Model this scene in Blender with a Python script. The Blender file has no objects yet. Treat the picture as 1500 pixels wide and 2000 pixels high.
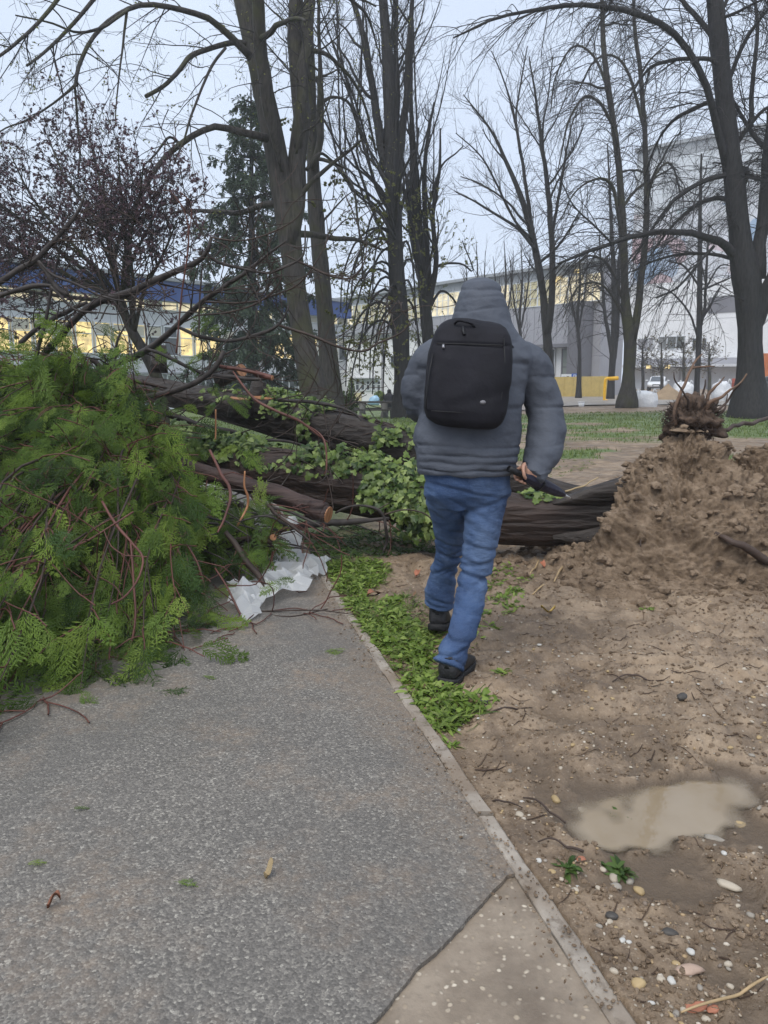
import bpy, bmesh, math, random
import numpy as np
from mathutils import Vector, Matrix

rng = np.random.default_rng(11)
random.seed(11)
S = bpy.context.scene
COL = S.collection

# ------------------------------------------------------------------ camera, sky, sun, exposure
PITCH, FPX, CAMH = math.radians(9.9), 1502.0, 1.38
cam = bpy.data.cameras.new('camera')
cam.sensor_fit = 'VERTICAL'
cam.sensor_height = 36.0
cam.lens = FPX / 2000 * 36
cam.clip_start, cam.clip_end = 0.05, 1500
camo = bpy.data.objects.new('camera', cam)
camo.location = (0, 0, CAMH)
camo.rotation_euler = (math.pi / 2 - PITCH, 0, 0)
COL.objects.link(camo)
S.camera = camo

SUN_EL, SUN_AZ = 58.0, 205.0            # degrees; azimuth clockwise from +Y
SKY_STRENGTH = 0.1
world = bpy.data.worlds.new('World')
S.world = world
world.use_nodes = True
nt = world.node_tree
nt.nodes.clear()
out = nt.nodes.new('ShaderNodeOutputWorld')
bg = nt.nodes.new('ShaderNodeBackground')
sky = nt.nodes.new('ShaderNodeTexSky')
sky.sky_type = 'NISHITA'
sky.sun_disc = False
sky.sun_elevation = math.radians(SUN_EL)
sky.sun_rotation = math.radians(SUN_AZ)
sky.dust_density = 3.0
tc = nt.nodes.new('ShaderNodeTexCoord')
cl = nt.nodes.new('ShaderNodeTexNoise')
cl.inputs['Scale'].default_value = 2.2
cl.inputs['Detail'].default_value = 4
ramp = nt.nodes.new('ShaderNodeValToRGB')
ramp.color_ramp.elements[0].position = 0.3
ramp.color_ramp.elements[0].color = (3.8, 4.35, 5.35, 1)
ramp.color_ramp.elements[1].position = 0.7
ramp.color_ramp.elements[1].color = (4.5, 5.08, 6.0, 1)
mx = nt.nodes.new('ShaderNodeMix')
mx.data_type = 'RGBA'
mx.inputs[0].default_value = 0.86       # cloud cover over the blue
nt.links.new(tc.outputs['Generated'], cl.inputs['Vector'])
nt.links.new(cl.outputs['Fac'], ramp.inputs[0])
nt.links.new(sky.outputs[0], mx.inputs[6])
nt.links.new(ramp.outputs[0], mx.inputs[7])
nt.links.new(mx.outputs[2], bg.inputs[0])
bg.inputs[1].default_value = SKY_STRENGTH
nt.links.new(bg.outputs[0], out.inputs[0])

sun = bpy.data.lights.new('sun', 'SUN')
sun.energy = 1.5
sun.angle = math.radians(50)
sun.color = (1.0, 0.97, 0.92)
suno = bpy.data.objects.new('sun', sun)
az, el = math.radians(SUN_AZ), math.radians(SUN_EL)
sd = Vector((math.sin(az) * math.cos(el), math.cos(az) * math.cos(el), math.sin(el)))
suno.rotation_euler = sd.to_track_quat('Z', 'Y').to_euler()
COL.objects.link(suno)

S.view_settings.view_transform = 'Standard'
S.view_settings.look = 'None'
S.view_settings.exposure = 0.95
S.view_settings.gamma = 1.0
S.view_settings.use_curve_mapping = False
S.render.engine = 'CYCLES'
S.cycles.max_bounces = 8
S.cycles.diffuse_bounces = 4
S.cycles.transparent_max_bounces = 8
S.cycles.volume_bounces = 1
S.cycles.use_denoising = True

# ------------------------------------------------------------------ pixel helpers (pixels of the 1500x2000 photograph)
CP, SP = math.cos(PITCH), math.sin(PITCH)


def W(px, py, Y):
    """the point at distance Y (metres in front of the camera) seen at a pixel"""
    u = -(py - 1000.0) / FPX
    t = Y / (CP + u * SP)
    return np.array([(px - 750.0) / FPX * t, Y, CAMH + t * (-SP + u * CP)])


def G(px, py, z=0.0):
    u = -(py - 1000.0) / FPX
    t = (z - CAMH) / (-SP + u * CP)
    return np.array([(px - 750.0) / FPX * t, t * (CP + u * SP), z])


def pxm(Y, z=0.8):
    """metres per photo pixel at distance Y"""
    return (Y * CP + (CAMH - z) * SP) / FPX


# ------------------------------------------------------------------ noise
_T = rng.random((64, 64, 64))


def vnoise(P):
    P = np.asarray(P, float)
    i = np.floor(P).astype(int)
    f = P - i
    f = f * f * (3 - 2 * f)
    i0, i1 = i & 63, (i + 1) & 63
    x0, y0, z0 = i0[..., 0], i0[..., 1], i0[..., 2]
    x1, y1, z1 = i1[..., 0], i1[..., 1], i1[..., 2]
    fx, fy, fz = f[..., 0], f[..., 1], f[..., 2]
    a = _T[x0, y0, z0] * (1 - fx) + _T[x1, y0, z0] * fx
    b = _T[x0, y1, z0] * (1 - fx) + _T[x1, y1, z0] * fx
    c = _T[x0, y0, z1] * (1 - fx) + _T[x1, y0, z1] * fx
    d = _T[x0, y1, z1] * (1 - fx) + _T[x1, y1, z1] * fx
    return ((a * (1 - fy) + b * fy) * (1 - fz) + (c * (1 - fy) + d * fy) * fz) * 2 - 1


def fbm(P, o=4, gain=0.5):
    P = np.asarray(P, float)
    s, a = 0, 1.0
    for k in range(o):
        s = s + a * vnoise(P + 17.3 * k)
        P = P * 2.03
        a *= gain
    return s


def ss(a, b, x):
    t = np.clip((x - a) / (b - a), 0, 1)
    return t * t * (3 - 2 * t)


# ------------------------------------------------------------------ object helpers
def props(o, label=None, cat=None, group=None, kind=None):
    if label: o['label'] = label
    if cat: o['category'] = cat
    if group: o['group'] = group
    if kind: o['kind'] = kind
    return o


def thing(name, label, cat, loc=(0, 0, 0), group=None):
    o = bpy.data.objects.new(name, None)
    o.empty_display_size = 0.2
    o.location = [float(v) for v in loc]
    COL.objects.link(o)
    return props(o, label, cat, group)


def adopt(o, parent):
    if parent is not None:
        o.parent = parent
        o.matrix_parent_inverse = Matrix.Translation(-Vector(parent.location)) if parent.type == 'EMPTY' else Matrix.Identity(4)


def link(name, me, parent=None, M=None):
    o = bpy.data.objects.new(name, me)
    COL.objects.link(o)
    adopt(o, parent)
    if M is not None:
        o.matrix_basis = M
    return o


def mesh(name, V, Q=None, T=None, mat=None, smooth=True, uv=None):
    V = np.asarray(V, np.float32).reshape(-1, 3)
    Q = np.zeros((0, 4), int) if Q is None else np.asarray(Q, int).reshape(-1, 4)
    T = np.zeros((0, 3), int) if T is None else np.asarray(T, int).reshape(-1, 3)
    me = bpy.data.meshes.new(name)
    me.vertices.add(len(V))
    me.vertices.foreach_set('co', V.ravel())
    loops = np.concatenate([Q.ravel(), T.ravel()]).astype(np.int32)
    me.loops.add(len(loops))
    me.loops.foreach_set('vertex_index', loops)
    n = len(Q) + len(T)
    st = np.concatenate([np.arange(len(Q)) * 4, len(Q) * 4 + np.arange(len(T)) * 3]).astype(np.int32)
    me.polygons.add(n)
    me.polygons.foreach_set('loop_start', st)
    me.polygons.foreach_set('use_smooth', np.full(n, smooth))
    if uv is not None:
        l = me.uv_layers.new(name='UVMap')
        l.data.foreach_set('uv', np.asarray(uv, np.float32)[loops].ravel())
    me.update(calc_edges=True)
    if mat is not None:
        me.materials.append(mat)
    return me


def mk(name, V, Q=None, T=None, mat=None, parent=None, smooth=True, uv=None):
    return link(name, mesh(name, V, Q, T, mat, smooth, uv), parent)


def nrm(a):
    return a / np.maximum(np.linalg.norm(a, axis=-1, keepdims=True), 1e-9)


def tubes(P, R, S=4, cap=False):
    """P (T,n,3) centre lines, R (T,n) radii -> verts, quads, tris, uv"""
    P = np.asarray(P, float)
    R = np.asarray(R, float)
    if P.ndim == 2:
        P, R = P[None], R[None]
    Tn, n = R.shape
    t = nrm(np.gradient(P, axis=1))
    m = np.abs(t).max(axis=1)
    ref = np.eye(3)[np.argmin(m, axis=1)][:, None, :]
    a = nrm(np.cross(t, np.broadcast_to(ref, t.shape)))
    b = np.cross(t, a)
    th = np.arange(S) / S * 2 * math.pi
    V = (P[:, :, None] + R[:, :, None, None] * (a[:, :, None] * np.cos(th)[None, None, :, None] + b[:, :, None] * np.sin(th)[None, None, :, None]))
    base = (np.arange(Tn) * n * S)[:, None, None]
    i = (np.arange(n - 1) * S)[None, :, None]
    j = np.arange(S)[None, None]
    j2 = (j + 1) % S
    Q = np.stack([base + i + j, base + i + j2, base + i + S + j2, base + i + S + j], -1).reshape(-1, 4)
    L = np.concatenate([np.zeros((Tn, 1)), np.cumsum(np.linalg.norm(np.diff(P, axis=1), axis=-1), axis=1)], 1)
    uv = np.stack(np.broadcast_arrays(th[None, None] / (2 * math.pi), L[:, :, None]), -1).reshape(-1, 2)
    V = V.reshape(-1, 3)
    Tt = np.zeros((0, 3), int)
    if cap:
        c0, c1 = len(V) + np.arange(Tn) * 2, len(V) + np.arange(Tn) * 2 + 1
        V = np.concatenate([V, np.stack([P[:, 0], P[:, -1]], 1).reshape(-1, 3)])
        uv = np.concatenate([uv, np.zeros((2 * Tn, 2))])
        jj, kk = np.arange(S), (np.arange(S) + 1) % S
        tl = []
        for k in range(Tn):
            b0, b1 = k * n * S, k * n * S + (n - 1) * S
            tl.append(np.stack([np.full(S, c0[k]), b0 + kk, b0 + jj], 1))
            tl.append(np.stack([np.full(S, c1[k]), b1 + jj, b1 + kk], 1))
        Tt = np.concatenate(tl)
    return V, Q, Tt, uv


def tube_obj(name, P, R, mat, parent=None, S=8, cap=True, **k):
    V, Q, T, uv = tubes(P, R, S, cap)
    return mk(name, V, Q, T, mat, parent, uv=uv, **k)


def cat(parts):
    """join several (V,Q,T) into one"""
    Vs, Qs, Ts, o = [], [], [], 0
    for p in parts:
        V = np.asarray(p[0]).reshape(-1, 3)
        Vs.append(V)
        if p[1] is not None and len(p[1]): Qs.append(np.asarray(p[1]) + o)
        if p[2] is not None and len(p[2]): Ts.append(np.asarray(p[2]) + o)
        o += len(V)
    return np.concatenate(Vs), (np.concatenate(Qs) if Qs else None), (np.concatenate(Ts) if Ts else None)


def spline(pts, n):
    """Catmull-Rom through pts (k,d) -> (n,d)"""
    p = np.asarray(pts, float)
    if len(p) < 3:
        return p[0] + (p[-1] - p[0]) * np.linspace(0, 1, n)[:, None]
    d = np.concatenate([[0], np.cumsum(np.linalg.norm(np.diff(p[:, :3], axis=0), axis=1))])
    e = np.concatenate([[2 * p[0] - p[1]], p, [2 * p[-1] - p[-2]]])
    s = np.linspace(0, d[-1], n)
    i = np.clip(np.searchsorted(d, s, 'right') - 1, 0, len(p) - 2)
    t = ((s - d[i]) / np.maximum(d[i + 1] - d[i], 1e-9))[:, None]
    p0, p1, p2, p3 = e[i], e[i + 1], e[i + 2], e[i + 3]
    return 0.5 * (2 * p1 + (p2 - p0) * t + (2 * p0 - 5 * p1 + 4 * p2 - p3) * t ** 2 + (3 * p1 - p0 - 3 * p2 + p3) * t ** 3)


def stamp(V, F, M, quads=False):
    """copies of a small mesh by matrices M (N,4,4), merged"""
    V = np.asarray(V, float)
    N = len(M)
    X = np.einsum('nij,vj->nvi', M[:, :3, :3], V) + M[:, None, :3, 3]
    Fx = (np.asarray(F)[None] + (np.arange(N) * len(V))[:, None, None]).reshape(-1, np.asarray(F).shape[1])
    return X.reshape(-1, 3), Fx


def frames(pos, xdir, zdir, scale=1.0):
    """matrices (N,4,4) with local X along xdir and local Z near zdir"""
    x = nrm(np.asarray(xdir, float))
    y = nrm(np.cross(np.asarray(zdir, float), x))
    z = np.cross(x, y)
    M = np.zeros((len(x), 4, 4))
    s = np.broadcast_to(np.asarray(scale, float).reshape(-1, 1) if np.ndim(scale) else np.full((1, 1), float(scale)), (len(x), 1))
    M[:, :3, 0], M[:, :3, 1], M[:, :3, 2] = x * s, y * s, z * s
    M[:, :3, 3] = pos
    M[:, 3, 3] = 1
    return M


def box(x0, x1, y0, y1, z0, z1):
    V = np.array([[x, y, z] for x in (x0, x1) for y in (y0, y1) for z in (z0, z1)], float)
    Q = [[0, 1, 3, 2], [4, 6, 7, 5], [0, 4, 5, 1], [2, 3, 7, 6], [0, 2, 6, 4], [1, 5, 7, 3]]
    return V, np.array(Q), None


def bevelled(me, w, seg=2):
    bm = bmesh.new()
    bm.from_mesh(me)
    bmesh.ops.bevel(bm, geom=bm.edges[:], offset=w, segments=seg, affect='EDGES', profile=0.5)
    bm.to_mesh(me)
    bm.free()
    return me


def remesh(parts, voxel, smooth_it=4, mat=None, name='mesh'):
    """union of closed overlapping shapes as one smooth continuous skin -> (mesh, verts)"""
    V, Q, T = cat(parts)
    o = bpy.data.objects.new('tmp', mesh('tmp', V, Q, T))
    COL.objects.link(o)
    m = o.modifiers.new('r', 'REMESH')
    m.mode = 'VOXEL'
    m.voxel_size = voxel
    m.use_smooth_shade = True
    s = o.modifiers.new('s', 'SMOOTH')
    s.iterations = smooth_it
    s.factor = 0.5
    dg = bpy.context.evaluated_depsgraph_get()
    me = bpy.data.meshes.new_from_object(o.evaluated_get(dg), depsgraph=dg)
    tm = o.data
    bpy.data.objects.remove(o)
    bpy.data.meshes.remove(tm)
    me.name = name
    me.materials.clear()
    if mat: me.materials.append(mat)
    return me


def getco(me):
    a = np.zeros(len(me.vertices) * 3, np.float32)
    me.vertices.foreach_get('co', a)
    n = np.zeros(len(me.vertices) * 3, np.float32)
    me.vertices.foreach_get('normal', n)
    return a.reshape(-1, 3).astype(float), n.reshape(-1, 3).astype(float)


def setco(me, V):
    me.vertices.foreach_set('co', np.asarray(V, np.float32).ravel())
    me.update()


def loft(C, A, B, n=24, e=2.0):
    """closed loft: centres C (k,3), half-axes A, B (k,3) vectors, superellipse exponent e"""
    C, A, B = (np.asarray(q, float) for q in (C, A, B))
    th = np.arange(n) / n * 2 * math.pi
    cx = np.sign(np.cos(th)) * np.abs(np.cos(th)) ** (2 / e)
    sx = np.sign(np.sin(th)) * np.abs(np.sin(th)) ** (2 / e)
    V = C[:, None] + A[:, None] * cx[None, :, None] + B[:, None] * sx[None, :, None]
    k = len(C)
    i, j = np.arange(k - 1)[:, None] * n, np.arange(n)[None]
    j2 = (j + 1) % n
    Q = np.stack([i + j, i + j2, i + n + j2, i + n + j], -1).reshape(-1, 4)
    V = np.concatenate([V.reshape(-1, 3), C[:1], C[-1:]])
    jj, kk = np.arange(n), (np.arange(n) + 1) % n
    T = np.concatenate([np.stack([np.full(n, k * n), kk, jj], 1), np.stack([np.full(n, k * n + 1), (k - 1) * n + jj, (k - 1) * n + kk], 1)])
    return V, Q, T


# ------------------------------------------------------------------ materials
class NB:
    def __init__(s, name):
        s.m = bpy.data.materials.new(name)
        s.m.use_nodes = True
        s.t = s.m.node_tree
        s.t.nodes.clear()
        s.out = s.n('OutputMaterial')
        s.b = s.n('BsdfPrincipled')
        s.l(s.b.outputs[0], s.out.inputs[0])
        s.co = s.n('TexCoord').outputs['Object']

    def n(s, k, **kw):
        x = s.t.nodes.new('ShaderNode' + k)
        for a, v in kw.items():
            if a.startswith('i_'): x.inputs[a[2:]].default_value = v
            else: setattr(x, a, v)
        return x

    def l(s, a, b): s.t.links.new(a, b)

    def map(s, scale, src=None):
        x = s.n('Mapping')
        x.inputs['Scale'].default_value = scale
        s.l(src or s.co, x.inputs[0])
        return x.outputs[0]

    def noise(s, scale, detail=5, rough=0.55, src=None):
        x = s.n('TexNoise')
        x.inputs['Scale'].default_value = scale
        x.inputs['Detail'].default_value = detail
        x.inputs['Roughness'].default_value = rough
        s.l(src or s.co, x.inputs['Vector'])
        return x.outputs['Fac']

    def voro(s, scale, src=None, out='Distance', feature='F1'):
        x = s.n('TexVoronoi', feature=feature)
        x.inputs['Scale'].default_value = scale
        s.l(src or s.co, x.inputs['Vector'])
        return x.outputs[out]

    def ramp(s, fac, stops):
        x = s.n('ValToRGB')
        e = x.color_ramp.elements
        while len(e) < len(stops): e.new(0.5)
        for el_, (p, c) in zip(e, stops):
            el_.position = p
            el_.color = (*c, 1) if len(c) == 3 else c
        s.l(fac, x.inputs[0])
        return x.outputs[0]

    def mix(s, fac, a, b, mode='MIX'):
        x = s.n('Mix', data_type='RGBA', blend_type=mode)
        for v, i in ((fac, 0), (a, 6), (b, 7)):
            if isinstance(v, (int, float)): x.inputs[i].default_value = v
            elif isinstance(v, tuple): x.inputs[i].default_value = (*v, 1) if len(v) == 3 else v
            else: s.l(v, x.inputs[i])
        return x.outputs[2]

    def mr(s, v, a, b, c=0.0, d=1.0):
        x = s.n('MapRange')
        for i, q in enumerate((a, b, c, d)): x.inputs[i + 1].default_value = q
        s.l(v, x.inputs[0])
        return x.outputs[0]

    def math(s, op, a, b=0.0):
        x = s.n('Math', operation=op)
        for i, v in enumerate((a, b)):
            if isinstance(v, (int, float)): x.inputs[i].default_value = v
            else: s.l(v, x.inputs[i])
        return x.outputs[0]

    def bump(s, h, strength=0.5, dist=0.02, prev=None):
        x = s.n('Bump')
        x.inputs['Strength'].default_value = strength
        x.inputs['Distance'].default_value = dist
        s.l(h, x.inputs['Height'])
        if prev is not None: s.l(prev, x.inputs['Normal'])
        s.l(x.outputs[0], s.b.inputs['Normal'])
        return x.outputs[0]

    def set(s, **k):
        for a, v in k.items():
            i = s.b.inputs[a.replace('_', ' ')]
            if hasattr(v, 'is_output'): s.l(v, i)
            elif isinstance(v, tuple) and len(v) == 3: i.default_value = (*v, 1)
            else: i.default_value = v
        return s


def plain(name, c, rough=0.6, var=0.15, scale=8, bump=0.0, bs=60, metallic=0.0, spec=0.3):
    b = NB(name)
    c2 = tuple(max(0, x * (1 - var)) for x in c)
    c1 = tuple(x * (1 + var) for x in c)
    b.set(Base_Color=b.ramp(b.noise(scale), [(0.3, c2), (0.7, c1)]), Roughness=rough, Metallic=metallic, Specular_IOR_Level=spec)
    if bump: b.bump(b.noise(bs), bump, 0.01)
    return b.m


def bark(name, dark, light, moss=None, stretch=(14, 14, 2.2), bump=0.8, dist=0.03, rough=0.75):
    b = NB(name)
    v = b.map(stretch)
    f = b.noise(1.0, 6, 0.65, v)
    vo = b.voro(1.6, v)
    h = b.math('ADD', f, b.math('MULTIPLY', vo, 0.5))
    c = b.ramp(h, [(0.35, dark), (0.95, light)])
    if moss:
        g = b.mr(b.noise(1.3, 4), 0.48, 0.66)
        c = b.mix(b.math('MULTIPLY', g, 0.8), c, moss)
    b.set(Base_Color=c, Roughness=rough, Specular_IOR_Level=0.2)
    b.bump(h, bump, dist)
    return b.m


def leafmat(name, cols, rough=0.45, trans=0.25, island=True, spec=0.16):
    """leaf colour differs from leaf to leaf; a little light passes through"""
    b = NB(name)
    g = b.n('NewGeometry').outputs['Random Per Island'] if island else b.n('ObjectInfo').outputs['Random']
    n = len(cols)
    c = b.ramp(g, [((i + 0.5) / n, q) for i, q in enumerate(cols)])
    b.set(Base_Color=c, Roughness=rough, Specular_IOR_Level=spec)
    tr = b.n('BsdfTranslucent')
    b.l(b.mix(1.0, c, (1.25, 1.3, 0.8), 'MULTIPLY'), tr.inputs[0])
    ms = b.n('MixShader')
    ms.inputs[0].default_value = trans
    b.l(b.b.outputs[0], ms.inputs[1])
    b.l(tr.outputs[0], ms.inputs[2])
    b.l(ms.outputs[0], b.out.inputs[0])
    return b.m


def emit(name, c, strength=1.0):
    b = NB(name)
    b.set(Base_Color=(0.4, 0.35, 0.25), Roughness=0.3, Emission_Strength=strength)
    b.l(b.ramp(b.noise(1.9, 4, .65), [(0.36, tuple(x * k for x, k in zip(c, (.30, .27, .22)))), (0.46, tuple(x * 0.62 for x in c)), (0.62, c)]), b.b.inputs['Emission Color'])
    return b.m

# ================================================================== THE GROUND
def kerb_x(Y):                               # outer (mud side) edge of the kerb
    return 0.546 - 0.25 * (np.asarray(Y) - 1.46)


def zfar(X, Y):                              # the lawn falls away a little on the far left
    return -0.75 * ss(24, 44, Y) * ss(12, 0, X)


PUD = [G(1215, 1590), G(1320, 1565), G(1405, 1530)]
PUDR = [(0.17, 0.12), (0.17, 0.13), (0.13, 0.10)]


def ground_z(X, Y):
    X, Y = np.asarray(X, float), np.asarray(Y, float)
    P = np.stack([X, Y, np.zeros_like(X)], -1)
    near = ss(14, 7, Y)
    z = 0.035 * fbm(P * 0.9 + 3, 3) + near * (0.022 * fbm(P * 4.0, 3) + 0.020 * fbm(P * 13.0 + 9, 4, 0.62))
    rut = np.abs(vnoise(P * np.array([2.2, 5.0, 1]) + 40))
    z = z - near * 0.03 * ss(0.25, 0.0, rut)
    z = z * (1 - near) + near * np.maximum(z, -0.027 + 0.01 * np.tanh(z * 20))
    for c, (rx, ry) in zip(PUD, PUDR):
        d = ((X - c[0]) / rx) ** 2 + ((Y - c[1]) / ry) ** 2
        w = ss(2.2, 0.3, d + 0.7 * fbm(P * 7, 3))
        z = z * (1 - w) - 0.062 * w
    d = X - kerb_x(Y)
    edge = ss(0.35, 0.0, d) * ss(-0.02, 0.0, d)
    z = z * (1 - 0.75 * edge) + 0.004 * edge
    z = np.where((d < 0.0) & (d > -2.6) & (Y < 13.2), -0.07, z)
    return z + zfar(X, Y)


def turf_mask(X, Y):
    X, Y = np.asarray(X, float), np.asarray(Y, float)
    f = fbm(np.stack([X * .30, Y * .46, 0 * X + 5], -1), 3)
    lk = ss(15.5, 22, Y + 2.2 * fbm(np.stack([X * .5, Y * .3, 0 * X + 15], -1), 3))
    m = ss(-1.1, -.6, f) * lk + ss(-.12, .35, f) * ss(10.0, 12.5, Y) * (1 - lk)
    m = np.maximum(m, ss(-.2, -1.2, X) * ss(6.5, 8.5, Y) * ss(-.9, -.3, f))
    return m * (1 - ss(31, 33.5, Y) * ss(2.5, 5.5, X))


def spaced(lo, hi, fine_lo, fine_hi, step, growth=1.16):
    a = list(np.arange(fine_lo, fine_hi, step))
    s, x = step, a[-1]
    while x < hi:
        s *= growth
        x += s
        a.append(min(x, hi))
    s, x = step, fine_lo
    b = []
    while x > lo:
        s *= growth
        x -= s
        b.append(max(x, lo))
    return np.array(b[::-1] + a)


gx = spaced(-190, 190, -0.4, 3.3, 0.0135)
gy = spaced(-12, 195, 1.2, 5.6, 0.0135, 1.03)
GX, GY = np.meshgrid(gx, gy)
GV = np.stack([GX, GY, ground_z(GX, GY)], -1).reshape(-1, 3)
nx, ny = len(gx), len(gy)
ii = (np.arange(ny - 1)[:, None] * nx + np.arange(nx - 1)[None]).ravel()
GQ = np.stack([ii, ii + 1, ii + 1 + nx, ii + nx], 1)

b = NB('wet_mud_and_turf')
n1, n2, n3 = b.noise(0.9, 5), b.noise(6, 6, 0.65), b.noise(38, 5, 0.7)
mud = b.ramp(b.math('ADD', b.math('MULTIPLY', n1, 0.45), b.math('MULTIPLY', n2, 0.55)),
             [(0.32, (0.090, 0.063, 0.042)), (0.46, (0.158, 0.113, 0.073)), (0.56, (0.268, 0.198, 0.132)), (0.72, (0.365, 0.28, 0.195))])
mud = b.mix(b.mr(b.noise(2.6, 5, .7), 0.50, 0.68, 0, 0.55), mud, (0.105, 0.076, 0.052))
mud = b.mix(b.mr(n3, 0.56, 0.70, 0, 0.6), mud, (0.085, 0.055, 0.035))
mud = b.mix(b.mr(b.noise(90, 3), 0.6, 0.72, 0, 0.5), mud, (0.42, 0.34, 0.25))
# litter-speckle
turf = b.ramp(b.noise(26, 5, 0.7), [(0.3, (0.050, 0.078, 0.017)), (0.55, (0.097, 0.142, 0.034)), (0.75, (0.155, 0.19, 0.065))])
sep = b.n('SeparateXYZ')
b.l(b.co, sep.inputs[0])
x, y = sep.outputs[0], sep.outputs[1]
tat = b.n('Attribute', attribute_name='turf').outputs['Fac']
fac_r = b.mr(b.math('ADD', tat, b.math('MULTIPLY', b.math('SUBTRACT', b.noise(1.1, 5, .65, b.map((.5, 1, 1))), .5), 1.3)), .38, .62)
farmud = b.math('MULTIPLY', b.mr(y, 30, 33), b.mr(x, 2.5, 5.5))
fac_r = b.math('MULTIPLY', fac_r, b.math('SUBTRACT', 1.0, farmud))
left = b.math('MULTIPLY', b.mr(x, 0.0, -0.7), b.mr(y, 4.6, 5.6))
fac = b.math('MAXIMUM', fac_r, left)
col = b.mix(fac, mud, turf)
wet = b.mr(sep.outputs[2], -0.006, -0.032)
col = b.mix(b.math('MULTIPLY', wet, b.mr(y, 3.2, 2.9)), col, (0.105, 0.076, 0.05))
rr = b.mr(b.noise(2.2, 4), 0.35, 0.65, 0.32, 0.75)
b.set(Base_Color=col, Roughness=rr, Specular_IOR_Level=0.4)
bp = b.bump(n3, 0.9, 0.012)
b.bump(b.noise(120, 3, 0.7), 0.6, 0.004, bp)
MUD = b.m
ground = mk('ground', GV, GQ, mat=MUD)
a_ = ground.data.attributes.new('turf', 'FLOAT', 'POINT')
a_.data.foreach_set('value', turf_mask(GV[:, 0], GV[:, 1]).astype(np.float32))
props(ground, kind='structure')

# ---- path: old concrete below, a layer of asphalt on top of it, edged with concrete kerb stones
b = NB('pebbly_old_concrete')
wp_ = b.n('VectorMath', operation='ADD')
nz_ = b.n('TexNoise', i_Scale=14.0)
b.l(b.co, nz_.inputs['Vector'])
sc_ = b.n('VectorMath', operation='SCALE')
sc_.inputs['Scale'].default_value = 0.03
b.l(nz_.outputs['Color'], sc_.inputs[0])
b.l(b.co, wp_.inputs[0]); b.l(sc_.outputs[0], wp_.inputs[1])
v = b.voro(62, wp_.outputs[0], 'Distance')
vc = b.voro(62, wp_.outputs[0], 'Color')
base = b.ramp(b.noise(5, 6, 0.6), [(0.3, (0.13, 0.10, 0.072)), (0.5, (0.21, 0.168, 0.125)), (0.7, (0.28, 0.23, 0.175))])
base = b.mix(b.mr(b.noise(60, 4), 0.5, 0.7, 0, 0.4), base, (0.14, 0.115, 0.085))
sp = b.n('SeparateColor')
b.l(vc, sp.inputs[0])
peb = b.math('MULTIPLY', b.mr(sp.outputs[0], 0.62, 0.95), b.mr(v, 0.46, 0.24))
base = b.mix(peb, base, b.ramp(sp.outputs[1], [(0.2, (0.30, 0.24, 0.17)), (0.8, (0.50, 0.44, 0.35))]))
b.set(Base_Color=base, Roughness=b.mr(b.noise(4), 0.3, 0.7, 0.4, 0.75))
q = b.bump(peb, 0.5, 0.004)
b.bump(b.noise(130, 4), 0.5, 0.003, q)
CONC = b.m

b = NB('wet_asphalt')
vc = b.voro(140, out='Color')
vd = b.voro(140, out='Distance')
sp = b.n('SeparateColor')
b.l(vc, sp.inputs[0])
st = b.ramp(sp.outputs[0], [(0.0, (0.092, 0.084, 0.074)), (0.45, (0.148, 0.135, 0.119)), (0.78, (0.20, 0.183, 0.160)), (0.95, (0.285, 0.263, 0.226)), (1.0, (0.39, 0.365, 0.315))])
st = b.mix(b.mr(b.noise(210, 3, .7), 0.42, 0.66, 0, .75), st, (0.085, 0.078, 0.070))
st = b.mix(b.mr(b.noise(0.9, 5, .65), 0.44, 0.62, 0, 0.45), st, (0.095, 0.088, 0.080))
tan = b.math('MULTIPLY', b.mr(b.noise(2.0, 5, 0.6), 0.49, 0.66, 0, 0.6), b.mr(b.noise(28, 4, 0.7), 0.35, 0.62))
st = b.mix(tan, st, (0.23, 0.17, 0.12))
sx = b.n('SeparateXYZ')
b.l(b.co, sx.inputs[0])
dk = b.math('ADD', b.math('ADD', sx.outputs[0], b.math('MULTIPLY', sx.outputs[1], 0.25)), b.math('MULTIPLY', b.math('SUBTRACT', b.noise(2.2, 5, .65), .5), 0.55))
st = b.mix(b.math('MULTIPLY', b.mr(dk, 0.60, 0.88, 0, .75), b.mr(b.noise(34, 4, .7), .30, .60)), st, (0.20, 0.150, 0.105))
b.set(Base_Color=st, Roughness=b.mr(b.noise(1.6, 5), 0.35, 0.65, 0.30, 0.60), Specular_IOR_Level=0.38)
q = b.bump(b.mr(vd, 0.0, 0.7, 1, 0), 0.32, 0.004)
q = b.bump(b.noise(260, 3, .7), .35, .003, q)
b.bump(b.noise(9, 4), 0.15, 0.02, q)
ASPH = b.m

ys = np.linspace(0.2, 13.0, 160)
R_in = kerb_x(ys) - 0.056
slabV = np.concatenate([np.stack([R_in, ys, np.full(160, -0.004)], 1), np.stack([R_in - 2.3, ys, np.full(160, -0.004)], 1)])
i = np.arange(159)
SQ = np.stack([i + 160, i, i + 1, i + 161], 1)
slab = mk('concrete_slab', slabV, SQ, mat=CONC)
props(slab, kind='structure')
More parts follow.
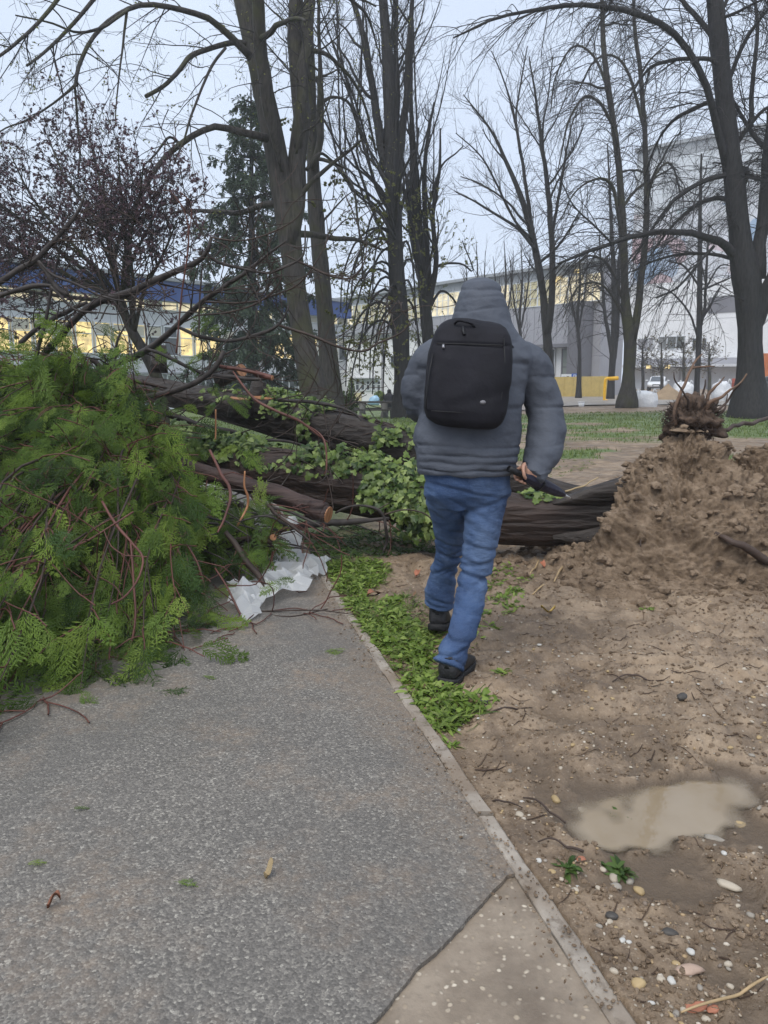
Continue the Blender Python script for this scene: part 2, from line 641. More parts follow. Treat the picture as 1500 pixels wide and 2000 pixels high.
# asphalt edge: straight cut from the kerb down to the left, ragged
A0, A1 = G(985, 1712), G(733, 2000)
dirc = (A1 - A0) / np.linalg.norm(A1 - A0)
m = 260
tt = np.linspace(0, 3.2, m)
E = A0[None] + dirc[None] * tt[:, None]
E[:, :2] += np.stack([dirc[1] * np.ones(m), -dirc[0] * np.ones(m)], 1) * (0.010 * fbm(np.stack([tt * 9, tt * 0, tt * 0], 1), 4))[:, None]
top = [(kerb_x(yy) - 0.057, yy) for yy in np.linspace(A0[1] + 0.01, 13.0, 60)]
poly = [(float(kerb_x(A0[1]) - 0.057), float(A0[1]))] + [(float(a), float(c)) for a, c in top] + [(float(top[-1][0]) - 2.28, 13.0), (-2.9, 0.1)] + [(float(e[0]), float(e[1])) for e in E[::-1]]
bm = bmesh.new()
f = bm.faces.new([bm.verts.new((p[0], p[1], 0.010)) for p in poly])
ex = bmesh.ops.extrude_face_region(bm, geom=[f])
bmesh.ops.translate(bm, verts=[g for g in ex['geom'] if isinstance(g, bmesh.types.BMVert)], vec=(0, 0, -0.0125))
bmesh.ops.recalc_face_normals(bm, faces=bm.faces[:])
me = bpy.data.meshes.new('asphalt_path')
bm.to_mesh(me)
bm.free()
me.materials.append(ASPH)
props(link('asphalt_path', me), kind='structure')

KERBM = NB('weathered_kerb_concrete')
b = KERBM
cc = b.ramp(b.noise(7, 6, 0.65), [(0.3, (0.15, 0.125, 0.10)), (0.5, (0.27, 0.235, 0.195)), (0.72, (0.35, 0.31, 0.26))])
cc = b.mix(b.mr(b.noise(2.3, 5), 0.48, 0.62, 0, 0.75), cc, (0.17, 0.125, 0.085))
cc = b.mix(b.mr(b.noise(19, 5, .7), 0.56, 0.64, 0, 0.6), cc, (0.12, 0.092, 0.066))
b.set(Base_Color=cc, Roughness=0.6)
b.bump(b.noise(70, 5, 0.7), 0.5, 0.004)
kerb = bpy.data.objects.new('kerb', None)
COL.objects.link(kerb)
props(kerb, kind='structure')
yy = 0.25
while yy < 10:
    L = 0.99
    x0 = float(kerb_x(yy))
    zt = 0.013 + random.uniform(-0.004, 0.006)
    n = 14
    V, Q, T = [], [], []
    for k in range(n):
        y1 = yy + L * k / (n - 1)
        ox = float(kerb_x(y1)) + random.uniform(-0.003, 0.003)
        ch = 0.006 + random.uniform(0, 0.004)
        dz = random.uniform(-0.002, 0.002)
        V += [(ox - 0.055, y1, -0.12), (ox - 0.055, y1, zt - ch), (ox - 0.055 + ch, y1, zt + dz), (ox - ch, y1, zt + dz), (ox, y1, zt - ch), (ox, y1, -0.12)]
    for k in range(n - 1):
        for j in range(5):
            Q.append((k * 6 + j, k * 6 + j + 1, k * 6 + j + 7, k * 6 + j + 6))
    e = (n - 1) * 6
    Q += [(0, 1, 4, 5), (1, 2, 3, 4), (e + 5, e + 4, e + 1, e), (e + 4, e + 3, e + 2, e + 1)]
    me = mesh('kerb_stone', V, Q, mat=KERBM.m, smooth=False)
    link('kerb_stone', me, kerb)
    yy += 1.0

# ---- puddle
b = NB('muddy_water')
wc_ = b.ramp(b.noise(3.5, 4), [(0.3, (0.215, 0.165, 0.105)), (0.7, (0.27, 0.215, 0.145))])
b.set(Base_Color=wc_, Roughness=0.05, Specular_IOR_Level=0.6)
b.bump(b.noise(14, 3), 0.05, 0.01)
at = b.n('Attribute', attribute_name='depth')
tp = b.n('BsdfTransparent')
ms = b.n('MixShader')
b.l(b.mr(at.outputs['Fac'], 0.0, 0.022), ms.inputs[0])   # muddy water grows opaque with depth
b.l(tp.outputs[0], ms.inputs[1]); b.l(b.b.outputs[0], ms.inputs[2]); b.l(ms.outputs[0], b.out.inputs[0])
WATER = b.m
c = (PUD[0] + PUD[1] + PUD[2]) / 3
WL = -0.036
wx, wy = np.meshgrid(np.linspace(c[0] - .5, c[0] + .5, 110), np.linspace(c[1] - .36, c[1] + .36, 80))
dep = WL - ground_z(wx, wy)
V = np.stack([wx, wy, 0 * wx + WL], -1).reshape(-1, 3)
ii = (np.arange(79)[:, None] * 110 + np.arange(109)[None]).ravel()
Q = np.stack([ii, ii + 1, ii + 111, ii + 110], 1)
Q = Q[(dep.ravel()[Q] > -.004).any(1)]
us = np.unique(Q)
rm = np.zeros(len(V), int)
rm[us] = np.arange(len(us))
wo = mk('puddle', V[us], rm[Q], mat=WATER)
a_ = wo.data.attributes.new('depth', 'FLOAT', 'POINT')
a_.data.foreach_set('value', np.clip(dep.ravel()[us], 0, 1).astype(np.float32))
props(wo, kind='structure')

# ================================================================== BUILDINGS
class Facade:
    def __init__(s, p0, p1):
        s.p = np.array([*p0, 0.0])
        d = np.array([p1[0] - p0[0], p1[1] - p0[1], 0.0])
        s.L = float(np.linalg.norm(d))
        s.u = d / s.L
        s.n = np.array([s.u[1], -s.u[0], 0])
        if s.n @ (-(s.p + d / 2)) < 0: s.n = -s.n
        s.left = np.cross([0, 0, 1], s.u) @ s.n

    def uz(s, px, py):
        v = -(py - 1000.0) / FPX
        r = np.array([(px - 750.0) / FPX, CP + v * SP, -SP + v * CP])
        o = np.array([0, 0, CAMH])
        t = ((s.p - o) @ s.n) / (r @ s.n)
        h = o + t * r
        return float((h - s.p) @ s.u), float(h[2])

    def U(s, px, py=720): return s.uz(px, py)[0]
    def Z(s, px, py): return s.uz(px, py)[1]

    def bx(s, u0, u1, w0, w1, z0, z1):
        V, Q, _ = box(u0, u1, w0, w1, z0, z1)
        return s.p + V[:, :1] * s.u + V[:, 1:2] * s.n + V[:, 2:] * np.array([0, 0, 1.0]), Q, None

    def put(s, name, parent, mat, *boxes):
        V, Q, T = cat([s.bx(*q) for q in boxes])
        return mk(name, V, Q, T, mat, parent, smooth=False)

    def M(s, u, w, z):
        o = s.p + s.u * u + s.n * w + np.array([0, 0, z])
        return Matrix(((s.u[0], s.n[0], 0, o[0]), (s.u[1], s.n[1], 0, o[1]), (0, 0, 1, o[2]), (0, 0, 0, 1)))


_wc = {}


def window(f, parent, u0, z0, w, h, fm, pm, cols=1, rows=1, bar=0.06, name='window', trans=None):
    key = (round(w, 3), round(h, 3), fm.name, cols, rows, bar, trans)
    if key not in _wc:
        bs = [box(0, bar, 0, .09, 0, h), box(w - bar, w, 0, .09, 0, h), box(bar, w - bar, 0, .088, 0, bar), box(bar, w - bar, 0, .088, h - bar, h)]
        for i in range(1, cols):
            c = w * i / cols
            bs.append(box(c - bar * .4, c + bar * .4, 0, .08, bar, h - bar))
        rr = [h * i / rows for i in range(1, rows)] if trans is None else [h * trans]
        for c in rr:
            bs.append(box(bar, w - bar, 0, .076, c - bar * .4, c + bar * .4))
        V, Q, T = cat(bs)
        fr = mesh(name, V, Q, T, fm, smooth=False)
        V, Q, T = box(bar * .5, w - bar * .5, .02, .03, bar * .5, h - bar * .5)
        _wc[key] = (fr, {})
        _wc[key][1]['g'] = (V, Q)
    fr, pd = _wc[key]
    if pm.name not in pd:
        pd[pm.name] = mesh('pane', *pd['g'], None, pm, smooth=False)
    o = link(name, fr, parent, f.M(u0, 0.0, z0))
    link('pane', pd[pm.name], o)
    return o


WALLG = plain('pale_grey_panel', (0.50, 0.52, 0.55), 0.5, 0.06, 0.6)
WALLW = plain('white_render', (0.66, 0.67, 0.68), 0.6, 0.06, 0.5)
GREYD = plain('dark_grey_cladding', (0.13, 0.13, 0.145), 0.5, 0.1, 0.7)
GREYM = plain('mid_grey_cladding', (0.30, 0.30, 0.325), 0.5, 0.08, 0.7)
BLUE = plain('blue_fascia', (0.032, 0.078, 0.25), 0.45, 0.1, 0.5)
ROOFG = plain('roof_edge_grey', (0.26, 0.275, 0.29), 0.5, 0.08)
CREAM = plain('cream_panel', (0.55, 0.49, 0.30), 0.5, 0.1, 0.8)
FRAMEW = plain('white_window_frame', (0.60, 0.63, 0.66), 0.4, 0.04)
GLASSD = plain('dark_window_glass', (0.055, 0.065, 0.075), 0.08, 0.3, 2.0, spec=0.6)
GLASSG = plain('greenish_window_glass', (0.20, 0.23, 0.21), 0.12, 0.15, 1.2)
LIT = emit('lit_yellow_room', (1.0, 0.74, 0.25), 0.62)
LITP = emit('lit_pale_room', (0.95, 0.82, 0.52), 0.42)
BLIND = plain('drawn_blind', (0.46, 0.44, 0.37), 0.7, 0.08)

# ---- long two-storey building with the blue fascia, left
fa = Facade((-24, 40), (-3.2, 68))
A = thing('office_building', 'long pale grey two storey building with blue fascia and lit yellow windows', 'building', (-13, 54, -0.75))
z = [fa.Z(300, q) for q in (541, 548, 587, 605, 635, 695, 727, 731, 796)]
fa.put('wall', A, WALLG, (0, fa.L, -9, -0.12, -0.85, z[1] - 0.004))
fa.put('roof', A, ROOFG, (-0.3, fa.L + 0.3, -9.3, 0.75, z[1], z[0]))
fa.put('fascia', A, BLUE, (0, fa.L, -0.119, 0.55, z[2], z[1] - 0.003))
NW = 27
pw = fa.L / NW
pan1 = mesh('panel', *box(0.012, pw - 0.012, -0.118, 0.0, 0, z[3] - z[4]), WALLG, smooth=False)
pan2 = mesh('panel', *box(0.012, pw - 0.012, -0.118, 0.0, 0, z[5] - z[6]), WALLG, smooth=False)
for k in range(NW):
    window(fa, A, k * pw, z[3] + 0.01, pw - 0.003, z[2] - z[3] - 0.012, FRAMEW, [LITP, LITP, BLIND][k % 3 if k % 7 else 0], 1, 1, 0.05)
    link('panel', pan1, A, fa.M(k * pw, 0, z[4]))
    lit = LIT if rng.random() < 0.78 else GLASSD
    window(fa, A, k * pw + 0.06, z[5] + 0.01, pw - 0.12, z[4] - z[5] - 0.015, FRAMEW, lit, 1, 1, 0.075, trans=0.62)
    if rng.random() < 0.6:
        fa.put('blind', A, BLIND, (k * pw + 0.16, k * pw + pw - 0.16, 0.035, 0.05, z[5] + (z[4] - z[5]) * rng.uniform(0.45, 0.8), z[4] - 0.12))
    link('panel', pan2, A, fa.M(k * pw, 0, z[6]))
    if k % 2 == 0 and k + 1 < NW:
        window(fa, A, k * pw + 0.15, -0.72, pw * 2 - 0.3, z[7] + 0.70, FRAMEW, GLASSD if k % 3 else GLASSG, 3, 1, 0.09, name='glazed_door' if k % 4 == 0 else 'window', trans=0.42)
fa.put('ledge', A, ROOFG, (0, fa.L, -0.1, 0.22, z[7] + 0.005, z[6] - 0.004))
for k in range(0, NW + 1, 9):
    fa.put('downpipe', A, GREYM, (k * pw - 0.05, k * pw + 0.05, 0.1, 0.2, -0.8, z[7]))
V, Q, T = fa.bx(fa.U(662), fa.L + .2, 0.12, 1.6, -0.85, fa.Z(665, 723))
mk('porch', V, Q, T, WALLW, A, smooth=False)

# ---- white annex with a row of small windows
fb = Facade((-3.0, 63), (6.4, 59))
Bn = thing('annex', 'low white annex with a row of small white framed windows behind the bench', 'building', (1.5, 61, -0.75))
zt = fb.Z(720, 655)
fb.put('wall', Bn, WALLW, (0, fb.L, -7, -0.02, -0.85, zt))
fb.put('roof', Bn, ROOFG, (-.2, fb.L + .2, -7.2, 0.3, zt + 0.003, zt + 0.22))
fb.put('canopy', Bn, ROOFG, (fb.U(683), fb.U(742), 0, 0.5, fb.Z(712, 739.5), fb.Z(712, 737.8)))
fb.put('downpipe', Bn, GREYM, (fb.U(746), fb.U(747.5), 0, 0.12, -0.7, zt))
for x0 in (694, 704.5, 715, 725.5, 736):
    window(fb, Bn, fb.U(x0), fb.Z(715, 763), fb.U(9 + x0) - fb.U(x0), fb.Z(715, 743) - fb.Z(715, 763), FRAMEW, GLASSD, 1, 1, 0.075, trans=0.6)
for x0 in (762, 790, 818):
    window(fb, Bn, fb.U(x0), fb.Z(780, 716), 0.8, 0.9, FRAMEW, GLASSD, 2, 1, 0.07)
fb.put('cream_base', Bn, CREAM, (fb.U(693), fb.U(706), 0, 0.1, -0.7, fb.Z(700, 767)))

# ---- hall with cream glazing behind the walking person
fh = Facade((-8, 93.2), (16.3, 59.6))
Hh = thing('factory_hall', 'grey factory hall with cream glazed upper band and dark pillar behind the walking person', 'building', (4, 76, -0.75))
zr = [fh.Z(1100, q) for q in (515, 541, 594, 672, 679)]
fh.put('wall', Hh, GREYM, (0, fh.L - .1, -3, -0.3, -0.85, zr[0] - 0.25))
fh.put('roof', Hh, ROOFG, (-.3, fh.L + .1, -3.2, 0.4, zr[0] - 0.247, zr[0]))
ub = fh.U(1128)
NP = 26
pw2 = fh.L / NP
pm_ = mesh('parapet_panel', *box(0.02, pw2 - 0.02, -0.299, 0.0, 0, zr[0] - 0.26 - zr[1]), ROOFG, smooth=False)
for k in range(NP):
    link('parapet_panel', pm_, Hh, fh.M(k * pw2, 0, zr[1]))
    window(fh, Hh, k * pw2 + 0.004, zr[2], pw2 - 0.008, zr[1] - zr[2] - 0.004, FRAMEW, CREAM if rng.random() < 0.72 else LITP, 2, 3, 0.05)
u1 = fh.U(1000)
gp = mesh('grey_panel', *box(0.02, 1.18, -0.29, 0.03, 0, zr[2] - zr[3] - 0.01), GREYM, smooth=False)
uu = 0.0
while uu < ub - 1.2:
    link('grey_panel', gp, Hh, fh.M(uu, 0.0, zr[3]))
    uu += 1.2
fh.put('soffit', Hh, GREYD, (0, ub, -0.28, 0.9, zr[4], zr[3] - 0.004))
fh.put('ground_floor_wall', Hh, WALLW, (0, ub, -0.29, -0.1, -0.84, zr[4] - 0.003))
window(fh, Hh, fh.U(1097), -0.7, fh.U(1126) - fh.U(1097), zr[4] + 0.65, GREYD, GLASSG, 1, 3, 0.12, name='glazed_door')
for x0 in (1010, 1038, 1064):
    window(fh, Hh, fh.U(x0), fh.Z(1080, 735), 1.1, 2.2, FRAMEW, GLASSD, 2, 1, 0.07)
fh.put('pillar', Hh, GREYD, (ub + .01, fh.U(1151), -0.2, 1.3, -0.85, zr[2] - 0.01))
for x0, y0 in ((1130, 530), (1095, 543), (1083, 548)):
    uq, zq = fh.uz(x0, y0)
    V, Q, T = fh.bx(uq - .25, uq + .25, 0.05, 0.3, zq - .12, zq + .12)
    mk('lamp', V, Q, T, LIT, Hh, smooth=False)

# ---- very tall hall, far right
fc = Facade((31.2, 100.9), (64, 72.6))
C = thing('tall_hall', 'huge pale grey industrial hall with coloured sign band at the far right', 'building', (45, 88, -0.2))
SHEET = NB('pale_sheet_cladding')
b = SHEET
b.set(Base_Color=b.mix(b.noise(0.35, 4), (0.44, 0.47, 0.50), (0.54, 0.57, 0.60)), Roughness=0.45)
b.bump(b.n('TexWave', i_Scale=6.0).outputs['Fac'], 0.15, 0.05)
zc = [fc.Z(1350, q) for q in (272, 300, 335, 370, 405, 548, 700, 712, 717)]
fc.put('wall', C, WALLG, (0, fc.L, -30, -0.2, -0.5, zc[0] - .3))
fc.put('roof_edge', C, ROOFG, (-.2, fc.L, -30, 0.3, zc[0] - 0.297, zc[0] + 0.1))
NC = 12
cw = fc.L / NC
rows = [(zc[1], zc[0] - .31, ROOFG), (zc[2], zc[1], SHEET.m), (zc[3], zc[2], SHEET.m), (zc[4], zc[3], SHEET.m)]
for za, zb, mm in rows:
    pmh = mesh('cladding_panel', *box(0.03, cw - 0.03, -0.198, 0.02, 0.02, zb - za - 0.02), mm, smooth=False)
    for k in range(NC):
        link('cladding_panel', pmh, C, fc.M(k * cw, 0, za))
# sign band: faded coloured patches, lettering too blurred in the photograph to read
b = NB('faded_sign_print')
v = b.map((0.55, 0.55, 0.5))
q = b.n('TexVoronoi')
q.inputs['Scale'].default_value = 0.75
b.l(v, q.inputs['Vector'])
sc = b.n('SeparateColor')
b.l(q.outputs['Color'], sc.inputs[0])
prn = b.ramp(sc.outputs[0], [(0.0, (0.52, 0.54, 0.58)), (0.45, (0.50, 0.52, 0.56)), (0.55, (0.24, 0.34, 0.48)), (0.66, (0.36, 0.44, 0.47)), (0.76, (0.56, 0.50, 0.52)), (0.88, (0.46, 0.32, 0.34)), (0.95, (0.52, 0.54, 0.57))])
b.set(Base_Color=prn, Roughness=0.5)
fc.put('sign_band', C, b.m, (0, fc.L, -0.19, 0.05, zc[5], zc[4] - 0.02))
pml = mesh('white_panel', *box(0.03, cw - 0.03, -0.198, 0.03, 0.02, (zc[5] - zc[6]) / 2 - 0.02), WALLW, smooth=False)
for k in range(NC):
    for r_ in range(2):
        link('white_panel', pml, C, fc.M(k * cw, 0, zc[6] + r_ * (zc[5] - zc[6]) / 2))
for x0, x1, y0, y1, mm in ((1385, 1441, 581, 609, GREYD), (1246, 1277, 661, 684, GREYM), (1286, 1338, 657, 682, GLASSG), (1352, 1380, 660, 684, GLASSD)):
    uq0, zq1 = fc.uz(x0, y0)
    uq1, zq0 = fc.uz(x1, y1)
    V, Q, T = fc.bx(uq0, uq1, 0.04, 0.10, min(zq0, zq1), max(zq0, zq1))
    if mm is GREYD: mk('louvre_panel', V, Q, T, mm, C, smooth=False)
    else: window(fc, C, uq0, zq0, abs(uq1 - uq0), abs(zq1 - zq0), FRAMEW, mm, 3, 1, 0.1)
fc.put('canopy', C, WALLG, (0, fc.U(1460), 0.05, 2.4, zc[8], zc[7]))
fc.put('ground_floor_wall', C, GREYM, (0, fc.L, -0.19, 0.0, -0.49, zc[6]))
sh = mesh('shutter', *box(0, 3.0, 0.0, 0.08, 0, zc[8] + 0.3), WALLG, smooth=False)
for k in range(11):
    link('shutter', sh, C, fc.M(0.5 + k * 3.35, 0.003, -0.35))
for x0 in (1283, 1318):
    uq, zq = fc.uz(x0, 717)
    mk('lamp', *fc.bx(uq - .3, uq + .3, 2.42, 2.6, zq - .22, zq + .22), LIT, C, smooth=False)

# ---- paved strip in front of the halls
b = NB('pale_gravel_paving')
b.set(Base_Color=b.ramp(b.noise(0.8, 6, .65), [(0.3, (0.17, 0.14, 0.11)), (0.7, (0.33, 0.31, 0.28))]), Roughness=0.6)
xs = np.linspace(5, 60, 40)
jag = 1.2 * fbm(np.stack([xs * .4, xs * 0, xs * 0], 1), 3)
V = np.concatenate([np.stack([xs, 39 + jag, zfar(xs, 39 + jag) + 0.05], 1), np.stack([xs, 62 + 0 * xs, zfar(xs, 62 + 0 * xs) + 0.05], 1)])
i = np.arange(39)
props(mk('pavement', V, np.stack([i, i + 1, i + 41, i + 40], 1), mat=b.m), kind='structure')

# ---- board fence, yellow pipe, signs, containers and bags on the building site
OCHRE = plain('ochre_board', (0.50, 0.37, 0.125), 0.6, 0.12, 3)
Fn = thing('hoarding', 'ochre board hoarding standing in front of the factory hall', 'fence', W(1130, 775, 56))
xs = np.linspace(1066, 1188, 8)
for k in range(7):
    a, c = W(xs[k], 776, 56), W(xs[k + 1], 776, 56)
    V, Q, T = box(a[0] + .006, c[0] - .006, 55.97 + .01 * (k % 2), 56.02 + .01 * (k % 2), -0.25, W(1130, 736.5 - k * .3, 56)[2])
    mk('board', V, Q, T, OCHRE, Fn, smooth=False)
for k in (0, 2, 4, 6, 7):
    a = W(xs[k], 776, 56)
    mk('post', *box(a[0] - .05, a[0] + .05, 56.05, 56.14, -0.3, 1.35), OCHRE, Fn, smooth=False)
a, c = W(1066, 748, 55.9), W(1188, 748, 55.9)
mk('rail', *box(a[0], c[0], 56.042, 56.1, a[2] - .05, a[2] + .05), OCHRE, Fn, smooth=False)

YEL = plain('yellow_paint', (0.75, 0.42, 0.02), 0.4, 0.1, 4)
yp = thing('yellow_barrier_post', 'bright yellow upright pipe bent over at the top beside the ochre hoarding', 'post', W(1180, 783, 47))
tube_obj('pipe', spline([W(1180, 784, 47), W(1181, 762, 47), W(1182, 744, 47), W(1185, 739.5, 47), W(1195, 738.5, 47), W(1206, 737.5, 46.6)], 22), np.full(22, 0.085), YEL, yp, 10)
tube_obj('foot', [W(1178, 783, 47), W(1186, 783.5, 47)], [0.1, 0.1], YEL, yp, 10)
tube_obj('collar', [W(1190, 740, 47), W(1207, 738.5, 46.6)], [0.12, 0.12], YEL, yp, 10)

# parking sign board on the hall wall
SIGNB, SIGNW = plain('sign_blue', (0.02, 0.10, 0.42), 0.4, 0.02), plain('sign_white', (0.7, 0.72, 0.74), 0.4, 0.02)
sg = thing('parking_sign', 'blue square parking sign beside a white panel above the ochre hoarding', 'sign', W(1118, 740, 57.5))
p = W(1123, 734, 57.5)
mk('blue_panel', *box(p[0] - .26, p[0] + .21, 57.48, 57.5, p[2] - .3, p[2] + .16), SIGNB, sg, smooth=False)
mk('white_panel', *box(p[0] - 1.02, p[0] - .27, 57.48, 57.5, p[2] - .3, p[2] + .12), SIGNW, sg, smooth=False)
for dx in (-0.9, 0.1):
    mk('post', *box(p[0] + dx - .03, p[0] + dx + .03, 57.505, 57.55, -0.4, p[2] + .1), GREYM, sg, smooth=False)


def text(s, size, mat, parent, M, name='lettering'):
    cu = bpy.data.curves.new('t', 'FONT')
    cu.body = s
    cu.size = size
    cu.extrude = 0.004
    cu.align_x = 'CENTER'
    o = bpy.data.objects.new('t', cu)
    COL.objects.link(o)
    dg = bpy.context.evaluated_depsgraph_get()
    me = bpy.data.meshes.new_from_object(o.evaluated_get(dg))
    bpy.data.objects.remove(o)
    me.materials.clear()
    me.materials.append(mat)
    return link(name, me, parent, M)


text('P', 0.5, SIGNW, sg, Matrix.Translation((p[0] - .03, 57.47, p[2] - .25)) @ Matrix.Rotation(math.pi / 2, 4, 'X'))
mk('car_symbol', *cat([box(p[0] - .92, p[0] - .72, 57.47, 57.479, p[2] - .2, p[2] - .06), box(p[0] - .62, p[0] - .42, 57.47, 57.479, p[2] - .2, p[2] - .02)]), GREYD, sg, smooth=False)

ORG = plain('orange_paint', (0.45, 0.13, 0.03), 0.5, 0.15, 2)
cn = thing('orange_container', 'orange site container at the right edge behind the big tree', 'container', W(1510, 752, 76))
p0, p1 = W(1488, 752, 76), W(1570, 690, 76)
mk('body', *box(p0[0], p1[0], 76, 78.4, -0.2, p1[2]), ORG, cn, smooth=False)
mk('rib', *cat([box(p0[0] + .2 + .3 * k, p0[0] + .32 + .3 * k, 75.94, 75.999, -0.1, p1[2] - .1) for k in range(12)]), ORG, cn, smooth=False)
rp = thing('red_barrel', 'dull red plastic barrel standing by white bag beside the big tree', 'barrel', W(1435, 766, 58))
c = W(1434, 766, 58)
hz = W(1434, 739, 58)[2]
zz = np.array([-0.1, 0.0, 0.05, .3, .33, .36, .62, .65, .68, .95, 1.0]) * (hz - c[2]) + c[2]
tube_obj('body', [(c[0], c[1], q) for q in zz], np.array([.2, .22, .22, .22, .24, .22, .22, .24, .22, .22, .19]), plain('red_plastic', (0.28, 0.06, 0.035), .5), rp, 14)
bk = thing('white_bucket', 'small white bucket on the churned ground left of the yellow pipe', 'bucket', W(1136, 797, 38))
c = W(1135, 797, 39)
tube_obj('body', [(c[0], c[1], c[2]), (c[0], c[1], c[2] + .3)], [.12, .155], SIGNW, bk, 14)
tube_obj('rim', [(c[0], c[1], c[2] + .29), (c[0], c[1], c[2] + .32)], [.165, .165], SIGNW, bk, 14)

BAG = NB('white_woven_bag')
b = BAG
b.set(Base_Color=b.ramp(b.noise(3, 4), [(.3, (0.60, 0.62, 0.65)), (.7, (0.78, 0.79, 0.80))]), Roughness=0.5)
b.bump(b.noise(5, 5, .6), 0.6, 0.12)


def bag(x0, x1, y0, y1, Y, label):
    a, c = W(x0, y1, Y), W(x1, y0, Y)
    w, h, cx = c[0] - a[0], c[2] - a[2], (a[0] + c[0]) / 2
    t = thing('bulk_bag', label, 'bag', (cx, Y, a[2]), 'white bulk bags on the building site')
    k = 14
    s = np.linspace(0, 1, k)
    wid = w / 2 * (0.86 + .18 * np.sin(s * math.pi)) * np.where(s > .85, 1 - (s - .85) * 3, 1)
    Cn = np.stack([cx + 0 * s, Y + .4 + 0 * s, a[2] + h * s], 1)
    V, Q, T = loft(Cn, np.stack([wid, 0 * s, 0 * s], 1), np.stack([0 * s, wid * .75, 0 * s], 1), 28, 3.2)
    V = V + 0.09 * w * np.stack([fbm(V * 2.2 + q, 3) for q in (0, 30, 60)], 1) * 0.5
    mk('sack', V, Q, T, BAG.m, t)
    for sx in (-.28, .3):
        P = spline([(cx + sx * w - .1, Y - .05, a[2] + h * .9), (cx + sx * w - .03, Y, a[2] + h * 1.12), (cx + sx * w + .08, Y - .05, a[2] + h * .93)], 8)
        tube_obj('lifting_loop', P, np.full(8, .025), BAG.m, t, 5)


bag(1234, 1290, 764, 798, 37, 'white bulk bag lying right of the forked tree in front of the car')
bag(1320, 1358, 746, 775, 52, 'white bulk bag behind the slim tree right of the sand pile')
bag(1396, 1432, 745, 786, 45, 'white bulk bag standing left of the red barrel')
bag(1422, 1450, 760, 788, 43, 'small sagging white bulk bag against the big tree trunk')
SAND = plain('yellow_brown_sand', (0.27, 0.195, 0.12), 0.8, 0.2, 3, 0.5, 20)
c = W(1303, 786, 49)
th = np.linspace(0, 2 * math.pi, 40, endpoint=False)
rr_ = np.linspace(0, 1, 14)
V = np.array([[c[0] + 1.5 * r * math.cos(t), c[1] + 1.3 * r * math.sin(t), -.15 + 1.15 * (1 - r) ** 1.1] for r in rr_ for t in th])
V[:, 2] += .06 * fbm(V * 2, 3)
i, j = np.arange(13)[:, None] * 40, np.arange(40)[None]
Q = np.stack([i + j, i + 40 + j, i + 40 + (j + 1) % 40, i + (j + 1) % 40], -1).reshape(-1, 4)
props(mk('sand_pile', V, Q, mat=SAND), 'heap of brown sand between the white bags in front of the car', 'sand pile')

# ---- white car
PAINT = plain('white_car_paint', (0.62, 0.64, 0.66), 0.25, 0.03)
RUBB, CHR = plain('rubber', (0.02, 0.02, 0.02), 0.7), plain('silver_trim', (0.4, 0.4, 0.42), 0.3)
HEADL = plain('headlamp_glass', (0.7, 0.72, 0.75), 0.1)


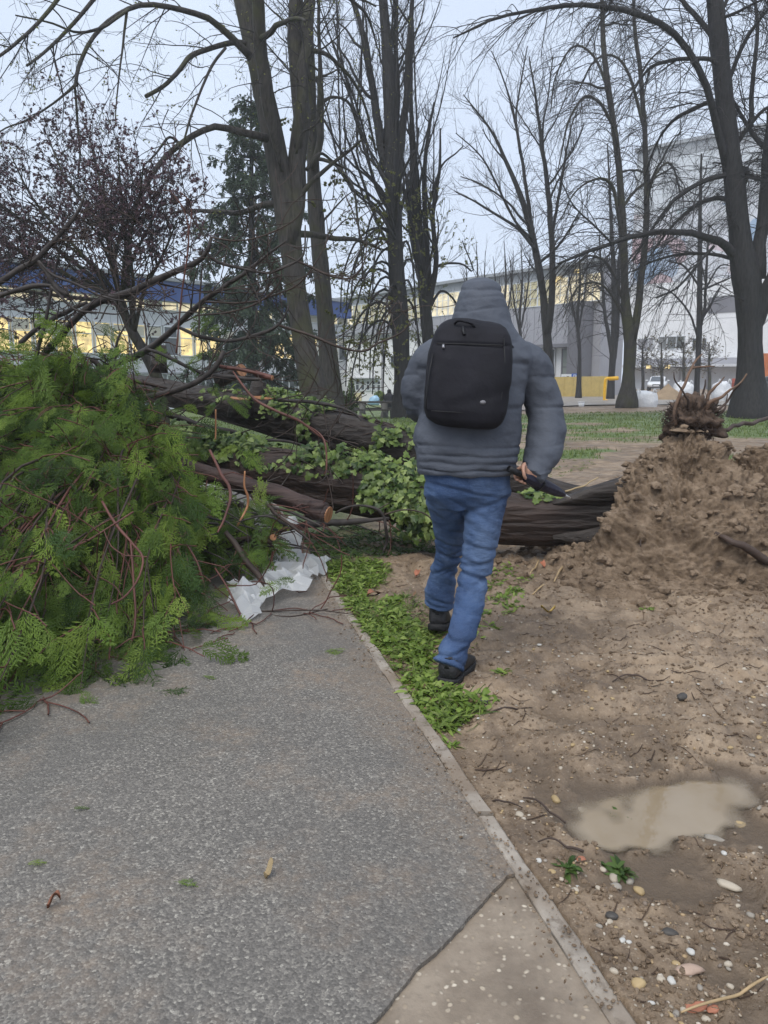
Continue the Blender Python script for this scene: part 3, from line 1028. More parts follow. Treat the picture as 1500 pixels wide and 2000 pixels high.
def car(px, Y, yaw, paint, label):
    base = W(px, 769, Y)
    base[2] = 0.12
    t = thing('parked_car', label, 'car', base)
    Rz = Matrix.Translation(base) @ Matrix.Rotation(yaw, 4, 'Z')
    # x forward; stations: x, half width low, height of the shoulder
    st = [(-2.2, .72, .62, .95), (-2.1, .82, .45, 1.0), (-1.5, .88, .3, 1.02), (0, .9, .28, 1.0), (1.0, .89, .3, .95), (1.7, .86, .32, .86), (2.15, .80, .36, .76), (2.3, .70, .42, .66)]
    Cn = [(x_, 0, (a_ + h_) / 2) for x_, w_, a_, h_ in st]
    V, Q, T = loft(Cn, [(0, w_, 0) for x_, w_, a_, h_ in st], [(0, 0, (h_ - a_) / 2) for x_, w_, a_, h_ in st], 24, 4)

    def part(name, g, mat, parent=t, sm=True):
        V = np.asarray(g[0])
        V = V @ np.array(Rz.to_3x3()).T + np.array(Rz.translation)
        return mk(name, V, g[1], g[2], mat, parent, smooth=sm)
    body = part('body', (V, Q, T), paint)
    st = [(-1.85, .55, .95), (-1.3, .62, 1.35), (-.6, .64, 1.45), (.1, .63, 1.42), (.5, .60, 1.30), (1.15, .62, .92)]
    V, Q, T = loft([(x_, 0, (h_ + .85) / 2) for x_, w_, h_ in st], [(0, w_ + .1, 0) for x_, w_, h_ in st], [(0, 0, max(.03, (h_ - .85) / 2)) for x_, w_, h_ in st], 20, 3)
    part('cabin', (V, Q, T), paint)
    Vw = np.array([(1.2, -.62, .93), (1.2, .62, .93), (.42, .52, 1.36), (.42, -.52, 1.36), (1.23, -.62, .95), (1.23, .62, .95), (.45, .52, 1.38), (.45, -.52, 1.38)])
    part('windscreen', (Vw, [[4, 5, 6, 7], [0, 3, 2, 1], [0, 1, 5, 4], [2, 3, 7, 6], [1, 2, 6, 5], [0, 4, 7, 3]], None), GLASSD, sm=False)
    for s_ in (-1, 1):
        part('side_window', box(-1.2, .3, min(s_ * .735, s_ * .75), max(s_ * .735, s_ * .75), .98, 1.28), GLASSD, sm=False)
        part('headlight', loft([(2.02, s_ * .62, .68), (2.2, s_ * .58, .66), (2.28, s_ * .55, .65)], [(0, .2, 0), (0, .17, 0), (0, .1, 0)], [(0, 0, .075), (0, 0, .07), (0, 0, .04)], 12), HEADL)
        part('mirror', loft([(.75, s_ * .92, 1.0), (.85, s_ * 1.02, 1.0), (.9, s_ * 1.0, 1.0)], [(0, .1, 0)] * 3, [(0, 0, .07)] * 3, 10), paint)
        for xx in (-1.35, 1.4):
            V, Q, T, _ = tubes([[(xx, s_ * .66, .32), (xx, s_ * .86, .32)]], [[.32, .32]], 20, True)
            w_ = part('wheel', (V, Q, T), RUBB)
            V, Q, T, _ = tubes([[(xx, s_ * .84, .32), (xx, s_ * .875, .32)]], [[.2, .19]], 16, True)
            part('rim', (V, Q, T), CHR, w_)
    part('grille', box(2.22, 2.32, -.34, .34, .44, .66), GLASSD, sm=False)
    part('number_plate', box(2.3, 2.335, -.26, .26, .47, .57), SIGNW, sm=False)
    part('bumper_vent', box(2.22, 2.315, -.55, .55, .30, .38), RUBB, sm=False)
    return t


car(1283, 76, math.radians(-112), PAINT, 'white parked car facing us beyond the white bags')
car(1520, 62, math.radians(-75), plain('dark_car_paint', (0.05, 0.055, 0.06), .3), 'dark parked car cut off at the right edge behind the big tree')

# ---- bench / picnic table, hedges, small figures on the left lawn
WOODD = plain('dark_wet_wood', (0.06, 0.055, 0.045), 0.6, 0.25, 3)
CONCD = plain('bench_concrete', (0.17, 0.165, 0.15), 0.7, 0.2, 4)
Yb = 29
bn = thing('park_bench', 'dark wooden bench table on concrete legs on the lawn beside the poplar', 'bench', W(730, 815, Yb))
zg = W(730, 815, Yb)[2]
xl, xr = W(690, 800, Yb)[0], W(768, 800, Yb)[0]
zt = W(730, 784, Yb)[2]
for k in range(3):
    mk('table_plank', *box(xl, xr, Yb - .3 + .22 * k, Yb - .1 + .22 * k, zt - .05, zt + .01 * (k == 1)), WOODD, bn, smooth=False)
zs = W(730, 799, Yb)[2]
for yy_ in (-.75, .62):
    mk('seat_plank', *box(xl, xr, Yb + yy_, Yb + yy_ + .26, zs - .03, zs + .02), WOODD, bn, smooth=False)
for xx in (xl + .25, xr - .42):
    V, Q, T = loft([(xx + .09, Yb, zg - .2), (xx + .09, Yb, zg + .1), (xx + .09, Yb, zs - .04), (xx + .09, Yb, zt - .05)], [(.2, 0, 0), (.14, 0, 0), (.1, 0, 0), (.15, 0, 0)], [(0, .6, 0), (0, .3, 0), (0, .22, 0), (0, .3, 0)], 16, 5)
    mk('leg', V, Q, T, CONCD, bn)
    mk('bracket', *box(xx, xx + .16, Yb - .72, Yb + .86, zs - .09, zs - .031), CONCD, bn, smooth=False)

HEDGE = leafmat('hedge_leaf', [(0.03, 0.05, 0.015), (0.05, 0.085, 0.02), (0.08, 0.12, 0.03)])


def leafblob(name, label, cat_, c, r, n, size, mat, parent=None, stem=None):
    d = nrm(rng.normal(size=(n, 3)))
    p = np.array(c) + d * np.array(r) * (rng.random((n, 1)) ** 0.35)
    p[:, 2] = np.maximum(p[:, 2], c[2] - r[2] * .98)
    V = np.array([(0, 0, 0), (.5, .32, .08), (1, 0, 0), (.5, -.32, .08)])
    X, F = stamp(V, [[0, 1, 2, 3]], frames(p, rng.normal(size=(n, 3)) + d, d + .5 * rng.normal(size=(n, 3)), size * rng.uniform(.6, 1.3, n)))
    t = thing(name, label, cat_, (c[0], c[1], c[2] - r[2]))
    o = mk('foliage', X, F, mat=mat, parent=t)
    props(o, kind='stuff')
    st = []
    for k in range(9):
        e = np.array(c) + nrm(rng.normal(size=3) + (0, 0, 1)) * np.array(r) * .8
        st.append(spline([(c[0] + rng.normal() * .1, c[1], c[2] - r[2] - .1), (np.array(c) + e) / 2 - (0, 0, r[2] * .3), e], 6))
    V, Q, T, _ = tubes(st, np.full((9, 6), .02), 4)
    mk('stem', V, Q, T, WOODD, t)
    return t


leafblob('clipped_hedge', 'dark green low hedge at the foot of the twin trunks', 'hedge', W(675, 790, 33), (.55, .5, .5), 1600, .12, HEDGE)
leafblob('clipped_hedge', 'light green clipped hedge left of the distant dark figure', 'hedge', W(742, 775, 47), (.35, .5, .3), 900, .12, leafmat('light_hedge_leaf', [(0.09, 0.13, 0.03), (0.14, 0.19, 0.05)]))
BROWNB = leafmat('brown_bush_leaf', [(0.07, 0.055, 0.03), (0.11, 0.085, 0.05), (0.09, 0.09, 0.03)])
leafblob('brown_bush', 'brownish leafless bush behind the ochre hoarding', 'bush', W(1178, 712, 64), (1.25, 1, 1.5), 1800, .14, BROWNB)
leafblob('green_shrub', 'thin green shrub against the white annex wall', 'bush', W(686, 765, 50), (.18, .3, .9), 700, .12, leafmat('shrub_leaf', [(0.06, 0.09, 0.02), (0.10, 0.14, 0.03)]))

# distant dark figure
DARKC = plain('dark_cloth', (0.018, 0.018, 0.024), 0.8)
Yp = 40
b0 = W(760, 800, Yp)
hz = W(760, 760, Yp)[2]
ht = hz - (-0.62)
zz = lambda f_: -0.62 + ht * f_
x0 = b0[0]
pt = [loft([(x0, Yp, zz(.44)), (x0, Yp, zz(.5)), (x0, Yp, zz(.65)), (x0, Yp, zz(.78)), (x0, Yp, zz(.84)), (x0, Yp, zz(.87))], [(.17, 0, 0), (.2, 0, 0), (.21, 0, 0), (.24, 0, 0), (.16, 0, 0), (.07, 0, 0)], [(0, .14, 0), (0, .15, 0), (0, .15, 0), (0, .15, 0), (0, .11, 0), (0, .08, 0)], 16),
      loft([(x0, Yp, zz(.84)), (x0, Yp, zz(.88)), (x0, Yp, zz(.93)), (x0, Yp, zz(.98)), (x0, Yp, zz(1.0))], [(.07, 0, 0), (.1, 0, 0), (.115, 0, 0), (.085, 0, 0), (.03, 0, 0)], [(0, .08, 0), (0, .11, 0), (0, .125, 0), (0, .1, 0), (0, .03, 0)], 16)]
for s_ in (-1, 1):
    V, Q, T, _ = tubes([spline([(x0 + s_ * .09, Yp, zz(.5)), (x0 + s_ * .1, Yp + .02, zz(.27)), (x0 + s_ * .1, Yp, zz(0))], 8)], [np.linspace(.1, .055, 8)], 10, True)
    pt.append((V, Q, T))
    V, Q, T, _ = tubes([spline([(x0 + s_ * .2, Yp, zz(.79)), (x0 + s_ * .27, Yp + .02, zz(.6)), (x0 + s_ * .2, Yp - .15, zz(.5))], 8)], [np.linspace(.075, .045, 8)], 10, True)
    pt.append((V, Q, T))
me = remesh(pt, 0.025, 3, DARKC, 'person')
props(link('person', me), 'distant person in dark hooded clothes standing left of the poplar trunk', 'person')
c = W(730, 781, 45)
V, Q, T = loft([(c[0], 45, c[2] - .3), (c[0], 45, c[2] - .2), (c[0] + .05, 45, c[2] + .1), (c[0] + .1, 45, c[2] + .25)], [(.3, 0, 0), (.36, 0, 0), (.3, 0, 0), (.1, 0, 0)], [(0, .2, 0), (0, .25, 0), (0, .2, 0), (0, .1, 0)], 16)
V += .03 * np.stack([fbm(V * 6, 3)] * 3, 1)
props(mk('rubbish_sack', V, Q, T, plain('pale_blue_plastic', (0.26, 0.42, 0.55), .35, .3, 5)), 'pale blue plastic sack beyond the bench beside the light hedge', 'sack')

# ================================================================== STANDING TREES
BARK1 = bark('dark_wet_bark', (0.012, 0.011, 0.010), (0.052, 0.047, 0.042), moss=(0.046, 0.048, 0.020))
BARK2 = bark('grey_bark', (0.008, 0.008, 0.009), (0.030, 0.029, 0.029))
TWIG = plain('dark_twig', (0.020, 0.018, 0.018), 0.75, 0.3, 2)
TWIGB = plain('brown_twig', (0.034, 0.027, 0.024), 0.75, 0.3, 2)
BUD = leafmat('young_yellow_green_leaf', [(0.10, 0.11, 0.03), (0.15, 0.16, 0.05), (0.19, 0.19, 0.07)], trans=.35)


def limb(pts, Y, dy=0.0, n=16):
    m = len(pts)
    A = []
    for k, (x, y, w) in enumerate(pts):
        Yk = Y + dy * (k / max(1, m - 1)) ** 1.2
        p = W(x, y, Yk)
        A.append([*p, w / 2 * pxm(Yk, p[2])])
    A = spline(A, n)
    return A[:, :3], np.maximum(A[:, 3], 0.004)


def resample(P, R, n):
    return (P, R) if len(P) == n else (spline(P, n), np.interp(np.linspace(0, 1, n), np.linspace(0, 1, len(R)), R))


def grow(P, R, counts, L, ang, trop, n=6, rr=0.55, tmin=0.15, jit=0.25, rmax=9, tmax=1.0, lscale=True):
    """children of the branches P (T,k,3): returns (N,n,3),(N,n)"""
    k = P.shape[1]
    par = np.repeat(np.arange(len(P)), counts)
    N = len(par)
    t = rng.uniform(tmin, tmax, N)
    f = t * (k - 1)
    i = np.minimum(f.astype(int), k - 2)
    fr = (f - i)[:, None]
    p = P[par, i] * (1 - fr) + P[par, i + 1] * fr
    tan = nrm(P[par, i + 1] - P[par, i])
    r = R[par, i] * (1 - fr[:, 0]) + R[par, i + 1] * fr[:, 0]
    pr = rng.normal(size=(N, 3))
    pr = nrm(pr - (pr * tan).sum(1, keepdims=True) * tan)
    a = np.radians(rng.uniform(ang[0], ang[1], N))[:, None]
    d = tan * np.cos(a) + pr * np.sin(a)
    ln = rng.uniform(L[0], L[1], N) * ((1.15 - 0.6 * t) if lscale else 1)
    step = (ln / (n - 1))[:, None]
    r0 = np.minimum(np.minimum(r * rr, rmax), ln * 0.03)
    out = [p]
    tp = np.array(trop, float)
    for j in range(n - 1):
        d = nrm(d + tp / (n - 1) * rng.uniform(.6, 1.4, (N, 1)) + jit * rng.normal(size=(N, 3)) * .5)
        p = p + d * step
        out.append(p)
    return np.stack(out, 1), np.maximum(r0[:, None] * np.linspace(1, .35, n)[None], 0.0035)


def tree(name, label, cat_, Y, stems, limbs=(), levels=(), bark_m=None, twig_m=None, group=None, leaves=None, extra=None, S_=12, ground=True):
    bark_m, twig_m = bark_m or BARK1, twig_m or TWIG
    P0, R0 = limb(*stems[0])
    if ground:
        g = float(ground_z(P0[0, 0], P0[0, 1]))
        k = np.array([[P0[0, 0], P0[0, 1], g - .12], [P0[0, 0], P0[0, 1], g + .12], [P0[0, 0] * .5 + P0[1, 0] * .5, P0[0, 1] * .5 + P0[1, 1] * .5, g + .75 if P0[0, 2] > g + .9 else P0[0, 2]]])
        if P0[0, 2] > g + .3:
            P0 = np.concatenate([k, P0]); R0 = np.concatenate([[R0[0] * 1.65, R0[0] * 1.35, R0[0] * 1.08], R0])
        else:
            P0 = np.concatenate([[[P0[0, 0], P0[0, 1], g - .3]], P0]); R0 = np.concatenate([[R0[0] * 1.15], R0])
    base = P0[0]
    t = thing(name, label, cat_, (base[0], base[1], float(ground_z(base[0], base[1]))), group)
    P0, R0 = resample(P0, R0, 34)
    wob = 1 + .07 * fbm(np.stack([P0[:, 2] * 1.1, P0[:, 0], P0[:, 1] * 0], 1), 3)
    V, Q, T, uv = tubes(P0, R0 * wob, 18, True)
    V = V + 0.06 * R0.mean() * np.stack([fbm(V * np.array([5, 5, 1.2]) + q, 3) for q in (0, 9, 21)], 1)
    mk('trunk', V, Q, T, bark_m, t, uv=uv)
    allP, allR = [resample(P0, R0, 14)[0]], [resample(P0, R0, 14)[1]]
    lim = [limb(*s_) for s_ in stems[1:]] + [limb(*s_) for s_ in limbs]
    if extra:                                   # further limbs reaching towards and away from us
        for (cnt, L, ang, trop, tmin) in extra:
            nb = len(allP)
            c_ = np.zeros(nb + len(lim), int)
            c_[0] = cnt
            if len(stems) > 1: c_[nb:nb + len(stems) - 1] = cnt
            PP = np.stack(allP + [resample(a, b_, 14)[0] for a, b_ in lim])
            RR = np.stack(allR + [resample(a, b_, 14)[1] for a, b_ in lim])
            gp_, gr_ = grow(PP, RR, c_, L, ang, trop, 10, .5, tmin, .22)
            lim += [(gp_[q], gr_[q]) for q in range(len(gp_))]
    for a, b_ in lim:
        a2, b2 = resample(a, b_, 20)
        w2 = a2 + .35 * b2[:, None] * np.stack([fbm(a2 * 1.7 + q, 3) for q in (3, 33, 63)], 1)
        tube_obj('branch', w2, b2, bark_m, t, 8)
        x_, y_ = resample(w2, b2, 14)
        allP.append(x_)
        allR.append(y_)
    P, R = np.stack(allP), np.stack(allR)
    parts = []
    for li, (dens, L, ang, trop, kw) in enumerate(levels):
        ln = np.linalg.norm(np.diff(P, axis=1), axis=2).sum(1)
        tot = ln * dens
        if li == 0: tot[0] *= kw.pop('trunk', 0.5)
        cnt = np.floor(tot + rng.random(len(P))).astype(int)
        P, R = grow(P, R, cnt, L, ang, trop, **kw)
        V, Q, T, _ = tubes(P, R, 4 if li == 0 else 3)
        parts.append((V, Q, T))
    if parts:
        V, Q, T = cat(parts)
        props(mk('twigs', V, Q, T, twig_m, t), kind='stuff')
    if leaves:
        n, size, mat, zlo, zhi = leaves
        k = rng.integers(0, len(P), n * 14)
        j = rng.integers(1, P.shape[1], n * 14)
        p = P[k, j]
        keep = (p[:, 2] > zlo) & (p[:, 2] < zhi)
        p = p[keep][:n]
        V = np.array([(0, 0, 0), (.5, .3, .06), (1, 0, -.06), (.5, -.3, .06)])
        d = rng.normal(size=(len(p), 3)) + (0, 0, -.4)
        X, F = stamp(V, [[0, 1, 2, 3]], frames(p, d, rng.normal(size=(len(p), 3)) + (0, 0, .6), size * rng.uniform(.6, 1.35, len(p))))
        props(mk('leaves', X, F, mat=mat, parent=t), kind='stuff')
    return t


# ---- T1: leaning twin-stemmed lime, the biggest trunk left of centre
tree('lime_tree', 'big leaning bare tree forking into two stems with mossy foot, left of centre', 'tree', 20,
     stems=[([(622, 800, 54), (606, 730, 45), (592, 660, 42), (578, 560, 42), (564, 450, 47), (550, 360, 46), (528, 240, 42), (508, 150, 39), (488, 60, 38), (468, -40, 32), (450, -160, 24), (440, -300, 14)], 20, 1.0, 30),
            ([(566, 480, 30), (573, 420, 38), (581, 340, 36), (586, 240, 34), (583, 140, 34), (578, 60, 30), (572, -40, 26), (560, -180, 18), (555, -300, 10)], 20.2, 1.5),
            ([(583, 290, 16), (588, 190, 24), (596, 110, 24), (603, 40, 24), (608, -60, 20), (625, -200, 12)], 20.3, 1.0),
            ([(550, 335, 6), (540, 290, 14), (526, 210, 26), (510, 90, 26), (502, 0, 24), (498, -120, 18), (505, -250, 10)], 20, -1.5)],
     limbs=[([(490, 115, 15), (462, 85, 14), (430, 52, 13), (398, 33, 12), (350, 18, 11), (295, 9, 10), (250, 18, 9), (215, 40, 9), (188, 66, 8), (166, 100, 8), (153, 132, 8), (148, 166, 7)], 20, -3),
            ([(148, 166, 7), (128, 184, 5), (98, 206, 4), (52, 236, 4), (12, 250, 3), (-40, 285, 2)], 17, -1),
            ([(146, 168, 5), (151, 225, 5), (156, 300, 4), (152, 350, 3)], 17, .3),
            ([(480, 85, 12), (452, 84, 11), (420, 90, 10), (385, 102, 10), (366, 114, 10), (343, 145, 9), (318, 168, 8), (285, 188, 8)], 20, -2),
            ([(520, 272, 17), (492, 263, 15), (455, 252, 14), (422, 248, 13), (385, 262, 12), (352, 281, 12), (322, 310, 11), (293, 350, 10), (266, 400, 10), (246, 440, 9), (233, 468, 8), (222, 520, 5)], 20, -4),
            ([(440, 92, 6), (412, 130, 6), (392, 180, 5), (372, 230, 5), (360, 270, 4), (340, 320, 3)], 19, -1),
            ([(352, 281, 6), (330, 268, 5), (305, 300, 4), (285, 320, 3)], 18.8, -1),
            ([(252, 18, 6), (225, 38, 6), (200, 55, 6), (150, 63, 5), (100, 45, 4), (30, 30, 3)], 18, -1.5),
            ([(248, 22, 6), (242, 70, 5), (236, 120, 4), (228, 190, 3), (224, 250, 2)], 18, -.5),
            ([(140, -40, 9), (75, 45, 7), (0, 108, 6), (-60, 150, 4)], 17, -2),
            ([(200, -20, 8), (135, 55, 7), (95, 95, 6), (52, 128, 5)], 17.5, -2),
            ([(578, 300, 6), (590, 260, 5), (615, 245, 4), (640, 205, 3), (655, 150, 2)], 20, -.8),
            ([(612, 100, 10), (640, 108, 8), (660, 125, 7), (690, 160, 6), (715, 215, 5), (735, 300, 4)], 20.4, 2),
            ([(600, 330, 8), (625, 300, 6), (655, 320, 5), (690, 340, 4), (715, 400, 3)], 20.3, 2)],
     levels=[(2.3, (.9, 2.6), (30, 75), (0, 0, -.6), dict(n=8, rr=.45, tmin=.2, rmax=.015, trunk=.3)), (3.0, (.35, 1.1), (30, 70), (0, 0, -.25), dict(n=6, rr=.6)), (2.6, (.15, .5), (30, 65), (0, 0, .1), dict(n=4, rr=.7))],
     extra=[(5, (2, 5), (50, 85), (0, 0, -.5), .35)], leaves=(2400, .055, BUD, 2, 12), group='bare park trees')

# ---- T2: slimmer trunk right behind it
tree('lime_tree', 'slim upright trunk with a knobby side stem close right of the leaning tree', 'tree', 24,
     stems=[([(647, 800, 46), (645, 760, 36), (641, 690, 34), (634, 600, 32), (625, 500, 30), (617, 420, 28), (611, 320, 24), (607, 220, 22), (606, 120, 18), (600, 0, 12), (596, -90, 6)], 24, 0.5, 30),
            ([(612, 330, 14), (624, 270, 14), (625, 215, 16), (627, 200, 14), (624, 120, 8), (622, 20, 6), (625, -90, 3)], 24, -.6)],
     limbs=[([(621, 310, 8), (640, 315, 7), (665, 330, 6), (690, 370, 5), (700, 440, 4), (712, 560, 3)], 24, -2), ([(630, 200, 8), (650, 190, 6), (680, 200, 5), (700, 250, 4)], 24, 1)],
     levels=[(1.6, (.8, 2.0), (30, 75), (0, 0, -.2), dict(n=7, rr=.4, tmin=.15, rmax=.016, trunk=.6)), (2.4, (.3, .9), (30, 65), (0, 0, -.1), dict(n=5, rr=.6)), (2, (.15, .4), (30, 60), (0, 0, 0), dict(n=4, rr=.7))],
     extra=[(5, (1.5, 3.5), (40, 80), (0, 0, .3), .4)], leaves=(7500, .05, BUD, 1.5, 9), group='bare park trees')


# ---- T3, T4: poplar-like trees of many upright rods
def whips(xs, y0, y1, Y, n, lean=0.10, tr=((300, 766), (700, 784))):
    o = []
    for k in range(n):
        x = rng.uniform(*xs)
        a, c_ = rng.uniform(y0 - 60, y0 + 60), rng.uniform(y1 - 120, y1 + 60)
        dx = rng.normal() * lean * (a - c_)
        xt = np.interp(a + 90, [q[0] for q in tr], [q[1] for q in tr])
        o.append(([(xt, a + 110, 6), (xt * .6 + x * .4, a + 50, 5), (x, a, 4), (x + dx * .25 + rng.normal() * 4, a * .7 + c_ * .3, 3.4), (x + dx * .7, a * .35 + c_ * .65, 2.4), (x + dx, c_, .8)], Y + rng.normal() * .8, rng.normal() * 1.5))
    return o


up = (0, 0, .9)
tree('poplar_tree', 'tall poplar with dense upright rods and yellow green shoots behind the person', 'tree', 28,
     stems=[([(787, 815, 46), (786, 775, 33), (784, 690, 32), (779, 600, 32), (773, 500, 31), (768, 400, 30), (766, 300, 30), (762, 200, 26), (757, 110, 22), (750, 20, 18), (742, -80, 12), (740, -200, 6)], 28, 0, 30),
            ([(752, 330, 17), (742, 260, 17), (728, 170, 14), (716, 100, 13), (704, 50, 10), (690, 0, 8), (670, -80, 4)], 28, .8),
            ([(772, 380, 16), (786, 260, 15), (795, 180, 13), (798, 100, 14), (800, 60, 10), (808, -20, 8), (820, -120, 4)], 28, -.6),
            ([(770, 330, 12), (776, 180, 10), (772, 60, 8), (780, -60, 5)], 28.2, .5)],
     limbs=whips((668, 760), 330, -60, 28, 10, .24) + whips((745, 815), 300, -80, 28, 5, .05) + [([(780, y_, 6), (780 + dx_ * .35, y_ - 35, 5), (780 + dx_ * .75, y_ - 10, 4), (780 + dx_, y_ + 60, 3), (780 + dx_ * 1.05, y_ + 130, 2)], 28, dz_) for y_, dx_, dz_ in ((480, -90, -1), (520, -60, 1), (560, -105, .5), (600, -75, -1.5), (640, -50, 1), (540, 45, -1), (620, 40, 1), (430, -70, .6), (660, -90, -.6), (590, -30, -2), (500, -100, 1.2), (545, -85, -1.8), (575, -65, 1.6), (625, -100, -1), (460, -50, -1.2), (650, -30, .8), (505, 30, 1), (580, 35, -1), (480, -110, .3), (610, -55, .2))] + [([(768, 420, 8), (740, 380, 7), (715, 300, 6), (690, 210, 5), (668, 120, 4), (650, 30, 3)], 28, 1), ([(770, 500, 6), (735, 430, 6), (700, 330, 5), (670, 250, 3)], 28, -1), ([(780, 420, 6), (806, 330, 5), (818, 250, 4)], 28, .5)],
     levels=[(1.7, (.8, 2.3), (18, 50), up, dict(n=7, rr=.5, tmin=.1, rmax=.011, trunk=1.4)), (2.2, (.3, 1.0), (20, 55), (0, 0, .2), dict(n=5, rr=.6)), (2.0, (.15, .45), (20, 60), (0, 0, -.3), dict(n=4, rr=.7))],
     extra=[(8, (1.5, 3.5), (25, 60), up, .3)], leaves=(17000, .055, BUD, .8, 8.0), group='poplars of upright rods', bark_m=BARK2)
tree('poplar_tree', 'many stemmed poplar just left of the hooded head, stems fanning upward', 'tree', 30,
     stems=[([(840, 720, 26), (836, 660, 24), (828, 570, 22), (820, 480, 20), (813, 400, 17), (808, 320, 14), (804, 240, 10), (803, 180, 6), (806, 60, 4)], 30, 0, 30),
            ([(830, 600, 14), (836, 540, 13), (832, 450, 11), (828, 360, 9), (835, 270, 7), (848, 200, 4)], 30, .8), ([(834, 640, 13), (846, 560, 11), (852, 500, 10), (846, 420, 8), (858, 330, 6), (860, 250, 3)], 30, -.8),
            ([(826, 560, 11), (808, 480, 10), (800, 420, 9), (794, 340, 7)], 30, .6)],
     limbs=whips((796, 860), 420, 170, 30, 7, .12, ((320, 808), (660, 836))) + [([(838, 560, 6), (855, 520, 5), (900, 515, 4), (925, 530, 3), (903, 470, 2)], 30, -1), ([(834, 420, 5), (860, 330, 4), (890, 300, 3), (905, 285, 2)], 30, 1), ([(842, 600, 6), (860, 570, 5), (882, 580, 4), (900, 610, 3)], 30, 1)],
     levels=[(1.6, (.7, 1.9), (20, 55), up, dict(n=7, rr=.5, tmin=.1, rmax=.011, trunk=1.3)), (2.4, (.3, .9), (20, 60), (0, 0, .2), dict(n=5, rr=.6)), (1.8, (.15, .4), (20, 60), (0, 0, 0), dict(n=4, rr=.7))],
     extra=[(5, (1.2, 3), (25, 60), up, .3)], leaves=(4000, .055, BUD, .8, 8), group='poplars of upright rods', bark_m=BARK2)

# ---- T5: V-shaped fine crown behind the person's right shoulder
tree('ash_tree', 'bare V shaped tree with a fine rounded crown above the right shoulder', 'tree', 38,
     stems=[([(1074, 790, 22), (1073, 740, 19), (1071, 690, 19), (1067, 640, 17), (1060, 570, 14), (1048, 500, 13), (1032, 430, 12), (1012, 370, 10), (990, 320, 8), (968, 270, 6), (945, 235, 4), (905, 185, 2)], 38, .6, 30),
            ([(1072, 650, 15), (1077, 580, 13), (1079, 500, 12), (1074, 420, 11), (1066, 340, 9), (1056, 270, 7), (1048, 200, 5), (1033, 110, 2)], 38, -.5)],
     limbs=[([(1060, 570, 9), (1045, 480, 8), (1030, 380, 7), (1016, 290, 6), (1003, 220, 5), (985, 160, 3), (960, 100, 2)], 38, .8), ([(1048, 490, 7), (1010, 445, 6), (970, 420, 5), (930, 395, 4), (890, 375, 2)], 38, -.8),
             ([(1040, 470, 6), (1005, 430, 5), (960, 340, 4), (935, 300, 3), (890, 260, 2)], 38, -1.5), ([(1076, 470, 6), (1092, 380, 6), (1104, 310, 5), (1115, 250, 3), (1128, 215, 2)], 38, .8), ([(1016, 300, 5), (1008, 230, 4), (1018, 160, 3), (1030, 90, 2)], 38, .5),
             ([(1030, 440, 5), (985, 390, 4), (940, 360, 3), (900, 345, 2)], 38, 1.4), ([(1068, 350, 5), (1060, 260, 4), (1070, 190, 3), (1080, 110, 2)], 38, -.8)],
     levels=[(2.4, (.8, 2.6), (20, 50), (0, 0, .55), dict(n=7, rr=.5, tmin=.2, rmax=.018, trunk=.6)), (3.0, (.35, 1.1), (25, 55), (0, 0, .35), dict(n=5, rr=.6)), (2.4, (.2, .5), (25, 60), (0, 0, .3), dict(n=4, rr=.75))],
     extra=[(5, (2, 4), (25, 55), (0, 0, .4), .35)], twig_m=TWIGB, group='bare park trees', bark_m=BARK2)

# ---- T6: forked tree before the bags
tree('lime_tree', 'forked bare tree standing left of the white bags', 'tree', 36,
     stems=[([(1224, 800, 40), (1225, 785, 26), (1228, 730, 22), (1231, 670, 24), (1222, 600, 16), (1219, 500, 15), (1214, 400, 14), (1208, 320, 13), (1198, 240, 12), (1186, 160, 11), (1178, 80, 10), (1176, 0, 8), (1165, -100, 5), (1160, -180, 3)], 36, 0, 30),
            ([(1233, 670, 18), (1245, 600, 15), (1255, 520, 13), (1262, 440, 12), (1262, 340, 11), (1258, 240, 10), (1252, 150, 9), (1240, 60, 8), (1236, -40, 5), (1230, -140, 3)], 36, .6)],
     limbs=[([(1214, 470, 8), (1200, 375, 7), (1180, 350, 6), (1150, 355, 4), (1120, 380, 3), (1095, 430, 2)], 36, -1), ([(1200, 250, 7), (1170, 200, 6), (1140, 190, 5), (1110, 240, 4), (1090, 330, 2)], 36, -1), ([(1258, 250, 7), (1230, 150, 6), (1200, 110, 5), (1160, 120, 4), (1120, 200, 2)], 36, 1),
             ([(1190, 180, 6), (1160, 110, 5), (1120, 90, 4), (1085, 150, 3), (1075, 220, 2)], 36, 1.2), ([(1260, 400, 6), (1280, 340, 5), (1310, 320, 4), (1330, 380, 3)], 36, .8), ([(1222, 600, 6), (1190, 520, 5), (1150, 500, 4), (1120, 530, 3), (1100, 600, 2)], 36, -1), ([(1230, 640, 6), (1180, 560, 4), (1130, 560, 3), (1100, 620, 2)], 36, -1.4)],
     levels=[(4.2, (1.4, 4.0), (22, 60), (-.3, 0, -1.1), dict(n=9, rr=.45, tmin=.15, rmax=.017, trunk=.9)), (2.6, (.4, 1.3), (20, 55), (0, 0, -.6), dict(n=5, rr=.6)), (1.8, (.2, .6), (20, 60), (0, 0, -.2), dict(n=4, rr=.75))],
     extra=[(6, (2, 4), (40, 75), (0, 0, -.3), .3)], group='bare park trees')

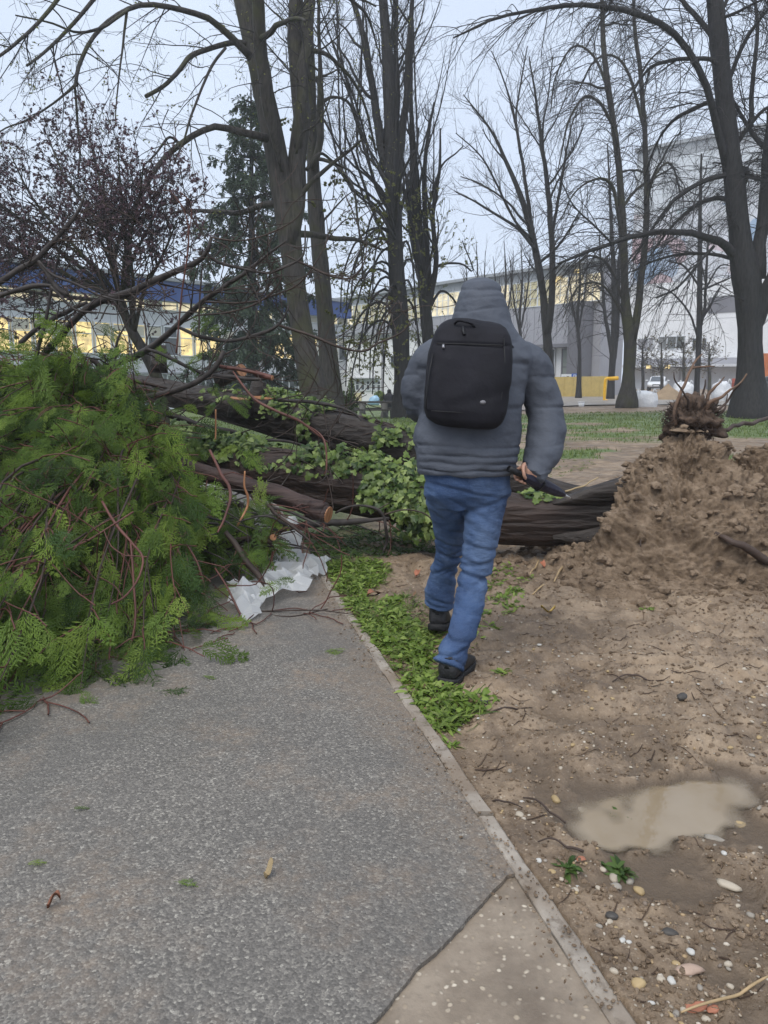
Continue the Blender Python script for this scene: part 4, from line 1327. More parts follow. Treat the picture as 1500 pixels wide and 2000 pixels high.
# ---- T7: massive dark tree at the right
tree('lime_tree', 'massive dark bare tree with arching drooping limbs at the right edge', 'tree', 27,
     stems=[([(1467, 822, 84), (1466, 800, 62), (1465, 760, 49), (1465, 690, 46), (1464, 620, 48), (1460, 560, 54), (1450, 500, 43), (1441, 420, 39), (1432, 340, 36), (1423, 260, 34), (1413, 170, 32), (1404, 80, 33), (1396, 0, 30), (1388, -100, 25), (1376, -230, 16), (1368, -330, 8)], 27, 0, 30),
            ([(1476, 545, 34), (1486, 480, 26), (1493, 400, 24), (1500, 310, 22), (1510, 200, 18), (1525, 60, 14), (1540, -100, 8)], 27, .8),
            ([(1474, 640, 26), (1490, 590, 26), (1508, 540, 24), (1540, 440, 20), (1580, 300, 14)], 27, -.6)],
     limbs=[([(1445, 515, 24), (1425, 488, 19), (1405, 470, 16), (1375, 461, 14), (1340, 456, 12), (1290, 454, 11), (1245, 460, 10), (1195, 475, 8), (1145, 492, 7), (1090, 515, 4)], 27, -2),
            ([(1420, 330, 20), (1408, 280, 16), (1394, 220, 14), (1383, 180, 14), (1368, 140, 13), (1340, 92, 13), (1310, 60, 12), (1275, 38, 12), (1225, 22, 11), (1170, 13, 10), (1125, 10, 9), (1080, 14, 8), (1030, 22, 7), (975, 34, 6), (925, 55, 5), (885, 74, 3)], 27, -4),
            ([(1410, 150, 10), (1390, 118, 9), (1340, 115, 8), (1290, 122, 7), (1260, 142, 5), (1230, 190, 3)], 27, -1.5), ([(1415, 225, 10), (1390, 200, 9), (1345, 218, 8), (1310, 240, 6), (1280, 285, 4), (1260, 340, 3)], 27, 1.5),
            ([(1428, 340, 11), (1400, 345, 10), (1370, 355, 9), (1330, 380, 8), (1300, 410, 6), (1265, 460, 4), (1235, 510, 3)], 27, -1), ([(1434, 400, 11), (1410, 388, 10), (1380, 392, 8), (1345, 412, 7), (1305, 450, 5), (1270, 500, 3)], 27, 1.5),
            ([(1440, 510, 8), (1410, 500, 7), (1365, 495, 6), (1320, 498, 5), (1270, 512, 4), (1235, 530, 3)], 27, 2), ([(1405, 95, 12), (1375, 50, 11), (1345, 15, 9), (1310, -30, 7), (1270, -60, 5)], 27, 1), ([(1398, 30, 10), (1360, -40, 8), (1290, -50, 7), (1220, -20, 5), (1170, 30, 3)], 27, -2),
            ([(1430, 300, 9), (1460, 250, 8), (1500, 210, 6), (1560, 200, 4)], 27, -1), ([(1416, 180, 9), (1450, 90, 8), (1490, 30, 6), (1540, -20, 4)], 27, -1), ([(1400, 60, 8), (1420, 0, 7), (1465, -40, 5), (1500, 10, 3)], 27, 1), ([(1466, 250, 10), (1470, 150, 9), (1480, 60, 7), (1470, -40, 5)], 27.5, .5),
            ([(1395, 480, 6), (1360, 520, 5), (1325, 560, 4), (1282, 582, 3)], 26.5, -1), ([(1195, 475, 5), (1160, 440, 4), (1120, 400, 3), (1085, 330, 2)], 25.4, .6)],
     levels=[(4.8, (1.4, 4.2), (22, 60), (-.55, 0, -1.1), dict(n=9, rr=.45, tmin=.15, rmax=.016, trunk=.4)), (2.6, (.4, 1.4), (20, 55), (-.2, 0, -.7), dict(n=6, rr=.6)), (1.9, (.2, .6), (20, 60), (0, 0, -.2), dict(n=4, rr=.75))],
     extra=[(5, (2.5, 5), (45, 80), (0, 0, -.6), .35)], group='bare park trees', bark_m=BARK2)

# ---- T8, T9: thin trees further back
tree('slim_tree', 'slim dark tree seen between the bulk bags and the massive tree', 'tree', 43,
     stems=[([(1360, 782, 14), (1361, 750, 11), (1364, 690, 11), (1366, 620, 11), (1367, 540, 10), (1367, 460, 8), (1368, 380, 6), (1370, 300, 3)], 43, 0, 30), ([(1368, 640, 7), (1377, 590, 6), (1380, 520, 5), (1385, 440, 3)], 43, .5)],
     limbs=[([(1364, 660, 5), (1345, 610, 4), (1310, 570, 3), (1280, 560, 2)], 43, 0), ([(1366, 560, 5), (1335, 520, 4), (1305, 510, 3)], 43, -1), ([(1380, 560, 4), (1405, 520, 3), (1430, 520, 2)], 43, 1)],
     levels=[(3, (.8, 2.4), (25, 60), (0, 0, -.4), dict(n=6, rr=.5, rmax=.02)), (2.2, (.4, 1.1), (25, 55), (0, 0, -.3), dict(n=5, rr=.65)), (1.5, (.2, .5), (25, 55), (0, 0, 0), dict(n=4, rr=.8))],
     extra=[(5, (1.5, 3), (30, 70), (0, 0, .2), .3)], group='bare park trees', bark_m=BARK2)
tree('slim_tree', 'twin stemmed dark tree just left of the forked tree by the hoarding', 'tree', 50,
     stems=[([(1192, 780, 16), (1194, 740, 13), (1198, 680, 12), (1200, 600, 11), (1198, 520, 9), (1194, 440, 7), (1190, 350, 4), (1186, 280, 2)], 50, 0, 30), ([(1200, 700, 9), (1206, 620, 8), (1208, 540, 7), (1212, 460, 5), (1216, 380, 3)], 50, .5), ([(1196, 700, 8), (1182, 620, 7), (1176, 540, 5), (1170, 460, 3)], 50, .5)],
     levels=[(3, (1, 2.6), (25, 60), (0, 0, -.2), dict(n=6, rr=.5, rmax=.02)), (2, (.4, 1.2), (25, 55), (0, 0, -.2), dict(n=5, rr=.65)), (1.2, (.2, .5), (25, 55), (0, 0, 0), dict(n=4, rr=.8))],
     extra=[(6, (1.5, 3), (30, 70), (0, 0, .2), .3)], group='bare park trees', bark_m=BARK2)
for (px, lab) in ((985, 'far thin tree just right of the hooded head, before the hall'), (1017, 'far thin tree between the hood and the V shaped tree'), (1130, 'far thin tree in front of the dark hall pillar'), (930, 'far thin tree partly hidden behind the hood')):
    w_ = 5 + rng.random() * 2
    tree('slim_tree', lab, 'tree', 52,
         stems=[([(px, 770, w_ + 2), (px + 2, 690, w_), (px - 2, 620, w_ * .8), (px + 3, 550, w_ * .55), (px, 470, .8)], 52, 0, 20), ([(px + 1, 640, 4), (px + 14, 560, 3), (px + 18, 490, .8)], 52, .5), ([(px, 660, 4), (px - 14, 580, 3), (px - 22, 500, .8)], 52, -.5)],
         levels=[(3.2, (.8, 2.2), (20, 50), (0, 0, .5), dict(n=6, rr=.5, rmax=.02)), (1.8, (.4, 1.0), (25, 55), (0, 0, .3), dict(n=5, rr=.65)), (1.2, (.2, .5), (25, 55), (0, 0, .2), dict(n=4, rr=.8))], twig_m=TWIGB, group='far thin trees', bark_m=BARK2)
for px, lab in ((1292, 'small round brown street tree left of the sand pile'), (1335, 'small round brown street tree above the white bags'), (1255, 'small round brown street tree behind the forked tree'), (1385, 'small brown street tree beside the massive trunk')):
    tree('street_tree', lab, 'tree', 66,
         stems=[([(px, 772, 7), (px + 1, 740, 6), (px, 712, 5), (px, 690, 3), (px, 668, 2)], 66, 0, 20)],
         levels=[(3.5, (1.0, 2.4), (40, 80), (0, 0, .2), dict(n=6, rr=.7, tmin=.45, rmax=.03, trunk=1.6)), (3.5, (.5, 1.1), (30, 60), (0, 0, .2), dict(n=5, rr=.8)), (2.5, (.25, .5), (30, 60), (0, 0, .2), dict(n=4, rr=.9))], twig_m=TWIGB, group='small street trees before the tall hall',
         leaves=(350, .16, BROWNB, 1.2, 12))

# ---- purple-leaved plum on the left
PLUM = leafmat('dark_purple_leaf', [(0.065, 0.038, 0.052), (0.10, 0.060, 0.078), (0.135, 0.088, 0.10)], trans=.15)
plP = [([(318, 790, 26), (305, 735, 24), (283, 690, 22), (262, 655, 20), (246, 620, 18), (238, 590, 15)], 14.5, 0, 30)]
tips = [(20, 300), (90, 260), (170, 250), (230, 285), (280, 320), (320, 380), (345, 430), (60, 420), (0, 470), (150, 400), (-80, 420), (-120, 300), (110, 480), (200, 360), (-40, 560), (260, 420)]
lb = []
for k, (x, y) in enumerate(tips):
    sx, sy = (238, 592) if k % 3 else (262, 655)
    lb.append(([(sx, sy, 9), (sx * .66 + x * .34 + rng.normal() * 12, sy * .62 + y * .38, 7), (sx * .3 + x * .7 + rng.normal() * 10, sy * .28 + y * .72, 5), (x, y, 2)], 14.5, rng.uniform(-2.2, 2.2)))
tree('plum_tree', 'purple leaved plum tree with dense dark crown at the upper left', 'tree', 14.5, plP, lb,
     levels=[(7, (.6, 1.7), (25, 65), (0, 0, .15), dict(n=6, rr=.5, tmin=.25, rmax=.012, trunk=.2)), (4.0, (.3, .8), (25, 60), (0, 0, 0), dict(n=5, rr=.6)), (3.5, (.2, .5), (25, 60), (0, 0, 0), dict(n=4, rr=.7))],
     leaves=(52000, .040, PLUM, 1.4, 9))

# ---- spruce behind the leaning tree
NEED = leafmat('blue_green_needles', [(0.026, 0.044, 0.030), (0.044, 0.068, 0.044), (0.064, 0.092, 0.058)], trans=.05, rough=.6)
Ys = 31
sp_ = thing('spruce_tree', 'dark green spruce with drooping boughs behind the leaning tree', 'tree', W(503, 815, Ys))
ax = lambda s_: W(494 - 4 * s_, 812 - 650 * s_, Ys + s_ * .3)
PT = np.array([ax(s_) for s_ in np.linspace(-.02, 1, 24)])
tube_obj('trunk', PT, np.linspace(.26, .02, 24), BARK2, sp_, 10)
bp_, br_ = [], []
nb = 90
for k in range(nb):
    s_ = 0.09 + .9 * ((k // 6 + rng.random() * .25) / (nb // 6)) ** .95
    p = ax(s_)
    a = k * 1.047 + (k // 6) * .5 + rng.normal() * .3
    L = (1 - s_) ** .75 * 4.0 * rng.uniform(.4, 1.12) * (.62 + .38 * min(1, s_ / .4)) + .2
    d = np.array([math.cos(a), math.sin(a), 0])
    bp_.append(spline([p, p + d * L * .4 + (0, 0, .06 * L), p + d * L * .75 - (0, 0, .16 * L), p + d * L - (0, 0, .22 * L)], 12))
    br_.append(np.linspace(.03, .008, 12))
bp_, br_ = np.array(bp_), np.array(br_)
for k in range(nb):
    tube_obj('bough', bp_[k], br_[k], TWIG, sp_, 5)
cnt = np.maximum(4, (np.linalg.norm(bp_[:, -1] - bp_[:, 0], axis=1) * 13).astype(int))
P, R = grow(bp_, br_, cnt, (.3, .75), (35, 75), (0, 0, -1.4), n=5, rr=.6, tmin=.08, rmax=.01)
P2, R2 = grow(P, R, np.full(len(P), 3), (.12, .32), (25, 60), (0, 0, -1.2), n=4, rr=.7)
lv = []
for PP in (P, P2):
    nn = PP.shape[1]
    c_ = np.repeat(np.arange(len(PP)), 11)
    tt_ = rng.random(len(c_)) * (nn - 1.01)
    i_ = tt_.astype(int)
    p = PP[c_, i_] + (PP[c_, i_ + 1] - PP[c_, i_]) * (tt_ - i_)[:, None]
    lv.append((p, nrm(PP[c_, i_ + 1] - PP[c_, i_])))
p, d = np.concatenate([q[0] for q in lv]), np.concatenate([q[1] for q in lv])
V = np.array([(0, -.16, 0), (.75, -.16, .0), (1, 0, 0), (.75, .16, 0), (0, .16, 0)])
X, F = stamp(V, [[0, 1, 2, 3], [0, 3, 4, 4]][:1], frames(p, d + .35 * rng.normal(size=d.shape), rng.normal(size=d.shape), .125 * rng.uniform(.7, 1.3, len(p))))
V, Q, T, _ = tubes(np.array(P), R, 3)
props(mk('foliage', X, F, mat=NEED, parent=sp_), kind='stuff')
props(mk('twigs', V, Q, T, TWIG, sp_), kind='stuff')
# grass of the lawn
n = 80000
yb = 8 + 30 * rng.random(n) ** 1.6
xb = (rng.random(n) - .5) * 2 * (yb * .62)
keep = (turf_mask(xb, yb) > .25 + .4 * rng.random(n)) & ~((xb < kerb_x(yb) + .05) & (xb > kerb_x(yb) - 2.5) & (yb < 13))
xb, yb = xb[keep], yb[keep]
n = len(xb)
zb = ground_z(xb, yb)
h = .05 + .05 * rng.random(n)
d = nrm(rng.normal(size=(n, 3)) * (1, 1, 0))
p = np.stack([xb, yb, zb - .01], 1)
wd = np.cross(d, [0, 0, 1]) * (.003 + .00042 * yb)[:, None]
V = np.stack([p - wd, p + wd, p + d * h[:, None] * .6 + np.array([0, 0, 1]) * h[:, None]], 1).reshape(-1, 3)
T = np.arange(3 * n).reshape(-1, 3)
GRASS = leafmat('grass_blade', [(0.055, 0.088, 0.019), (0.092, 0.143, 0.031), (0.132, 0.185, 0.044), (0.17, 0.19, 0.075)], trans=.3)
props(mk('lawn_grass', V, None, T, GRASS), kind='stuff')

# ================================================================== THE UPROOTED TREE
RED = bark('red_brown_stringy_bark', (0.012, 0.008, 0.0075), (0.066, 0.043, 0.038), stretch=(2.0, 15, 15), bump=0.9, dist=0.03, rough=0.5)
DARKB = bark('wet_dark_bark', (0.011, 0.009, 0.008), (0.050, 0.042, 0.037), stretch=(2.6, 16, 16), bump=0.9, dist=0.03, rough=0.5)
LIMBM = bark('bare_limb_bark', (0.012, 0.010, 0.010), (0.056, 0.048, 0.044), stretch=(9, 9, 9), bump=0.5, dist=0.01, rough=0.55)
REDT = plain('red_twig', (0.095, 0.038, 0.029), 0.5, 0.35, 6)
BRNT = plain('brown_twig_bark', (0.040, 0.027, 0.021), 0.6, 0.35, 6)
SAWN = NB('sawn_orange_wood')
b = SAWN
w_ = b.n('TexWave', wave_type='RINGS')
w_.inputs['Scale'].default_value = 9
w_.inputs['Distortion'].default_value = 3
b.l(b.co, w_.inputs['Vector'])
b.set(Base_Color=b.ramp(b.math('ADD', b.math('MULTIPLY', w_.outputs['Fac'], .4), b.noise(12)), [(.3, (0.20, 0.08, 0.035)), (.9, (0.36, 0.17, 0.075))]), Roughness=.6)
SAWN = b.m

ft = thing('fallen_tree', 'uprooted two stemmed conifer lying across the path with torn soil and roots', 'fallen tree', (1.9, 5.7, 0))


def path3(pts, n):
    A = np.array([[*W(x, y, Y), w / 2 * pxm(Y, W(x, y, Y)[2])] for x, y, Y, w in pts])
    A = spline(A, n)
    return A[:, :3], A[:, 3]


def logmesh(name, P, R, mat, amp=.06, S_=56):
    V, Q, T, uv = tubes(P, R, S_, True)
    n = len(P)
    th = np.tile(np.arange(S_) / S_ * 2 * math.pi, n)
    L = uv[:n * S_, 1]
    q = np.stack([np.cos(th) * 2.6, np.sin(th) * 2.6, L * .55], 1)
    f1 = np.abs(vnoise(q * 2.3 + 5)) - .25 + .5 * fbm(q * np.array([5, 5, 3]), 3) * .6
    lob = .10 * np.cos(3 * th + L * .5) + .08 * fbm(q * .5, 2)
    C = np.repeat(P, S_, 0)
    k = 1 + amp * f1 * 1.6 + lob * .8
    V[:n * S_] = C + (V[:n * S_] - C) * k[:, None]
    return mk(name, V, Q, T, mat, ft, uv=uv)


TA_pts = [(1260, 1005, 5.85, 125), (1205, 1008, 5.85, 112), (1150, 1012, 5.85, 102), (1050, 1014, 5.85, 94), (950, 1003, 5.9, 102), (830, 975, 5.98, 104), (700, 950, 6.1, 102), (600, 934, 6.2, 96), (450, 908, 6.5, 86), (330, 885, 6.8, 76), (220, 858, 7.2, 62), (90, 828, 7.8, 45), (-80, 790, 8.6, 24)]
TB_pts = [(1250, 985, 6.05, 80), (1190, 984, 6.1, 60), (1100, 970, 6.25, 56), (950, 925, 6.5, 72), (810, 886, 6.7, 84), (700, 856, 6.9, 84), (600, 832, 7.1, 76), (500, 806, 7.3, 66), (420, 788, 7.5, 58), (330, 768, 7.8, 50), (230, 745, 8.2, 36), (80, 715, 8.8, 18)]
PA, RA = path3(TA_pts, 130)
PB, RB = path3(TB_pts, 120)
RED2 = bark('fallen_trunk_bark', (0.010, 0.0075, 0.0065), (0.052, 0.036, 0.030), stretch=(2.0, 15, 15), bump=0.9, dist=0.03, rough=0.42)
t_ = RED2.node_tree                                  # the root collar is covered in nearly black wet bark
pb_ = next(q for q in t_.nodes if q.type == 'BSDF_PRINCIPLED')
src = pb_.inputs['Base Color'].links[0].from_socket
sp_x = t_.nodes.new('ShaderNodeSeparateXYZ')
t_.links.new(next(q for q in t_.nodes if q.type == 'TEX_COORD').outputs['Object'], sp_x.inputs[0])
mr_ = t_.nodes.new('ShaderNodeMapRange')
mr_.inputs[1].default_value, mr_.inputs[2].default_value = 1.15, 1.75
t_.links.new(sp_x.outputs[0], mr_.inputs[0])
mx_ = t_.nodes.new('ShaderNodeMix')
mx_.data_type = 'RGBA'
mx_.inputs[7].default_value = (0.014, 0.012, 0.011, 1)
t_.links.new(mr_.outputs[0], mx_.inputs[0])
t_.links.new(src, mx_.inputs[6])
t_.links.new(mx_.outputs[2], pb_.inputs['Base Color'])
logmesh('trunk', PA, RA, RED2)
logmesh('trunk', PB, RB, DARKB)
# buttress ridges where the stems run into the root plate
for pts in ([(1215, 960, 5.75, 60), (1150, 968, 5.7, 34), (1080, 985, 5.72, 8)], [(1225, 1045, 5.6, 66), (1160, 1050, 5.62, 40), (1080, 1050, 5.7, 10)], [(1205, 962, 5.9, 40), (1140, 968, 5.95, 24), (1085, 976, 6.0, 8)]):
    P, R = path3(pts, 24)
    logmesh('buttress_root', P, R, DARKB, .12, 24)

# ---- torn-up soil heap of the root plate
SOIL = NB('torn_soil')
b = SOIL
n2, n3 = b.noise(7, 6, .68), b.noise(45, 5, .7)
cc = b.ramp(n2, [(.30, (0.098, 0.066, 0.043)), (.46, (0.19, 0.135, 0.088)), (.6, (0.275, 0.202, 0.138)), (.78, (0.35, 0.268, 0.19))])
cc = b.mix(b.mr(n3, .58, .72, 0, .6), cc, (0.07, 0.042, 0.026))
cc = b.mix(b.mr(b.voro(70, out='Distance'), .16, .08, 0, .55), cc, (0.46, 0.37, 0.27))
b.set(Base_Color=cc, Roughness=.8, Specular_IOR_Level=.3)
q_ = b.bump(n3, .9, .02)
b.bump(b.noise(140, 3, .7), .9, .008, q_)
SOIL = b.m


def heap(c, rx, ry, h, nt=300, nr=150, pw=1.25, seed=0, amp=1.0, lean=(0, 0)):
    th = np.linspace(0, 2 * math.pi, nt, endpoint=False)
    r = np.linspace(0, 1, nr)
    TH, RR = np.meshgrid(th, r)
    d = np.stack([np.cos(TH), np.sin(TH)], -1)
    rad = 1 + .16 * fbm(np.stack([d[..., 0] * 1.6 + seed, d[..., 1] * 1.6, 0 * TH], -1), 3)
    prof = np.clip(1 - RR ** pw, 0, 1)
    prof = prof * .82 + .18 * ss(.62, .25, RR)
    X = c[0] + rx * rad * RR * d[..., 0] + lean[0] * prof
    Y = c[1] + ry * rad * RR * d[..., 1] + lean[1] * prof
    Z = h * prof
    P = np.stack([X, Y, Z], -1)
    e = ss(1.0, .85, RR)
    q = P + seed
    clod = (np.abs(vnoise(q * 5.5)) * .085 + (.5 - np.abs(vnoise(q * 15 + 4))) * .03) * (.55 + .45 * ss(-.5, .5, fbm(q * 1.7 + 8, 2))) + .030 * fbm(q * 22, 4, .7) + .016 * fbm(q * 55, 2)
    big = .17 * fbm(q * 2.0, 2)
    k = (big + clod - .05) * e * amp
    nz = np.stack([d[..., 0] * .8, d[..., 1] * .8, np.full_like(TH, .65)], -1)
    P = P + nz * k[..., None]
    P[..., 2] += ground_z(c[0], c[1]) - .08 * (1 - e)
    V = P.reshape(-1, 3)
    i, j = np.arange(nr - 1)[:, None] * nt, np.arange(nt)[None]
    j2 = (j + 1) % nt
    return V, np.stack([i + j, i + nt + j, i + nt + j2, i + j2], -1).reshape(-1, 4)


hp1 = heap((2.17, 5.62), 1.06, 0.88, 1.08, pw=1.08, seed=3.3, lean=(.08, .12))
rp_ = mk('root_plate', *hp1, mat=SOIL, parent=ft)
hp2 = heap((2.85, 5.85), 1.12, 1.0, .76, 240, 120, pw=1.35, seed=9.1)
mk('soil_mound', *hp2, mat=SOIL, parent=ft)
hp3 = heap((2.25, 5.12), 1.0, .5, .16, 220, 90, pw=1.6, seed=5.7, amp=.7)
mk('soil_mound', *hp3, mat=SOIL, parent=ft)
# dark tuft of roots and soil standing on the heap
tc_ = W(1352, 822, 5.9)
th = rng.normal(size=(900, 3))
bmx = bmesh.new()
bmesh.ops.create_icosphere(bmx, subdivisions=5, radius=1)
V = np.array([v.co[:] for v in bmx.verts])
T = np.array([[v.index for v in f.verts] for f in bmx.faces])
bmx.free()
ICO5 = (V, T)
X = tc_ + V * np.array([.19, .16, .17]) * (1 + .42 * fbm(V * 2.5 + 7, 4, .6))[:, None]
ROOTSOIL = plain('dark_root_soil', (0.085, 0.058, 0.042), .85, .4, 14, .9, 60)
mk('root_tuft', X, None, T, ROOTSOIL, ft)
ROOTM = plain('pale_brown_root', (0.125, 0.078, 0.052), .7, .35, 8, .4, 40)
ROOTD = plain('dark_root', (0.055, 0.038, 0.030), .7, .35, 8, .4, 40)
d = nrm(rng.normal(size=(700, 3)) + (0, -.2, .1))
p = tc_ + d * np.array([.19, .15, .15])
P, R = [], []
for k in range(700):
    L = rng.uniform(.03, .11)
    e = nrm(d[k] * .5 + rng.normal(size=3) * .9)
    P.append(spline([p[k], p[k] + d[k] * L * .4, p[k] + d[k] * L * .4 + e * L * .6 - (0, 0, .06 * L)], 5))
    R.append(np.linspace(.0032, .001, 5))
V, Q, T, _ = tubes(np.array(P), np.array(R), 3)
props(mk('root_hairs', V, Q, T, ROOTD, ft), kind='stuff')
roots = [([(1320, 830, 5.8, 9), (1322, 785, 5.85, 7), (1335, 752, 5.9, 6), (1352, 722, 5.95, 5), (1364, 705, 6, 4), (1372, 690, 6, 2)], ROOTM),
         ([(1352, 722, 5.95, 5), (1372, 718, 6.0, 4), (1392, 712, 6, 2)], ROOTM),
         ([(1370, 800, 5.85, 9), (1385, 775, 5.9, 7), (1402, 755, 5.9, 5), (1418, 735, 5.9, 2)], ROOTM),
         ([(1365, 820, 5.85, 10), (1385, 788, 5.8, 8), (1412, 775, 5.8, 6), (1440, 756, 5.8, 4), (1458, 730, 5.8, 3)], ROOTM),
         ([(1380, 818, 5.85, 6), (1402, 805, 5.8, 5), (1425, 782, 5.8, 4), (1440, 760, 5.75, 3), (1446, 748, 5.7, 2)], ROOTD),
         ([(1385, 826, 5.85, 6), (1412, 808, 5.8, 5), (1418, 790, 5.8, 3), (1424, 772, 5.8, 2)], ROOTD),
         ([(1345, 800, 5.8, 6), (1338, 770, 5.75, 4), (1322, 745, 5.7, 3), (1318, 725, 5.7, 2)], ROOTD),
         ([(1355, 795, 5.85, 5), (1375, 760, 5.9, 4), (1378, 742, 5.9, 2)], ROOTD),
         ([(1372, 838, 5.75, 9), (1420, 835, 5.9, 8), (1465, 826, 6.3, 8), (1520, 815, 6.8, 7), (1580, 808, 7.2, 4)], ROOTD),
         ([(1395, 1040, 5.0, 10), (1440, 1062, 4.9, 14), (1480, 1088, 4.9, 18), (1530, 1110, 4.9, 16)], ROOTD),
         ([(1240, 985, 5.3, 6), (1255, 1030, 5.15, 5), (1248, 1070, 5.0, 3)], ROOTD),
         ([(1105, 960, 5.5, 4), (1140, 945, 5.5, 3), (1165, 935, 5.6, 2)], plain('straw_stem', (0.33, 0.25, 0.14), .6))]
for pts, mm in roots:
    P, R = path3(pts, 16)
    P = P + .02 * np.stack([fbm(P * 8 + q, 2) for q in (0, 9, 19)], 1)
    tube_obj('root', P, R, mm, ft, 7)
# crumbs of soil round the heap
bmx = bmesh.new()
bmesh.ops.create_icosphere(bmx, subdivisions=1, radius=1)
ICO1 = (np.array([v.co[:] for v in bmx.verts]), np.array([[v.index for v in f.verts] for f in bmx.faces]))
bmx.free()
bmx = bmesh.new()
bmesh.ops.create_icosphere(bmx, subdivisions=2, radius=1)
ICO2 = (np.array([v.co[:] for v in bmx.verts]), np.array([[v.index for v in f.verts] for f in bmx.faces]))
bmx.free()


def rocks(pos, size, V0, flat=.6, jag=.25, zup=0):
    """squashed random stones at pos (N,3)"""
    N = len(pos)
    a = nrm(rng.normal(size=(N, 3)) * (1, 1, .15))
    M = frames(pos, a, np.tile([0, 0, 1.0], (N, 1)) + .3 * rng.normal(size=(N, 3)), 1.0)
    sc = size[:, None] * np.stack([rng.uniform(.9, 1.4, N), rng.uniform(.7, 1.1, N), rng.uniform(flat * .7, flat * 1.2, N)], 1)
    M[:, :3, :3] *= sc[:, None, :]
    X, F = stamp(V0[0], V0[1], M)
    X = X.reshape(N, -1, 3)
    X = X + (size[:, None] * jag * vnoise(X * (1.2 / size)[:, None, None] + 3))[..., None] * nrm(X - pos[:, None])
    return X.reshape(-1, 3), F


n = 2600
a, r = rng.random(n) * 2 * math.pi, np.sqrt(rng.random(n)) * 1.25
sel = np.stack([2.3 + 1.25 * r * np.cos(a), 5.45 + .95 * r * np.sin(a)], 1)
hv = np.concatenate([hp1[0], hp3[0], hp2[0]])
# height of the heap under each crumb, from a coarse grid
gi = np.floor((hv[:, :2] - (0, 3)) / .03).astype(int)
HG = np.full((200, 200), -1.0)
ok = (gi >= 0).all(1) & (gi < 200).all(1)
np.maximum.at(HG, (gi[ok, 0], gi[ok, 1]), hv[ok, 2])
ci = np.clip(np.floor((sel - (0, 3)) / .03).astype(int), 0, 199)
zc_ = np.maximum(HG[ci[:, 0], ci[:, 1]], ground_z(sel[:, 0], sel[:, 1]))
sz = .004 + .045 * rng.random(n) ** 6
X, F = rocks(np.column_stack([sel, zc_]), sz, ICO1, .7, .4)
props(mk('soil_crumbs', X, None, F, SOIL, ft, smooth=False), kind='stuff')

